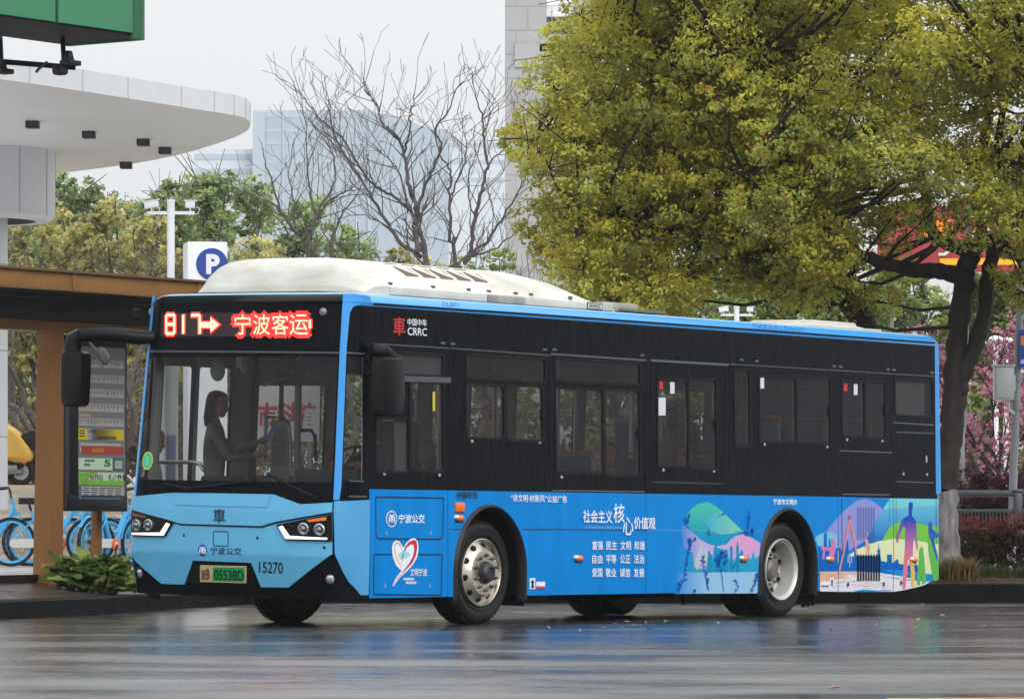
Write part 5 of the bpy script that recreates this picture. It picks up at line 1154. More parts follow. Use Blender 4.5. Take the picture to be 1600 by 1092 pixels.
def bare_traced(limbs, Y, seed, label):
    # limbs traced from the photograph at the tree's own distance, bending to and fro in depth, twigs grown from them
    base = limbs[0][0][0]; o = thing('bare_tree', label, 'tree', (at(base[0], 846, Y).x, Y, .42), group='leafless trees behind the bus stop'); rg = random.Random(seed); b = MB(); sg = []; og = o.location
    for k, (px, r0, r1) in enumerate(limbs):
        px = list(px); n = len(px); dz = rg.uniform(-1.1, 1.1) if k else 0.
        if k == 0: px = [(px[0][0] + 4, 880)] + px; n += 1
        L = [(at(u, v, Y + dz * (i / (n - 1)) ** 1.3) - og, .68 * (r0 + (r1 - r0) * i / (n - 1))) for i, (u, v) in enumerate(px)]; P, r = smooth_limb(L, 5); P = [p + Vector((rg.gauss(0, .012), rg.gauss(0, .02), rg.gauss(0, .008))) for p in P]; b.tube(P, r, 6, 0)
        for i in range(3, len(P)):
            if rg.random() < .55:
                d = (P[i] - P[i - 1]).normalized(); dd = (d + Vector((rg.choice((-1, 1)) * rg.uniform(.4, .9), rg.gauss(0, .5), rg.uniform(.0, .5)))).normalized(); grow(rg, P[i], dd, rg.uniform(.22, .55), max(.006, r[i] * .40), 2, sg, .42, .20, .0032, (1, 2), None, .16, (.55, .8))
        d = (P[-1] - P[-2]).normalized(); grow(rg, P[-1], d, .16, r[-1], 1, sg, .35, .1, .0032, (1, 2), None, .16, (.6, .8))
    b.build('limbs', [mBARK2], o, clean=False, sharp=60); segmesh('branches', sg, mBARK2, o, 4); return o
bare_traced([(Z2((855, 645), (825, 590), (815, 520), (820, 460), (800, 390), (785, 310), (775, 250), (758, 200)), .07, .030), (Z2((818, 470), (845, 380), (875, 310), (905, 235), (885, 165), (930, 110), (962, 20)), .040, .010), (Z2((800, 455), (740, 405), (690, 375), (640, 330), (560, 200), (500, 150), (440, 80), (405, 40)), .038, .008),
 (Z2((835, 610), (770, 570), (725, 500), (680, 430), (640, 370), (600, 300), (540, 230), (450, 150)), .045, .009), (Z2((760, 205), (715, 170), (690, 120), (675, 80), (640, 30), (635, 0)), .028, .007), (Z2((776, 250), (800, 170), (800, 110), (815, 60)), .024, .007), (Z2((600, 300), (560, 240), (525, 160), (515, 80), (490, 10)), .02, .006), (Z2((790, 455), (760, 330), (735, 290), (700, 250)), .022, .007), (Z2((815, 560), (740, 520), (640, 470), (540, 480)), .02, .006)], 63, 3, 'tall bare tree with spreading grey limbs, nearest the middle of the bus roof')
bare_traced([(Z2((955, 650), (938, 560), (930, 420), (940, 330), (905, 262), (880, 190)), .055, .012), (Z2((985, 635), (1010, 590), (1020, 480), (1045, 380), (1062, 300), (1052, 200), (1050, 140), (1030, 80), (1022, 30)), .05, .009), (Z2((990, 620), (1060, 560), (1110, 490), (1170, 390), (1200, 320)), .042, .009), (Z2((1060, 310), (1100, 260), (1140, 220), (1165, 170)), .022, .007), (Z2((1050, 140), (1080, 110), (1095, 60)), .016, .006), (Z2((938, 400), (975, 320), (992, 250), (988, 190)), .022, .007), (Z2((1000, 610), (1080, 590), (1150, 540), (1210, 470)), .03, .008), (Z2((1020, 480), (1000, 380), (1010, 300), (1035, 230)), .02, .006)], 65, 8, 'tall bare tree with several upright stems just left of the stone tower')
bare_traced([(Z2((440, 615), (405, 535), (345, 440), (312, 340), (285, 255)), .05, .010), (Z2((428, 580), (465, 490), (448, 380), (440, 260), (438, 150)), .035, .008), (Z2((455, 520), (485, 440), (540, 350), (522, 250), (500, 200)), .032, .008), (Z2((395, 520), (330, 435), (280, 420), (225, 395)), .03, .007), (Z2((470, 480), (520, 420), (570, 390), (640, 380)), .022, .006), (Z2((520, 615), (530, 540), (560, 470), (610, 400), (650, 320)), .035, .008), (Z2((400, 530), (395, 430), (375, 330), (400, 210)), .022, .007)], 64, 12, 'lower bare tree in front of the evergreen trees, right of the parking sign')
for a in ((600, 300, 70, 26, 'small twiggy bare tree behind the taller bare ones', .1, .05), (700, 290, 72, 33, 'dense twiggy bare tree behind the roof unit of the bus', 0, .05), (790, 300, 71, 35, 'slender bare tree at the foot of the stone tower', -.1, .05), (150, 262, 70, 41, 'thin leafless tree behind the shelter roof, near the canopy drum', .25, .06), (95, 290, 72, 44, 'forked leafless tree behind the shelter roof, beside the white column', -.05, .06), (1440, 450, 66, 51, 'leafless tree seen below the red billboard, between the two street trees', .1, .05)): bare(*a)
# ---- leafy trees further off
FM1 = [leafmat('far_leaf_light', S(178, 192, 132, .98)), leafmat('far_leaf_mid', S(156, 172, 118, .98)), leafmat('far_leaf_dark', S(130, 146, 104, .95))]  # haze muting put into these leaf colours and the spring ones
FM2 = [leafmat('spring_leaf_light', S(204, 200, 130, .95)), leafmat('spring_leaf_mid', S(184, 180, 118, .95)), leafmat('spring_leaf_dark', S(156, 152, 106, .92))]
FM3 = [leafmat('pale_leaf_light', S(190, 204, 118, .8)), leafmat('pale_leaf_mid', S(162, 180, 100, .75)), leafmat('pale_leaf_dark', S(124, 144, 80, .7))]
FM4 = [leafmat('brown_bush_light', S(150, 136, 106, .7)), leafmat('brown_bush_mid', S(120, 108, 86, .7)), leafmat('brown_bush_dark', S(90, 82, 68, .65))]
def leafy(u, v_top, hw, Y, mats, seed, label, name='leafy_tree', base=.42, dens=1., low=.30, group='leafy trees in the background', leaf=.11):
    rg = random.Random(seed); o = thing(name, label, 'tree', (at(u, 846, Y).x, Y, base), group=group); H = (HOR - v_top) / FPX * Y + CAMH - base; Wd = hw / FPX * Y; cl_ = []; sg = [((0, 0, 0), (0, 0, H * .5), .12, .08)]
    n = int(34 * dens)
    for k in range(n):
        h = low + (1 - low) * rg.random() ** .8; wv = Wd * math.sqrt(max(.03, 1 - ((h - .55) / .5) ** 2)) if h > .55 else Wd * (.7 + .3 * h / .55)
        a = rg.uniform(0, 6.28); q = rg.random() ** .5; r = rg.uniform(.5, .85) * max(.6, Wd / 2.2); c = Vector((math.cos(a) * wv * q, math.sin(a) * wv * q * .8, H * h - r * .6)); cl_.append((tuple(c), (r, r, r * .75), int(300 * dens + 60), leaf, (3, 4, 3)))
        s = Vector((0, 0, H * min(.5, h * .6))); m = s.lerp(c, .5) + Vector((rg.gauss(0, .1), 0, -.1)); sg += [(tuple(s), tuple(m), .05, .03), (tuple(m), tuple(c), .03, .01)]
        for _ in range(2): sg.append((tuple(c), tuple(c + Vector((rg.gauss(0, .4), rg.gauss(0, .4), rg.gauss(.2, .3)))), .014, .006))
    leafmesh('foliage', cl_, mats, o, .5, seed=seed); segmesh('trunk', sg, mBARK2, o, 6); return o
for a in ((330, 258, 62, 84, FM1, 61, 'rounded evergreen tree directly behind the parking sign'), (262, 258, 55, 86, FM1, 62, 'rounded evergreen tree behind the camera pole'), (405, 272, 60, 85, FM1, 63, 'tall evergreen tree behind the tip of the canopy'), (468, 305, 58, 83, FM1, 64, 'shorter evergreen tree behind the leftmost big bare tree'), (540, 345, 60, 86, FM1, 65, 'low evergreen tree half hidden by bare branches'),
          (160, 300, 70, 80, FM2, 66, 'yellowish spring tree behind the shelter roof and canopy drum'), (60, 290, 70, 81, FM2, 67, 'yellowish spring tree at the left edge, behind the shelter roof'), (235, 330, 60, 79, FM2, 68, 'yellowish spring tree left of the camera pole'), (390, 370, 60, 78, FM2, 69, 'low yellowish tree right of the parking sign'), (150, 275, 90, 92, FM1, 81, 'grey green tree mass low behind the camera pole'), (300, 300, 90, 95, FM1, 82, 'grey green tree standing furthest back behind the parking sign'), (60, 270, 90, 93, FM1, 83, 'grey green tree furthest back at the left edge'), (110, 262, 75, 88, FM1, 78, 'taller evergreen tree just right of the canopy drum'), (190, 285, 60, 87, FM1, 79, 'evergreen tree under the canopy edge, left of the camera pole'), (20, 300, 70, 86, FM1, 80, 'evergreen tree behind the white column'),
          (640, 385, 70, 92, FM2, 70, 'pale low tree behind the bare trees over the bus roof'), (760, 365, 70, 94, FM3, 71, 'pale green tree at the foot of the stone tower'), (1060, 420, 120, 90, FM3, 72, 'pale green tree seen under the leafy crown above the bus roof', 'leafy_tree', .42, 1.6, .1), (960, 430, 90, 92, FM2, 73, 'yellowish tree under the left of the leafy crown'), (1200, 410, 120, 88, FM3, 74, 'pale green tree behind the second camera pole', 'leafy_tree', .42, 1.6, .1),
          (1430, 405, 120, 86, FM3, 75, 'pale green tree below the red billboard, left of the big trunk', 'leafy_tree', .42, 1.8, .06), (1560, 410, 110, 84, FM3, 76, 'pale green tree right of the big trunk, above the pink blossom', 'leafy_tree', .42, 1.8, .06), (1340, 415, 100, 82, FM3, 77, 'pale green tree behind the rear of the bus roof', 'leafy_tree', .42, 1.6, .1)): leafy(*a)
mb_cl = []; rg = random.Random(9)
for k in range(120):
    u = rg.uniform(-60, 1700); Y = rg.uniform(72, 78); h = rg.uniform(.6, 2.6) if u < 1300 else rg.uniform(.5, 1.4); mb_cl.append((tuple(Vector((at(u, 846, Y).x, Y, .42 + h))), (1.0, .8, .9), 230, .14, (2, 4, 4)))
leafmesh('shrub_belt', mb_cl, FM4, None, .5, seed=5, kind='stuff')
rg = random.Random(19); mb_cl = [(tuple(Vector((at(rg.uniform(-40, 140), 846, 71.5).x, 71 + rg.random(), 1.75 + rg.uniform(.1, .55)))), (.4, .4, .3), 140, .08, (3, 3, 3)) for k in range(40)]
rh_ = leafmesh('red_hedge', mb_cl, [leafmat('red_shoot', S(176, 96, 92, .65)), leafmat('red_shoot_dark', S(130, 74, 70, .6)), FM4[2]], None, .5, seed=6); tag(rh_, 'dull red hedge on the terrace behind the scooter', 'hedge')
# ---- blossom tree, hedge, grasses on the right
YP = 60.5
o = thing('blossom_tree', 'pink blossoming tree with thin dark branches between the big trunk and the lamp post', 'tree', (at(1590, 846, YP).x, YP, .42)); rg = random.Random(77); sg = []; tips = []
for lean in (-.9, -.6, -.3, .1, .4): grow(rg, (0, 0, .5), (lean, rg.gauss(0, .3), 1), 1.15, .045, 3, sg, .35, .15, .006, (2, 3), tips, .08)
sg.append(((0, 0, 0), (0, 0, .55), .09, .07)); cl_ = []
for a, b, ra, rb in sg:
    if ra < .035 and rg.random() < .8: cl_.append((b, (.16, .16, .14), 26, .055, (3, 3, 2)))
segmesh('branches', sg, mBARK, o, 5); leafmesh('blossom', cl_, [leafmat('blossom_pale', S(232, 186, 198, .9)), leafmat('blossom_pink', S(214, 150, 170, .85)), leafmat('blossom_deep', S(166, 100, 122, .8))], o, .8, seed=8)
cl_ = [(tuple(Vector((at(rg.uniform(1500, 1600), 846, 58.6).x, 58.4 + rg.random() * .8, .5 + rg.uniform(0, 1.1)))), (.3, .3, .3), 160, .06, (2, 3, 4)) for _ in range(46)]
x = leafmesh('purple_shrub', cl_, [leafmat('plum_light', S(132, 60, 108, .6)), leafmat('plum_mid', S(96, 48, 66, .6)), leafmat('plum_dark', S(66, 42, 46, .6))], None, .6, seed=9); tag(x, 'dark plum coloured shrub behind the rails, below the pink blossom', 'shrub')
cl_ = []
for k in range(200):
    u = rg.uniform(1500, 1760); d = rg.random(); z = .38 + .62 * rg.random() ** .8; cl_.append((tuple(Vector((at(u, 846, 54.6).x + .05, 54.2 + d * .9, z))), (.16, .16, .13), 70, .05, (1.2, 4, 4) if z < .86 else (6, 2, 1)))
x = leafmesh('hedge', cl_, [leafmat('photinia_red', S(150, 80, 68, .6)), leafmat('photinia_brown', S(92, 62, 48, .6)), leafmat('photinia_green', S(58, 66, 40, .55))], None, .5, seed=10); tag(x, 'clipped hedge with red tops along the kerb right of the bus', 'hedge')
# loose taller red shoots
def blades(name, spots, mats, kind='stuff', seed=3):
    rg = np.random.default_rng(seed); V = []; F = []; M_ = []
    for (x, y, z, r, n, h, mi) in spots:
        for _ in range(n):
            a = rg.random() * 6.28; q = r * rg.random() ** .5; bx, by = x + math.cos(a) * q, y + math.sin(a) * q; hh = h * (.5 + .7 * rg.random()); a2 = rg.random() * 6.28; ln = hh * (.2 + .7 * rg.random()); w_ = .006 + .005 * rg.random(); dx, dy = math.cos(a2), math.sin(a2); b = len(V)
            for t, wk in ((0, 1), (.5, .9), (1, .1)): cx, cy, cz = bx + dx * ln * t * t, by + dy * ln * t * t, z + hh * t * (1 - .25 * t); V += [(cx - dy * w_ * wk, cy + dx * w_ * wk, cz), (cx + dy * w_ * wk, cy - dx * w_ * wk, cz)]
            F += [(b, b + 1, b + 3, b + 2), (b + 2, b + 3, b + 5, b + 4)]; M_ += [mi, mi]
    me = bpy.data.meshes.new(name); me.from_pydata(V, [], F); me.polygons.foreach_set('material_index', np.array(M_, dtype=np.int32)); return link_mesh(name, me, mats, None, kind, None)
sp_ = []; rg = random.Random(6)
for k in range(26): u = rg.uniform(1472, 1530); sp_.append((at(u, 846, 53.0).x, 52.75 + rg.random() * .5, .30, .1, 26, .34 if u < 1515 else .22, 0 if rg.random() < .8 else 1))
for k in range(60): u = rg.uniform(1525, 1760); sp_.append((at(u, 846, 53.2).x, 52.95 + rg.random() * .6, .32, .1, 22, .22, 1))
for k in range(60): sp_.append((rg.uniform(4, 8), 52.6 + rg.random() * .3, .28, .12, 5, .07, 0))
blades('grass', sp_, [leafmat('dry_grass', S(158, 134, 92, .65)), leafmat('green_grass', S(98, 112, 54, .6))])
# litter and leaves on the road
rg = random.Random(31); lf = None
for k in range(44):
    if k == 0: p = on_z(1302, 1075, .012)
    else:
        Y = rg.uniform(38, 51); u = rg.uniform(820, 1600); p = Vector((at(u, 846, Y).x, Y, .008 + max(0, Y - 47.5) * .0125))
        if BMI[0][0] and -.3 < (BMI @ p).y < 2.8 and -.3 < (BMI @ p).x < 10.8: p.y -= 4; p.z = .008
    if lf is None:
        b = MB(); b.add([(-.035, 0, 0), (-.012, -.017, .006), (.02, -.014, .010), (.042, 0, .004), (.02, .014, .012), (-.012, .017, .008)], [(0, 1, 2, 3), (0, 3, 4, 5)]); lf = b.build('fallen_leaf', [mat('leaf_litter', S(196, 128, 96, .8), .5)], None, sharp=None); lf.location = p
        tag(lf, 'single orange fallen leaf on the wet road nearest the camera', 'leaf', 'fallen leaves on the road')
        m2_ = lf.data.copy(); m2_.materials.clear(); m2_.materials.append(mat('leaf_litter_pale', S(170, 150, 128, .8), .5, var=.4, vscale=3))
    else:
        c = lf.copy(); c.data = m2_; COL.objects.link(c); c.location = p; c.rotation_euler = (rg.uniform(-.3, .3), rg.uniform(-.3, .3), rg.uniform(0, 6.28)); s_ = rg.uniform(.35, .9); c.scale = (s_, s_, s_); c['label'] = 'small pale fallen leaf lying on the wet road beside the bus'

# ================================================================== BUS STOP SHELTER
PHI = math.pi / 2 - BYAW; DV = Vector((math.cos(PHI), math.sin(PHI), 0)); NV = Vector((-math.sin(PHI), math.cos(PHI), 0))   # along the stop, away from the road
SP = Vector((-4.98, 49.5, 0))
sh = thing('bus_shelter', 'brown bus stop shelter with timetable board on the platform left of the bus', 'bus shelter', SP, (0, 0, PHI))
mBRN = mat('ochre_cladding', S(172, 126, 78, .78), .5, spec=.15, vscale=2.5, col2=S(150, 106, 64, .78)); mBRN2 = mat('brown_post', S(154, 108, 64, .68), .45, spec=.15, var=.14, vscale=1.5, vstretch=(1, 1, .3)); mDK = mat('shelter_dark', S(44, 38, 36, .6), .5); mBLK = mat('frame_black', (.010, .010, .012, 1), .35)
b = MB(); zb, ztp = 3.395, 3.575
b.box((-1.2, .15, (zb + ztp) / 2 + .02), (9.6, 2.2, ztp - zb - .04), 1); b.build('roof', [mBRN, mDK], sh)
b = MB()
for k in range(-3, 2): b.box((k * 2.1 + .2, -.985, (zb + ztp) / 2), (2.095, .05, ztp - zb), 0, bev=.004)
for k in range(-3, 3): b.box((k * 2.1 - .80, -1.0, (zb + ztp) / 2), (.07, .05, ztp - zb - .004), 0, bev=.004)
b.box((-1.1, -1.0, ztp + .012), (9.9, .12, .024), 1); b.box((-1.1, -.99, zb - .006), (9.8, .075, .012), 1)
b.build('fascia', [mBRN, mat('fascia_cap', S(120, 92, 66, .8), .35)], sh)
b = MB(); b.box((-1.2, 0, 3.26), (9.4, .26, .26), 1); b.box((-1.2, 0, 3.07), (9.4, .2, .11), 0); b.box((-1.2, -.5, 3.36), (9.4, .08, .06), 1); b.build('beam', [mBRN2, mDK], sh)
def post(x, y, wd, z0, z1, m):
    b = MB(); rr = rrect(-wd / 2, -wd / 2, wd / 2, wd / 2, .02, 2); n = len(rr); ln = -.05
    for (za, zc, kk) in ((z0, z1, 1),): b.add([(x + px + ln, y + py, za) for px, py in rr] + [(x + px * .88, y + py * .88, zc) for px, py in rr], [(i, (i + 1) % n, n + (i + 1) % n, n + i) for i in range(n)])
    b.box((x + ln, y, z0 + .02), (wd + .06, wd + .06, .04), 0, bev=.006); return b.build('post', [m], sh)
post(0, 0, .24, .29, 3.02, mBRN2); post(1.30, .42, .10, .3, 3.02, mBRN2); post(-4.6, 0, .24, .29, 3.02, mBRN2)
# timetable board: real box, printed strips on its face
bx0, bx1, bz0, bz1 = .36, 1.42, 1.085, 3.0
b = MB(); b.box(((bx0 + bx1) / 2, .18, (bz0 + bz1) / 2), (bx1 - bx0, .14, bz1 - bz0), 0, bev=.012); b.box((bx0 + .03, .105, (bz0 + bz1) / 2), (.05, .02, bz1 - bz0 - .03), 1, bev=.004); b.box(((bx0 + bx1) / 2, .105, bz0 + .09), (bx1 - bx0 - .03, .02, .17), 0, bev=.004)
bo = b.build('timetable_board', [mBLK, mat('frame_grey', S(64, 60, 62, .8), .35)], sh)
SHM = Matrix.Translation(SP) @ Matrix.Rotation(PHI, 4, 'Z'); SHI = SHM.inverted()
def bd(u, v, y=.106):
    o = SHI @ Vector((0, 0, CAMH)); d = SHI @ at(u, v, 40) - o; return o + d * ((y - o.y) / d.y)
def BD(x, y): return (90 + x / 3.52, 500 + y / 3.52)
mP = {'w': mat('tt_white', S(176, 176, 174, .85), .5), 'g': mat('tt_grey', S(128, 126, 128, .8), .5), 'r': mat('tt_red', S(178, 70, 58, .8), .5), 'o': mat('tt_orange', S(206, 150, 70, .8), .5), 'y': mat('tt_yellow', S(220, 196, 40, .85), .5), 'gr': mat('tt_green', S(120, 184, 60, .85), .5), 'gr2': mat('tt_pale_green', S(196, 218, 190, .85), .5), 'dg': mat('tt_dark_green', S(20, 110, 86, .8), .5), 'k': mat('tt_ink', S(44, 44, 44, .8), .6), 'bl': mat('tt_blue', S(84, 112, 140, .8), .5)}
keys = list(mP); b = MB(); y0l, y1l = bd(*BD(122, 190)), bd(*BD(420, 200)); X0 = bd(*BD(112, 500)).x; X1 = bx1 - .05
def zrow(py): return bd(*BD(250, py)).z
def row(pa, pb, x0, x1, k, off=0): # x in 0..1 across the sheet
    za, zb_ = zrow(pa), zrow(pb); b.box((X0 + (X1 - X0) * (x0 + x1) / 2, .104 - off, (za + zb_) / 2), ((X1 - X0) * (x1 - x0), .006, abs(za - zb_)), keys.index(k))
XE = .40                      # photo shows up to here, the rest is hidden by the bus
row(150, 990, 0, 1, 'g')
rg = random.Random(2)
for top in (200, 282, 360, 440, 520):
    row(top, top + 15, .02, .26, 'r' if top < 520 else 'o', .004); row(top + 22, top + 64, .01, .96, 'w', .004)
    for k in range(30): x = .02 + k * .031; row(top + 26, top + 26 + rg.uniform(12, 34), x, x + .005, 'k' if k % 7 else 'r', .007)
    for k in range(12): x = .03 + k * .018; row(top + 3, top + 12, x, x + .010, 'w', .007)
row(600, 660, 0, .17, 'y', .004); row(600, 660, .17, .38, 'w', .004); row(600, 660, .38, .96, 'y', .004)
for k in range(5): row(606, 606 + rg.uniform(14, 44), .2 + k * .036, .206 + k * .036, 'k', .007)
for k in range(3): row(608 + k * 15, 614 + k * 15, .02, .13, 'k', .007); row(640 + k * 6, 643 + k * 6, .42, .80, 'k', .007)
row(678, 692, .02, .9, 'w', .004); row(695, 738, .06, .24, 'r', .004); row(695, 738, .25, .96, 'r', .004); row(700, 732, .02, .05, 'w', .007)
for k in range(9): row(706, 728, .28 + k * .03, .295 + k * .03, 'o', .007)
row(760, 824, 0, .72, 'gr2', .004); row(758, 826, .74, .96, 'dg', .004); row(770, 816, .77, .93, 'w', .007)
for k in range(7): row(768, 780, .13 + k * .03, .15 + k * .03, 'dg', .007)
for k in range(5): row(790, 804, .12 + k * .026, .136 + k * .026, 'dg', .007)
row(838, 905, 0, .96, 'gr2', .004); row(840, 908, 0, .16, 'gr', .007); row(882, 908, .1, .96, 'gr', .007); row(838, 856, .15, .4, 'gr', .007)
row(915, 968, .02, .96, 'w', .004); row(912, 985, 0, .06, 'bl', .007)
for k in range(4):
    for j in range(5): row(922 + k * 12, 926 + k * 12, .1 + j * .17, .1 + j * .17 + rg.uniform(.09, .15), 'k', .007)
row(975, 984, .08, .9, 'bl', .007)
b.build('timetable_sheet', [mP[k] for k in keys], bo)
t = MB()
def board_text(s_, x0, ya, x1, yb, m=0, bold=.02):
    p0 = bd(*BD(x0, yb)); p1 = bd(*BD(x1, ya)); text_flat(t, s_, (p0.x, .0965, p0.z), (1, 0, 0), (0, 0, 1), p1.x - p0.x, p1.z - p0.z, m, bold)
board_text('文明排队', 148, 848, 250, 884); board_text('礼让乘车', 274, 848, 374, 884); board_text('5', 252, 766, 288, 806, 1, .05)
t.build('timetable_lettering', [mat('tt_ink2', S(40, 48, 36, .8), .6), mat('tt_num', S(30, 130, 90, .8), .5)], bo, clean=False)

# ================================================================== CANOPY, BILLBOARD, TOWERS
mCAN = mat('canopy_white', S(226, 228, 232, .80), .4, var=.03); mSOF = mat('soffit_panel', S(226, 226, 228, .95), .3, spec=.4, var=.05, vscale=.5, vstretch=(1, 1, 1))
H0 = 6.2
cp = [on_z(u, v, H0) for u, v in ((-260, 84), (-130, 106), (0, 124), (110, 140), (200, 154), (300, 170), (352, 178), (380, 184), (391, 193), (384, 206), (350, 221), (280, 242), (200, 257), (85, 272), (-100, 294), (-300, 312))]
cc = Vector((-6.5, 62, 0)); can = thing('canopy_building', 'large white curved canopy roof with downlights on a round drum, left of the photo', 'building', cc)
out = _cat([tuple(p - cc) for p in cp], 5); nn = len(out)
b = MB(); b.add(out, [tuple(range(nn))], 1); up_ = [(x, y, z + .26) for x, y, z in out]; b.add(out + up_, [(i, (i + 1) % nn, nn + (i + 1) % nn, nn + i) for i in range(nn)], 0); b.add(up_, [tuple(range(nn))], 0)
b.build('roof', [mCAN, mSOF], can, sharp=30)
b = MB()
for i in range(0, nn, 4):
    p = Vector(out[i]); d = (Vector(out[(i + 1) % nn]) - Vector(out[i - 1])).normalized(); nrm = Vector((d.y, -d.x, 0)); b.box(p + Vector((0, 0, .13)) + nrm * .001, (.012, .012, .262), 0)
b.build('fascia_joint', [mat('joint_grey', S(190, 192, 196, .75), .6)], can)
dc = Vector(((-34 - 800) / FPX * 64, 64, 0)) - cc
b = MB(); b.lathe([(1.07, H0), (1.07, 5.27), (1.02, 5.22), (.80, 5.22), (.78, 5.5), (.38, 5.52)], 48, 0, Matrix.Translation(dc), mats=[0, 0, 0, 1, 1]); b.build('drum', [mCAN, mat('drum_recess', S(96, 94, 94, .8), .5)], can)
b = MB()
for k in range(12): a = 2 * math.pi * k / 12 + .15; b.box(dc + Vector((1.07 * math.cos(a), 1.07 * math.sin(a), 5.73)), (.012, .012, .92), 0, a)
b.build('drum_joint', [mat('joint_grey', S(190, 192, 196, .75), .6)], can)
b = MB(); b.lathe([(.41, 1.2), (.41, 5.52)], 36, 0, Matrix.Translation(dc)); 
for z in (2.2, 3.4, 4.6): b.lathe([(.411, z), (.414, z + .005), (.414, z + .02), (.411, z + .025)], 36, 1, Matrix.Translation(dc))
b.build('column', [mat('column_white', S(214, 216, 218, .95), .45), mat('joint_grey', S(190, 192, 196, .75), .6)], can)
for u, v in ((51, 190), (139, 206), (224, 218), (258, 231), (197, 254), (-40, 200)):
    p = on_z(u, v, H0) - cc; b = MB(); b.box(p + Vector((0, 0, -.045)), (.17, .22, .09), 0, bev=.01); b.box(p + Vector((0, -.112, -.045)), (.13, .008, .06), 1); b.build('downlight', [mat('lamp_black', S(30, 30, 34, .8), .4), mat('lamp_glass_dark', S(60, 62, 66), .1)], can)
# billboard
bp = Vector((-3.76, 46.0, 5.8)); bb = thing('billboard', 'green roadside billboard box with black floodlights at the top left corner', 'billboard', (bp.x, bp.y, 0), (0, 0, PHI))
b = MB(); b.box((-3.4, .5, 7.05), (6.8, 1.0, 2.5), 1); b.build('cabinet', [mBLK, mat('billboard_base', S(52, 50, 56, .6), .6)], bb)
mGRN = mat('green_sheet', S(84, 156, 118, .80), .5, var=.06, vscale=1.2); b = MB()
b.box((-.66, -.02, 7.08), (1.18, .04, 2.48), 0, bev=.004); b.box((-2.6, -.02, 7.08), (2.6, .04, 2.48), 0, bev=.004); b.box((-5.3, -.02, 7.08), (2.7, .04, 2.48), 0, bev=.004); b.box((-.05, -.012, 7.05), (.13, .08, 2.54), 1, bev=.01); b.box((.03, .45, 7.05), (.05, 1.0, 2.54), 1)
b.build('green_panel', [mGRN, mat('green_edge', S(66, 120, 88, .75), .5)], bb)
def bbl(u, v, Y): 
    q = Matrix.Rotation(-PHI, 4, 'Z') @ (at(u, v, Y) - Vector((bp.x, bp.y, 0))); return q
b = MB(); b.tube([bbl(-60, 92, 45.6), bbl(118, 106, 45.6)], .03, 6); b.tube([bbl(98, 60, 45.9), bbl(100, 104, 45.6)], .025, 6); b.tube([bbl(0, 50, 45.9), bbl(2, 100, 45.6)], .025, 6)
b.build('lamp_bracket', [mBLK], bb)
for u, v in ((5, 112), (110, 99)):
    b = MB(); q = bbl(u, v, 45.5); b.box(q, (.18, .14, .05), 0, bev=.01); b.box(q + Vector((0, .02, .07)), (.11, .07, .11), 0, bev=.02, taper=(.6, .8)); b.build('floodlight', [mBLK], bb)
b = MB(); q = bbl(94, 110, 45.5); b.box(q, (.13, .13, .10), 0, bev=.03); b.tube([q + Vector((-.2, 0, .06)), q + Vector((-.33, 0, -.02)), q + Vector((-.36, 0, -.05))], .015, 6); b.build('floodlight', [mBLK], bb)
b = MB(); b.tube([(-5.8, .5, .3), (-5.8, .5, 5.8)], .16, 14); b.box((-5.8, .5, .32), (.6, .6, .05)); b.build('mast', [mDK], bb)
# stone tower
YW = 118; tw = thing('stone_tower', 'tall pale stone clad tower with one window behind the leafy crown', 'tower', (at(858, 846, YW).x, YW, .4))
x0, x1 = at(789, 0, YW).x - tw.location.x, at(960, 0, YW).x - tw.location.x; HT = 26
mST = mat('stone_cladding', S(178, 178, 178, .75), .7, var=.08, vscale=.7); b = MB()
zw0, zw1 = at(0, 54, YW).z - .4, at(0, -60, YW).z - .4; wx0, wx1 = at(854, 0, YW).x - tw.location.x, at(896, 0, YW).x - tw.location.x
for a, c_, z0, z1 in ((x0, wx0, 0, HT), (wx1, x1, 0, HT), (wx0, wx1, 0, zw0), (wx0, wx1, zw1, HT)): b.box(((a + c_) / 2, 2, (z0 + z1) / 2), (c_ - a, 4, z1 - z0), 0)
b.build('wall', [mST], tw)
b = MB(); z = .5; r_ = 0
while z < HT: b.box(((x0 + x1) / 2, -.004, z), (x1 - x0, .012, .02)); z += .62; r_ += 1
for k in range(int(HT / .62)):
    for j in range(5):
        xx = x0 + .28 + j * .62 + (.31 if k % 2 else 0)
        if xx < x1: b.box((xx, -.004, .5 + k * .62 + .31), (.02, .012, .60))
b.build('cladding_joint', [mat('joint_stone', S(173, 173, 173, .75), .8)], tw)
b = MB(); b.box(((x0 + wx0) / 2 + .2, -.03, zw0 - .55), (wx0 - x0 - .1, .06, .6)); b.box(((wx0 - .12 + wx1) / 2, -.03, zw0 - .3), (wx1 - wx0 + .24, .06, .3)); b.build('stone_band', [mat('band_stone', S(182, 182, 181, .75), .7)], tw)
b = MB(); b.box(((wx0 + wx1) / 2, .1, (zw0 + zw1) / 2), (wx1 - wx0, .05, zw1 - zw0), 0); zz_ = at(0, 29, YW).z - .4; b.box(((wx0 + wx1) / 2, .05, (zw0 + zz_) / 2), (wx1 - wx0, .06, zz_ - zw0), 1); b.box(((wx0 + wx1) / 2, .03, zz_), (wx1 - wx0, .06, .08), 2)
b.build('window', [mat('sky_glass', S(236, 238, 240, .9), .08, spec=.8), mat('dark_spandrel', S(96, 102, 112, .7), .2), mat('window_frame', S(80, 82, 86, .7), .4)], tw)
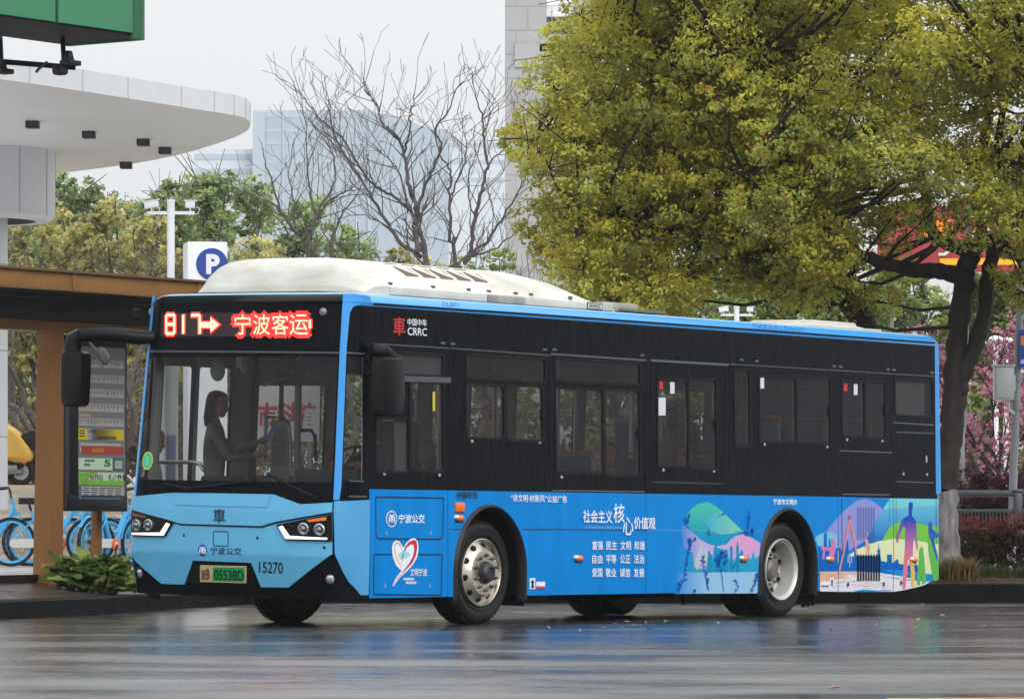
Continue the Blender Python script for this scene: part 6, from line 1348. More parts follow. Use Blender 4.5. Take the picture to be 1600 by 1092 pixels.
# far pale office building, the fading of the mist put into its colours
YF = 300; x0, x1 = at(300, 0, YF).x, at(800, 0, YF).x; fb = thing('office_building', 'far pale blue office building with glass bands, mist fading painted into its colours', 'building', ((x0 + x1) / 2, YF, .4)); cx_ = fb.location.x
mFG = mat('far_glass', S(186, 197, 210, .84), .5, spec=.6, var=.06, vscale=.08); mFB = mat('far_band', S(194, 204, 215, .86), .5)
zt_ = at(0, 185, YF).z; xa, xb, xc = at(395, 0, YF).x - cx_, at(585, 0, YF).x - cx_, at(700, 0, YF).x - cx_
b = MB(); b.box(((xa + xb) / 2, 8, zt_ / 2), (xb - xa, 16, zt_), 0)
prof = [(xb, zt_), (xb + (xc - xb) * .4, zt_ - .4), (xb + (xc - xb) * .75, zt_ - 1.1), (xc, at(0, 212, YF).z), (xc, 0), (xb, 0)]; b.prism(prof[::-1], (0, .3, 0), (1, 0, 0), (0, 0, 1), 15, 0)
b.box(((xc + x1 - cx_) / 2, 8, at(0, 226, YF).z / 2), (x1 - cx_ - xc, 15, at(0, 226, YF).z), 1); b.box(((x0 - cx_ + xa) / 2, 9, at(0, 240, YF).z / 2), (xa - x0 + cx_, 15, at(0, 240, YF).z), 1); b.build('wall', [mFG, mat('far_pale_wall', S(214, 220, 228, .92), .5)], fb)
b = MB()
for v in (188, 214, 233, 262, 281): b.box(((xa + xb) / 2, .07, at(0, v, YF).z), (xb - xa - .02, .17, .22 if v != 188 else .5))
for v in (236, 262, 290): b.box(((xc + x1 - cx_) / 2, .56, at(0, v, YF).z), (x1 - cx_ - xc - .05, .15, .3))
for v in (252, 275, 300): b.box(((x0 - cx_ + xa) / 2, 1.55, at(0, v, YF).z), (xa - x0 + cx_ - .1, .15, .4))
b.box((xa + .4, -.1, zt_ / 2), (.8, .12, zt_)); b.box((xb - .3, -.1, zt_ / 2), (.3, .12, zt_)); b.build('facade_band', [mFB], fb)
b = MB(); x = xa + 2
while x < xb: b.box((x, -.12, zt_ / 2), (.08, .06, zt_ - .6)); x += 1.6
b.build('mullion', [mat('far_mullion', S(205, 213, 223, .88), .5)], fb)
# red billboard behind the right tree
YR = 82; rb0 = at(1372, 0, YR).x; rb1 = at(1760, 0, YR).x; rbo = thing('red_billboard', 'red billboard with a yellow stripe and orange ornament behind the big tree', 'billboard', ((rb0 + rb1) / 2, YR, .42)); cx_ = rbo.location.x
zz = lambda v: at(0, v, YR).z - .42
b = MB(); b.box((0, .1, (zz(322) + zz(424)) / 2), (rb1 - rb0, .2, zz(322) - zz(424)), 0, bev=.01); b.build('panel', [mat('red_vinyl', S(190, 74, 80, .72), .5, var=.06, vscale=.8)], rbo)
b = MB(); b.box((.6, -.012, (zz(404) + zz(414)) / 2), (rb1 - rb0 - 1.0, .02, zz(404) - zz(414)), 0)
gx = lambda u: at(u, 0, YR).x - cx_
b.prism([(gx(x), zz(y)) for x, y in ((1440, 376), (1446, 352), (1458, 343), (1474, 348), (1484, 343), (1492, 360), (1486, 376), (1470, 370), (1452, 378))][::-1], (0, -.02, 0), (1, 0, 0), (0, 0, 1), .02, 1)
for x in (1530, 1590): b.prism([(gx(x + a), zz(y)) for a, y in ((-14, 366), (-6, 354), (8, 350), (16, 358), (14, 376), (6, 392), (-2, 384), (-10, 380))][::-1], (0, -.022, 0), (1, 0, 0), (0, 0, 1), .02, 2)
b.tube([(gx(1466), -.03, zz(398)), (gx(1476), -.03, zz(398)), (gx(1488), -.03, zz(388))], .03, 6, 2); b.build('ornament', [mat('bb_yellow', S(236, 176, 40, .9), .5), mat('bb_orange', S(240, 136, 30, .9), .5), mat('bb_white', S(226, 224, 220, .85), .5)], rbo)
for u in (1392, 1500, 1640): b = MB(); b.tube([(gx(u), .3, 0), (gx(u), .3, zz(330))], .08, 8); b.build('post', [mat('post_grey', S(150, 154, 160, .7), .5)], rbo)

# ================================================================== STREET FURNITURE
mPW = mat('pole_white', S(226, 228, 232, .95), .35)
def camera_pole(u, v_top, Y, label, f=1.):
    z0 = .42; o = thing('camera_pole', label, 'camera pole', (at(u, 846, Y).x, Y, z0), group='white camera poles'); k = Y / FPX * f; zt_ = at(0, v_top, Y).z - z0
    b = MB(); r = 6 * k; b.tube([(0, 0, 0), (0, 0, zt_ - 6 * k)], r, 14); b.box((0, 0, .02), (.3, .3, .04)); b.build('pole', [mPW], o)
    b = MB(); b.ball((0, 0, zt_ - 3 * k), 6.5 * k, 14, 0); b.lathe([(6.6 * k, 0), (6.6 * k, -4 * k), (3 * k, -5 * k)], 14, 1, Matrix.Translation((0, 0, zt_ - 3 * k))); b.build('dome_camera', [mat('dome_grey', S(120, 122, 124), .1, metal=.5), mPW], o)
    b = MB(); b.box((0, 0, zt_ - 24 * k), (74 * k, 4 * k, 5 * k), 0, bev=.4 * k); b.build('cross_arm', [mPW], o)
    for sx, yaw in ((-1, .25), (1, -.1)):
        b = MB(); rm_ = Matrix.Rotation(yaw, 3, 'Z') @ Matrix.Rotation(R(10 * sx if sx < 0 else 0), 3, 'Y'); c = Vector((sx * 31 * k, -2 * k, zt_ - 11 * k))
        b.box(c, (24 * k if sx < 0 else 16 * k, 9 * k, 11 * k), 0, rm_, bev=1.5 * k); b.box(c + Vector((0, 0, 6 * k)), (26 * k if sx < 0 else 20 * k, 11 * k, 1.6 * k), 0, rm_); b.box(c + rm_ @ Vector((sx * (12 if sx < 0 else 8) * k, 0, 0)), (2.5 * k, 8 * k, 9 * k), 1, rm_, bev=.6 * k); b.tube([c + Vector((0, 0, -5 * k)), Vector((sx * 30 * k, 0, zt_ - 22 * k))], 1.6 * k, 6)
        b.tube([c + Vector((6 * k, 0, -3 * k)), c + Vector((14 * k, 0, -6 * k)), c + Vector((12 * k, 0, -14 * k)), c + Vector((4 * k, 0, -15 * k))], .7 * k, 5); b.build('camera', [mPW, mat('lens_black', S(24, 24, 28), .15)], o)
    return o
camera_pole(267, 309, 58, 'white pole with two cameras and dome beside the parking sign'); camera_pole(1151, 476, 66, 'white pole with two cameras seen just above the bus roof', .68)
Y = 57; x0 = at(283, 0, Y).x; x1 = at(353, 0, Y).x; pk = thing('parking_sign', 'white pylon sign with a blue P disc behind the bus roof unit', 'sign', ((x0 + x1) / 2, Y + .3, .42), (0, 0, R(12)))
zt_ = at(0, 377, Y).z - .42; b = MB(); b.box((0, 0, zt_ / 2), (.50, .42, zt_), 0, bev=.012); b.build('pylon', [mat('sign_white', S(226, 228, 230, .95), .35, var=.03)], pk)
b = MB(); zc = at(0, 412, Y).z - .42; b.lathe([(.001, .012), (.195, .012), (.2, 0)], 40, 0, Matrix.Translation((.055, -.212, zc)) @ Matrix.Rotation(R(90), 4, 'X')); text_flat(b, 'P', (-.02, -.228, zc - .125), (1, 0, 0), (0, 0, 1), .17, .25, 1, .05); b.build('emblem', [mat('sign_blue', S(40, 74, 156, .9), .4), mat('sign_letter', S(226, 230, 236, .95), .4)], pk, clean=False)
# lamp post with cabinet and blue sign, street light base, garden lamps, guard rail
Y = 57.5; lp = thing('lamp_post', 'grey lamp post carrying a grey cabinet and a blue sign at the right edge', 'lamp post', (at(1583, 846, Y).x, Y, .42)); ox = lp.location
def lw(u, v, dy=0): return at(u, v, Y + dy) - ox
mGP = mat('post_galv', S(142, 144, 150, .75), .5, var=.08)
b = MB(); b.tube([lw(1580, 880), lw(1584, 720), lw(1592, 520), lw(1600, 330), lw(1608, 100)], [.055, .052, .048, .045, .04], 12); b.tube([lw(1588, 640), lw(1588, 636)], .066, 12); b.tube([lw(1590, 596), lw(1590, 592)], .062, 12); b.build('pole', [mGP], lp)
b = MB(); b.box(lw(1568, 598, -.1), (.25, .2, .43), 0, bev=.012); b.box(lw(1568, 571.5, -.1), (.28, .23, .02), 0, bev=.004); b.box(lw(1569, 598, -.205), (.20, .01, .37), 1, bev=.003); b.box(lw(1583, 598, -.04), (.06, .05, .2), 0); b.tube([lw(1575, 625, -.1), lw(1576, 640, -.1), lw(1584, 645, -.03)], .025, 6); b.build('cabinet', [mat('cabinet_grey', S(186, 190, 192, .85), .4), mat('cabinet_door', S(196, 200, 202, .85), .4)], lp)
b = MB(); b.box(lw(1601, 545, -.08), (.14, .015, .48), 0); b.box(lw(1601, 532, -.09), (.10, .006, .12), 1); b.box(lw(1601, 565, -.09), (.1, .006, .05), 2); b.build('sign_plate', [mat('sign_blue2', S(40, 80, 170, .9), .4), mat('sign_orange', S(220, 130, 70), .4), mat('sign_pale', S(190, 200, 226), .4)], lp)
Y = 59.5; o = thing('street_light', 'grey square street light base with slim pole right behind the big trunk', 'street light', (at(1492, 846, Y).x, Y, .42)); b = MB(); hz = at(0, 668, Y).z - .42; b.box((0, 0, hz / 2), (.235, .235, hz), 0, bev=.008); b.build('base', [mat('base_galv', S(160, 162, 166, .75), .5, var=.1)], o)
b = MB(); b.tube([(.1, 0, hz - .02), (.13, 0, hz + 1), (.2, 0, hz + 3.5)], [.05, .045, .035], 10); b.build('pole', [mGP], o)
for u, v in ((1556, 531), (1572, 533)):
    Y = 76; o = thing('garden_lamp', 'small white garden lamp among the pink blossom' + (', the left one' if u < 1560 else ', the right one'), 'lamp', (at(u, 846, Y).x, Y, .42), group='garden lamps'); z = at(0, v, Y).z - .42; b = MB(); b.tube([(0, 0, 0), (0, 0, z - .1)], .045, 8); b.build('pole', [mPW], o); b = MB(); b.ball((0, 0, z), (.13, .13, .07), 14, 0); b.box((0, 0, z - .09), (.14, .14, .03), 0, bev=.01); b.build('lamp_head', [mPW], o)
Y = 56; gr = thing('guard_rail', 'dark grey metal guard railing behind the red topped hedge', 'railing', (at(1540, 846, Y).x, Y, .42)); ox = gr.location
mRL = mat('rail_dark', S(74, 82, 88, .6), .35, spec=.6); b = MB()
gz = lambda v: at(0, v, Y).z - .42
for v, r in ((771, .042), (798, .022)): b.tube([(at(1440, 0, Y).x - ox.x, 0, gz(v)), (at(1760, 0, Y).x - ox.x, 0, gz(v))], r, 10)
b.build('rail', [mRL], gr)
for u in (1590, 1450, 1730):
    b = MB(); b.box((at(u, 0, Y).x - ox.x, 0, gz(806)), (.11, .10, gz(766) - gz(846)), 0, bev=.02); b.box((at(u, 0, Y).x - ox.x, 0, gz(767)), (.14, .13, .05), 0, bev=.02); b.build('post', [mRL], gr)
b = MB()
for k in range(56): b.box((at(1440 + k * 5.6, 0, Y).x - ox.x, 0, gz(812)), (.016, .012, gz(799) - gz(826)), 0)
b.tube([(at(1440, 0, Y).x - ox.x, 0, gz(826)), (at(1760, 0, Y).x - ox.x, 0, gz(826))], .015, 8); b.build('baluster', [mRL], gr)

# ================================================================== BICYCLES, SCOOTER, GREENS
mBB = mat('bike_blue', S(70, 180, 236, .95), .3, spec=.5, coat=.3); mBT = mat('bike_tyre', S(34, 38, 42, .7), .6); mBW = mat('bike_white', S(214, 212, 208, .9), .4); mBK = mat('bike_black', S(36, 34, 38, .6), .4); mBO = mat('bike_orange', S(226, 110, 66, .9), .4)
def bicycle():
    o = thing('bicycle', 'bike', 'bicycle', group='blue share bicycles parked behind the stop'); r = .33; wb = 1.06
    for x, nm in ((0, 'wheel'), (wb, 'wheel')):
        w_ = bpy.data.objects.new('wheel', None); COL.objects.link(w_); w_.parent = o; M = Matrix.Translation((x, 0, r)) @ Matrix.Rotation(R(90), 4, 'X')
        b = MB(); b.lathe([(r - .045, .018), (r - .01, .022), (r, .0), (r - .01, -.022), (r - .045, -.018)], 40, 0, M); b.build('tyre', [mBT], w_)
        b = MB(); b.lathe([(r - .044, .02), (r - .075, .014), (r - .075, -.014), (r - .044, -.02)], 40, 0, M); b.build('rim', [mBB], w_)
        b = MB()
        for k in range(14): a = 2 * math.pi * k / 14; b.tube([M @ Vector((.03 * math.cos(a + .5), .03 * math.sin(a + .5), .02 * (-1) ** k)), M @ Vector(((r - .07) * math.cos(a), (r - .07) * math.sin(a), 0))], .0035, 4)
        b.build('spokes', [mat('spoke_grey', S(120, 124, 128), .4, metal=.6)], w_); b = MB(); b.tube([(x, -.05, r), (x, .05, r)], .03, 10); b.build('hub', [mBK], w_)
        b = MB(); rr = r + .022; a0, a1 = (-25, 150) if x == 0 else (20, 175)
        pts = [(x + rr * math.cos(R(a)), rr * math.sin(R(a)) + r) for a in range(a0, a1 + 1, 9)]
        for (xa, za), (xb, zb_) in zip(pts, pts[1:]): b.add([(xa, -.03, za), (xa, .03, za), (xb, .03, zb_), (xb, -.03, zb_)], [(0, 1, 2, 3)])
        b.build('mudguard', [mBB], o, sharp=60)
    b = MB(); bbk = (.46, 0, .29); st = (.27, 0, .74); hd = (.84, 0, .80)
    b.tube([bbk, st], .026, 8); b.tube([bbk, (.62, 0, .40), (.76, 0, .62), hd], .032, 8); b.tube([(.41, 0, .45), (.62, 0, .48), (.80, 0, .72)], .022, 8)
    for sy in (-.06, .06): b.tube([(0, sy, r), bbk], .012, 6); b.tube([(0, sy, r), (.31, sy * .4, .64)], .012, 6); b.tube([(wb, sy, r), (.90, sy * .7, .72), (.86, 0, .74)], .014, 6)
    b.tube([(.86, 0, .68), (.80, 0, .92)], .026, 8); b.build('frame', [mBB], o)
    b = MB(); pr = rrect(-.02, .255, .53, .375, .05, 3); b.prism([(x, z) for x, z in pr], (0, -.075, 0), (1, 0, 0), (0, 0, 1), .03, 0); b.build('chain_case', [mBW], o)
    b = MB(); M = Matrix.Translation((.46, -.078, .30)) @ Matrix.Rotation(R(90), 4, 'X'); b.lathe([(.001, .02), (.075, .02), (.085, .006), (.085, 0)], 24, 0, M); b.lathe([(.001, .026), (.035, .026), (.04, .02)], 18, 1, M); b.build('crank_disc', [mBO, mBW], o)
    b = MB(); b.tube([(.46, -.11, .30), (.40, -.115, .15)], .014, 6); b.box((.39, -.17, .14), (.09, .1, .02), 0, bev=.006); b.tube([(.46, .09, .30), (.52, .095, .45)], .014, 6); b.box((.53, .15, .46), (.09, .1, .02), 0, bev=.006); b.build('pedals', [mBK], o)
    b = MB(); b.tube([st, (.24, 0, .84)], .016, 8); pts = [(-.15, .07), (-.11, .105), (-.02, .10), (.06, .05), (.14, .022), (.15, 0)]; pr = pts + [(x, -y) for x, y in reversed(pts[:-1])]
    b.prism(pr, (.25, 0, .92), (1, 0, 0), (0, 1, 0), .085, 0); b.build('saddle', [mBK], o, sharp=60)
    b = MB(); b.tube([(.80, 0, .92), (.78, 0, 1.02)], .014, 8); b.tube([(.66, -.28, 1.05), (.76, -.22, 1.06), (.79, 0, 1.02), (.76, .22, 1.06), (.66, .28, 1.05)], .012, 8); b.tube([(.64, -.285, 1.05), (.73, -.24, 1.058)], .018, 8); b.tube([(.64, .285, 1.05), (.73, .24, 1.058)], .018, 8); b.build('handlebar', [mBK], o)
    b = MB()
    for i in range(7): t = i / 6; b.tube([(.90 + .28 * t, -.15, .98), (.92 + .22 * t, -.12, .74)], .004, 4); b.tube([(.90 + .28 * t, .15, .98), (.92 + .22 * t, .12, .74)], .004, 4); b.tube([(1.18, -.15 + .3 * t, .98), (1.14, -.12 + .24 * t, .74)], .004, 4); b.tube([(.92 + .22 * t, -.12, .74), (.92 + .22 * t, .12, .74)], .004, 4)
    b.tube([(.9, -.15, .98), (1.18, -.15, .98), (1.18, .15, .98), (.9, .15, .98), (.9, -.15, .98)], .008, 5); b.build('basket', [mat('basket_grey', S(170, 176, 180, .9), .4)], o)
    return o
bk = bicycle(); Zg = .42
def bpos(u, Y): return Vector((at(u, 846, Y).x, Y, Zg + .0))
bk.location = bpos(17, 61.2); bk.rotation_euler = (R(2), 0, R(8)); bk['label'] = 'blue bicycle with black saddle and orange crank, left of the shelter post'
for u, Y, a, l in ((40, 62.3, 16, 'blue bicycle half hidden behind the one with the orange crank'), (-75, 62.0, 4, 'blue bicycle cut by the left edge of the photo'), (142, 61.0, 62, 'blue bicycle right of the shelter post, its wheel facing the camera'), (112, 62.6, 30, 'blue bicycle just right of the shelter post, behind the front one'), (168, 62.0, 50, 'blue bicycle between the timetable board and the bus front'), (186, 63.4, 40, 'rearmost blue bicycle close to the bus front')):
    dup(bk, bpos(u, Y), (R(2), 0, R(a)), l)
# scooter with a yellow rain cover
Y = 68.9; zt0 = 1.596; sc_ = thing('scooter', 'black electric scooter with a yellow rain cover standing on the terrace', 'scooter', (at(33, 846, Y).x, Y, zt0)); ox = sc_.location; k = Y / FPX
def sx(u, v, y=0): return Vector((at(u, 0, Y).x - ox.x, y, at(0, v, Y).z - zt0))
b = MB(); M = Matrix.Translation((0, 0, .205)) @ Matrix.Rotation(R(90), 4, 'X'); b.lathe([(.12, .05), (.17, .06), (.205, .03), (.205, -.03), (.17, -.06), (.12, -.05)], 36, 0, M); b.lathe([(.001, .045), (.1, .045), (.12, .05)], 24, 1, M); b.build('wheel', [mBT, mat('scooter_rim', S(150, 150, 152), .3, metal=.6)], sc_)
b = MB(); M2 = Matrix.Translation((-1.25, 0, .205)) @ Matrix.Rotation(R(90), 4, 'X'); b.lathe([(.12, .05), (.17, .06), (.205, .03), (.205, -.03), (.17, -.06), (.12, -.05)], 36, 0, M2); b.lathe([(.001, .045), (.1, .045), (.12, .05)], 24, 1, M2); b.build('wheel', [mBT, mat('scooter_rim', S(150, 150, 152), .3, metal=.6)], sc_)
b = MB(); b.box(sx(52, 690), (.34, .34, .30), 0, bev=.06); b.box(sx(60, 676), (.30, .3, .08), 0, bev=.03); b.box((-.4, 0, .34), (.9, .26, .16), 0, bev=.05); b.tube([sx(57, 700), sx(61, 725), sx(60, 748)], [.04, .05, .03], 8); b.tube([(-.95, 0, .3), (-1.2, 0, .9)], .09, 10); b.tube([(-.3, -.12, .2), (.02, -.12, .21)], .04, 8, 1); b.box((-.12, -.14, .26), (.16, .06, .1), 1, bev=.02); b.box((.06, -.12, .33), (.06, .04, .03), 2, bev=.01); b.box(sx(64, 676, -.14), (.14, .06, .035), 1, bev=.01); b.build('body', [mBK, mat('scooter_metal', S(150, 150, 152), .3, metal=.6), mBO], sc_)
# cover: draped cloth shell with folds
b = MB(); rg = random.Random(8); P = []
prof = [(sx(u, v).x, sx(u, v).z) for u, v in ((-70, 650), (-30, 652), (0, 660), (20, 668), (38, 684), (50, 700), (52, 712), (44, 722), (20, 722), (0, 719), (-40, 722), (-70, 728))]
cxm = sx(0, 695).x; czm = sx(0, 695).z; n = len(prof)
rows = []
for j in range(9):
    t = -1 + 2 * j / 8; kk = math.sqrt(max(.05, 1 - .82 * t * t)); rows.append([Vector((cxm + (x - cxm) * (kk * .25 + .75) , t * .34 + .02 * math.sin(9 * x + 3 * t), czm + (z - czm) * (kk * .35 + .65) + .018 * math.sin(7 * x + 5 * t) + .012 * math.sin(13 * z + 9 * t))) for x, z in _cat(prof + [prof[0]], 3)[:-1]])
m_ = len(rows[0])
for a, c in zip(rows, rows[1:]):
    for i in range(m_): b.add([a[i], a[(i + 1) % m_], c[(i + 1) % m_], c[i]], [(0, 1, 2, 3)])
b.add(rows[0], [tuple(range(m_))]); b.add(rows[-1], [tuple(range(m_))]); b.build('rain_cover', [mat('yellow_cloth', S(232, 184, 88, .85), .55, var=.06, vscale=3, bump=.5, bscale=5)], sc_, sharp=50)
# bundle of leafy greens on the platform
gp = at(152, 915, 48.6); gz0 = plat_z(gp.x, gp.y); gb = thing('greens_bundle', 'heap of tied leafy green vegetables lying on the platform beside the shelter post', 'vegetables', (gp.x, gp.y, gz0))
rgn = np.random.default_rng(12); V = []; F = []; MI = []
def leaf(c, d, up_v, L_, w_, mi, curl):
    d = Vector(d).normalized(); s = d.cross(Vector(up_v)).normalized(); nn = s.cross(d); b0 = len(V); c = Vector(c)
    for i in range(6):
        t = i / 5; wd = w_ * math.sin(math.pi * min(1, .12 + .83 * t)) ** .7; p = c + d * L_ * t - nn * (-curl) * L_ * t * t * -1
        for e in (-1, -.4, .4, 1): V.append(tuple(p + s * e * wd + nn * (.28 * wd * abs(e) + .02 * math.sin(9 * t + 4 * e))))
    for i in range(5):
        for j in range(3): a = b0 + i * 4 + j; F.append((a, a + 1, a + 5, a + 4)); MI.append(mi)
for k in range(230):
    sd = rgn.random(); x = -.33 + .48 * sd if k < 150 else .05 + .42 * rgn.random(); hmax = .36 * math.sqrt(max(.05, 1 - ((x + .06) / .42) ** 2)) if x < .2 else .19
    z = hmax * rgn.random() ** .6; y = rgn.uniform(-.2, .2) * math.sqrt(max(.1, 1 - (z / .3) ** 2)); a = rgn.normal() * .6 + (math.pi if rgn.random() < .5 else 0); leaf((x, y, z), (math.cos(a), math.sin(a) * .6 - .15, rgn.normal() * .25), (rgn.normal() * .4, -.4, 1), rgn.uniform(.15, .28), rgn.uniform(.035, .075), int(rgn.random() < .4), -.25 * rgn.random())
me = bpy.data.meshes.new('leaves'); me.from_pydata(V, [], F); me.polygons.foreach_set('material_index', np.array(MI, dtype=np.int32)); link_mesh('leaves', me, [leafmat('greens_leaf', S(100, 128, 56, .7), scale=6), leafmat('greens_pale', S(168, 184, 104, .8), scale=6)], gb, None, 60)
b = MB()
for k in range(46): y = rgn.uniform(-.16, .16); z = .02 + rgn.random() * .14; b.tube([(.05, y * .6, z * .8), (.28, y, z), (.50 + .05 * rgn.random(), y * 1.2, z + .02)], [.008, .010, .006], 5, 0)
b.build('stalks', [mat('greens_stalk', S(150, 170, 100, .65), .5)], gb); b = MB(); b.tube([(.10, -.2, .0), (.13, -.21, .10), (.16, -.12, .22), (.16, .1, .23), (.12, .2, .1)], .014, 6); b.build('tie', [mat('straw_tie', S(110, 72, 52, .7), .8)], gb)

# pale notice panel with a white post beyond the door side of the bus
Y = 53.5; npo = thing('notice_panel', 'pale grey notice panel with a white post, seen through the bus windscreen at left', 'notice panel', (at(262, 846, Y).x, Y, .42)); b = MB(); b.box((0, 0, 1.75), (.24, .08, 2.3), 0, bev=.01); b.box((.045, -.05, 1.3), (.10, .02, .55), 1, bev=.004); b.box((0, 0, .32), (.12, .06, .64), 0); b.build('panel', [mat('notice_pale', S(206, 212, 208, .95), .4), mat('notice_mauve', S(120, 120, 160, .8), .5)], npo)
b = MB(); b.tube([(-.06, -.09, .0), (-.06, -.09, 2.95)], .04, 12); b.build('post', [mPW], npo)
# ================================================================== PEOPLE
SKIN = mat('skin', S(196, 140, 112, .8), .5); HAIR = mat('black_hair', S(26, 22, 22, .6), .5)
def skinned(name, joints, edges, mats, matfn, parent, sub=2):
    me = bpy.data.meshes.new(name); me.from_pydata([j[0] for j in joints], edges, []); o = bpy.data.objects.new(name, me); COL.objects.link(o)
    sk = o.modifiers.new('skin', 'SKIN'); sk.use_smooth_shade = True; sv = me.skin_vertices[0].data
    for v, j in zip(sv, joints): v.radius = (j[1], j[1] if len(j) < 3 else j[2])
    sv[0].use_root = True
    sb = o.modifiers.new('sub', 'SUBSURF'); sb.levels = sub; sb.render_levels = sub
    dg = bpy.context.evaluated_depsgraph_get(); dg.update(); nm = bpy.data.meshes.new_from_object(o.evaluated_get(dg)); bpy.data.objects.remove(o); bpy.data.meshes.remove(me)
    return nm
def head_mesh(b, c, yaw, pitch=0., s=1., m=0):
    # face along +x of the head frame
    M = Matrix.Translation(c) @ Matrix.Rotation(yaw, 4, 'Z') @ Matrix.Rotation(pitch, 4, 'Y') @ Matrix.Scale(s, 4)
    prof = [(-.125, .052, .045, .02), (-.105, .075, .058, .022), (-.07, .088, .068, .012), (-.03, .094, .072, .004), (.01, .098, .075, 0), (.05, .099, .076, -.004), (.085, .088, .068, -.008), (.11, .060, .048, -.010), (.122, .02, .016, -.01)]
    n = 16; rows = []
    for z, rx, ry, sh_ in prof:
        rg_ = []
        for j in range(n):
            t = 2 * math.pi * j / n; x = rx * math.cos(t) + sh_; y = ry * math.sin(t)
            if j in (0,) and -.06 < z < -.0: x += .022 if z < -.02 else .016
            if j in (1, n - 1) and z == .01: x -= .012
            rg_.append(M @ Vector((x, y, z)))
        rows.append(rg_)
    for a, c_ in zip(rows, rows[1:]):
        for j in range(n): b.add([a[j], a[(j + 1) % n], c_[(j + 1) % n], c_[j]], [(0, 1, 2, 3)], m)
    b.add(rows[0], [tuple(range(n))], m); b.add(rows[-1], [tuple(range(n))], m)
    for sy in (-1, 1): b.ball(M @ Vector((-.005, sy * .076, -.01)), (.02 * s, .012 * s, .032 * s), 8, m, None); b.ball(M @ Vector((.082, sy * .030, .008)), .010 * s, 8, m + 1)
    b.tube([M @ Vector((.088, -.022, -.065)), M @ Vector((.096, 0, -.064)), M @ Vector((.088, .022, -.065))], .006 * s, 6, m + 2)
    return M
def hand(b, wrist, d, up_v, curl, m, s=1.):
    d = Vector(d).normalized(); sd = d.cross(Vector(up_v)).normalized(); nn = sd.cross(d).normalized(); w = Vector(wrist)
    b.tube([w, w + d * .03 * s, w + d * .085 * s], [.024 * s, .034 * s, .036 * s], 8, m)
    for k, (off_, L_) in enumerate(((-.028, .068), (-.010, .078), (.009, .074), (.027, .058))):
        p = w + d * .083 * s + sd * off_ * s; q = [p]
        for i in range(3): a = curl * (i + 1); dd = d * math.cos(a) - nn * math.sin(a); q.append(q[-1] + dd * L_ * s / 3 * 1.1)
        b.tube(q, [.0095 * s, .009 * s, .0085 * s, .006 * s], 6, m)
    p = w + d * .035 * s - sd * .03 * s; b.tube([p, p + (d * .5 - sd * .7 - nn * .3) * .035 * s, p + (d * .95 - sd * .75 - nn * .5) * .058 * s], [.012 * s, .011 * s, .007 * s], 6, m)
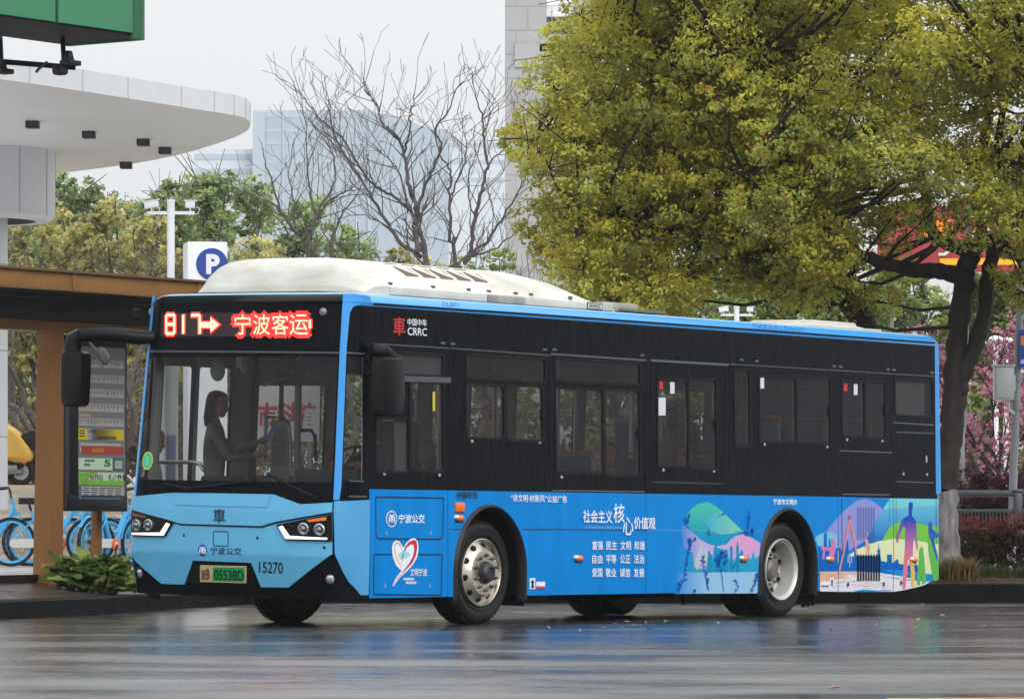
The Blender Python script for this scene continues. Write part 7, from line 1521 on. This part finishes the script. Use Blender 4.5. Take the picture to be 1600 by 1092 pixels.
def person(label, base, yaw, sit, top, trousers, hair, head_yaw=0., arms=None, H=1.68, pitch=0., hooded=False, group=None, skirt=False):
    # local frame: +x faces forward, base = feet (standing) or floor below the seat
    o = thing('person', label, 'person', base, (0, 0, yaw), group=group); k = H / 1.72
    if sit: zp = .52; hips = (0, 0, zp); kn = .42; legs = lambda sy: [((.08, sy * .09, zp - .01), .085), ((.44, sy * .10, zp - .01), .066), ((.47, sy * .10, .26), .052), ((.45, sy * .10, .07), .042), ((.56, sy * .10, .045), .036)]
    else: zp = .93; hips = (0, 0, zp); legs = lambda sy: [((.0, sy * .09, zp - .06), .09), ((.02, sy * .10, .50), .064), ((-.01, sy * .10, .30), .058), ((-.03, sy * .10, .08), .042), ((.10, sy * .10, .045), .038)]
    J = [(hips, .125, .10)]; E = []
    def add(j, par): J.append(j); E.append((par, len(J) - 1)); return len(J) - 1
    ch = add(((.0, 0, zp + .20), .125, .10), 0); c2 = add(((.0, 0, zp + .40), .15, .105), ch); nk = add(((.0, 0, zp + .53), .06), c2); nk2 = add(((.015, 0, zp + .60), .052), nk)
    for sy in (-1, 1):
        p = 0
        for j in legs(sy): p = add(j, p)
    A = arms or {-1: [(.02, -.21, zp + .40), (.06, -.25, zp + .14), (.25, -.2, zp + .06)], 1: [(.02, .21, zp + .40), (.06, .25, zp + .14), (.25, .2, zp + .06)]}
    for sy in (-1, 1):
        sh0, el, wr = [Vector(x) for x in A[sy]]; p = add((tuple(sh0), .062), c2); p = add((tuple(sh0.lerp(el, .5)), .052), p); p = add((tuple(el), .046), p); p = add((tuple(el.lerp(wr, .6)), .04), p); add((tuple(wr), .032), p)
    J = [((j[0][0] * k, j[0][1] * k, j[0][2] * k),) + tuple(x * k for x in j[1:]) for j in J]
    nm = skinned('body', J, E, None, None, o); mi = np.zeros(len(nm.polygons), dtype=np.int32)
    for pl_ in nm.polygons:
        z = pl_.center.z / k
        if z > zp + .545: mi[pl_.index] = 2
        elif z < (zp + .0 if not sit else zp - .04) or (sit and pl_.center.x > .1 * k and z < zp + .11 and abs(pl_.center.y) < .19 * k): mi[pl_.index] = 1
        if z < .085: mi[pl_.index] = 3
    b = MB(); V = [tuple(v.co) for v in nm.vertices]; base_i = len(b.v); b.v += V
    for pl_ in nm.polygons: b.f.append(tuple(pl_.vertices)); b.m.append(int(mi[pl_.index]))
    hc = Vector((.035, 0, zp + .715)) * k; HM = head_mesh(b, hc, head_yaw, pitch, k, 4)
    for sy in (-1, 1):
        el, wr = [Vector(x) * k for x in A[sy][1:3]]; hand(b, wr, wr - el, (0, 0, 1) if abs((wr - el).normalized().z) < .9 else (1, 0, 0), .28, 4, k)
    b.build('body', [top, trousers, SKIN, mat('shoe_dark', S(40, 38, 38, .7), .6), SKIN, HAIR, mat('lip', S(150, 84, 78, .8), .5)], o, sharp=None, clean=False)
    if hair:
        h = MB(); n = 16; rows = []
        long = hair == 'long'
        for z, kk in ((.128, .05), (.118, .55), (.09, .92), (.05, 1.04), (.01, 1.06), (-.04, 1.03), (-.09, 1.0 if long else .8), (-.16 if long else -.10, .95 if long else .6), (-.24 if long else -.105, .7 if long else .5)):
            r_ = []
            for j in range(n):
                t = 2 * math.pi * j / n; cx = math.cos(t); x = .105 * kk * cx; y = .083 * kk * math.sin(t)
                if z < .055 and cx > -.05: x = min(x, -.012 - .01 * (cx)) if cx > .3 else x * .2 - .01; y = y if cx <= .3 else math.copysign(.076 * kk, math.sin(t))
                r_.append(HM @ Vector((x - .008, y, z)))
            rows.append(r_)
        for a, c_ in zip(rows, rows[1:]):
            for j in range(n): h.add([a[j], a[(j + 1) % n], c_[(j + 1) % n], c_[j]], [(0, 1, 2, 3)])
        h.build('hair', [HAIR], o, sharp=None)
    return o
def bw(s, t, z): return BM @ Vector((s, t, z))
mNAVY = mat('navy_uniform', S(28, 32, 44, .7), .7); mBEI = mat('beige_jacket', S(112, 106, 100, .75), .7); mGRY = mat('grey_coat', S(104, 102, 104, .8), .7); mTRS = mat('dark_trousers', S(44, 44, 50, .7), .7); mOLV = mat('olive_coat', S(92, 90, 72, .7), .7); mMAR = mat('maroon_coat', S(96, 48, 52, .7), .7); mWHT = mat('white_jacket', S(196, 192, 186, .85), .7)
dyaw = PHI + math.pi           # facing the front of the bus
d_ = person('bus driver in dark navy uniform seated at the wheel behind the corner glass', bw(1.42, .66, .53), dyaw, True, mNAVY, mTRS, 'short', 0., {-1: [(.02, -.21, .92), (.16, -.26, .70), (.36, -.16, .84)], 1: [(.02, .21, .92), (.16, .26, .70), (.36, .16, .84)]}, 1.74)
b = MB(); b.box((.17, -.12, .90), (.008, .05, .016), 0); b.build('badge', [mat('gold_badge', S(220, 180, 60), .4)], d_)
pas = person('person in beige jacket standing at the front door holding out a phone', bw(1.15, 2.28, .42), PHI - math.pi / 2 + R(38), False, mBEI, mTRS, 'long', 0., {-1: [(.02, -.21, 1.33), (.14, -.27, 1.10), (.38, -.16, 1.14)], 1: [(.02, .21, 1.33), (.20, .24, 1.18), (.44, .16, 1.28)]}, 1.62, R(12))
ph = MB(); ph.box((0, 0, 0), (.012, .075, .15), 0, bev=.005); pho = ph.build('phone', [mat('phone_case', S(150, 150, 214, .9), .3)], None); tag(pho, 'blue phone held out by the standing person in the beige jacket', 'phone'); pho.location = pas.matrix_basis @ Vector((.575, .155, 1.29)) if False else (Matrix.Translation(pas.location) @ Matrix.Rotation(pas.rotation_euler.z, 4, 'Z')) @ Vector((.53, .10, 1.275)); pho.rotation_euler = (R(20), R(20), pas.rotation_euler.z + R(65))
person('person in white jacket waiting outside the front door, only head and shoulders seen', (*bw(.95, 2.85, 0).xy, .20), PHI - math.pi / 2 + R(40), False, mWHT, mTRS, 'short', 0., None, 1.55, R(15))
for (s, t, z), yw, tp, hr_, lb in (((4.95, .47, .42), dyaw, mGRY, 'short', 'dark haired passenger in grey coat at the third side window'), ((6.3, .47, .42), dyaw, mOLV, 'long', 'long haired passenger in olive coat at the fourth side window'), ((3.3, 2.03, .42), dyaw, mMAR, 'short', 'passenger in maroon coat on the far side near the front'), ((8.4, 2.0, .83), dyaw, mGRY, 'short', 'passenger in grey coat on the far side near the back'), ((4.1, 2.03, .42), dyaw, mNAVY, 'long', 'long haired passenger in navy on the far side mid bus')):
    person(lb, bw(s + .03, t, z - .03), yw, True, tp, mTRS, hr_, R(8), None, 1.66)
# ================================================================== HAZE
hz = MB(); hz.box((20, 195, 24), (260, 470, 50)); m = bpy.data.materials.new('haze'); m.use_nodes = True; n = m.node_tree.nodes; n.remove(n['Principled BSDF']); v = n.new('ShaderNodeVolumePrincipled'); v.inputs['Color'].default_value = (.93, .95, .97, 1); v.inputs['Density'].default_value = .0002; v.inputs['Anisotropy'].default_value = .2; m.node_tree.links.new(v.outputs[0], n['Material Output'].inputs['Volume'])
hz.build('haze', [m], None, 'stuff', sharp=None)
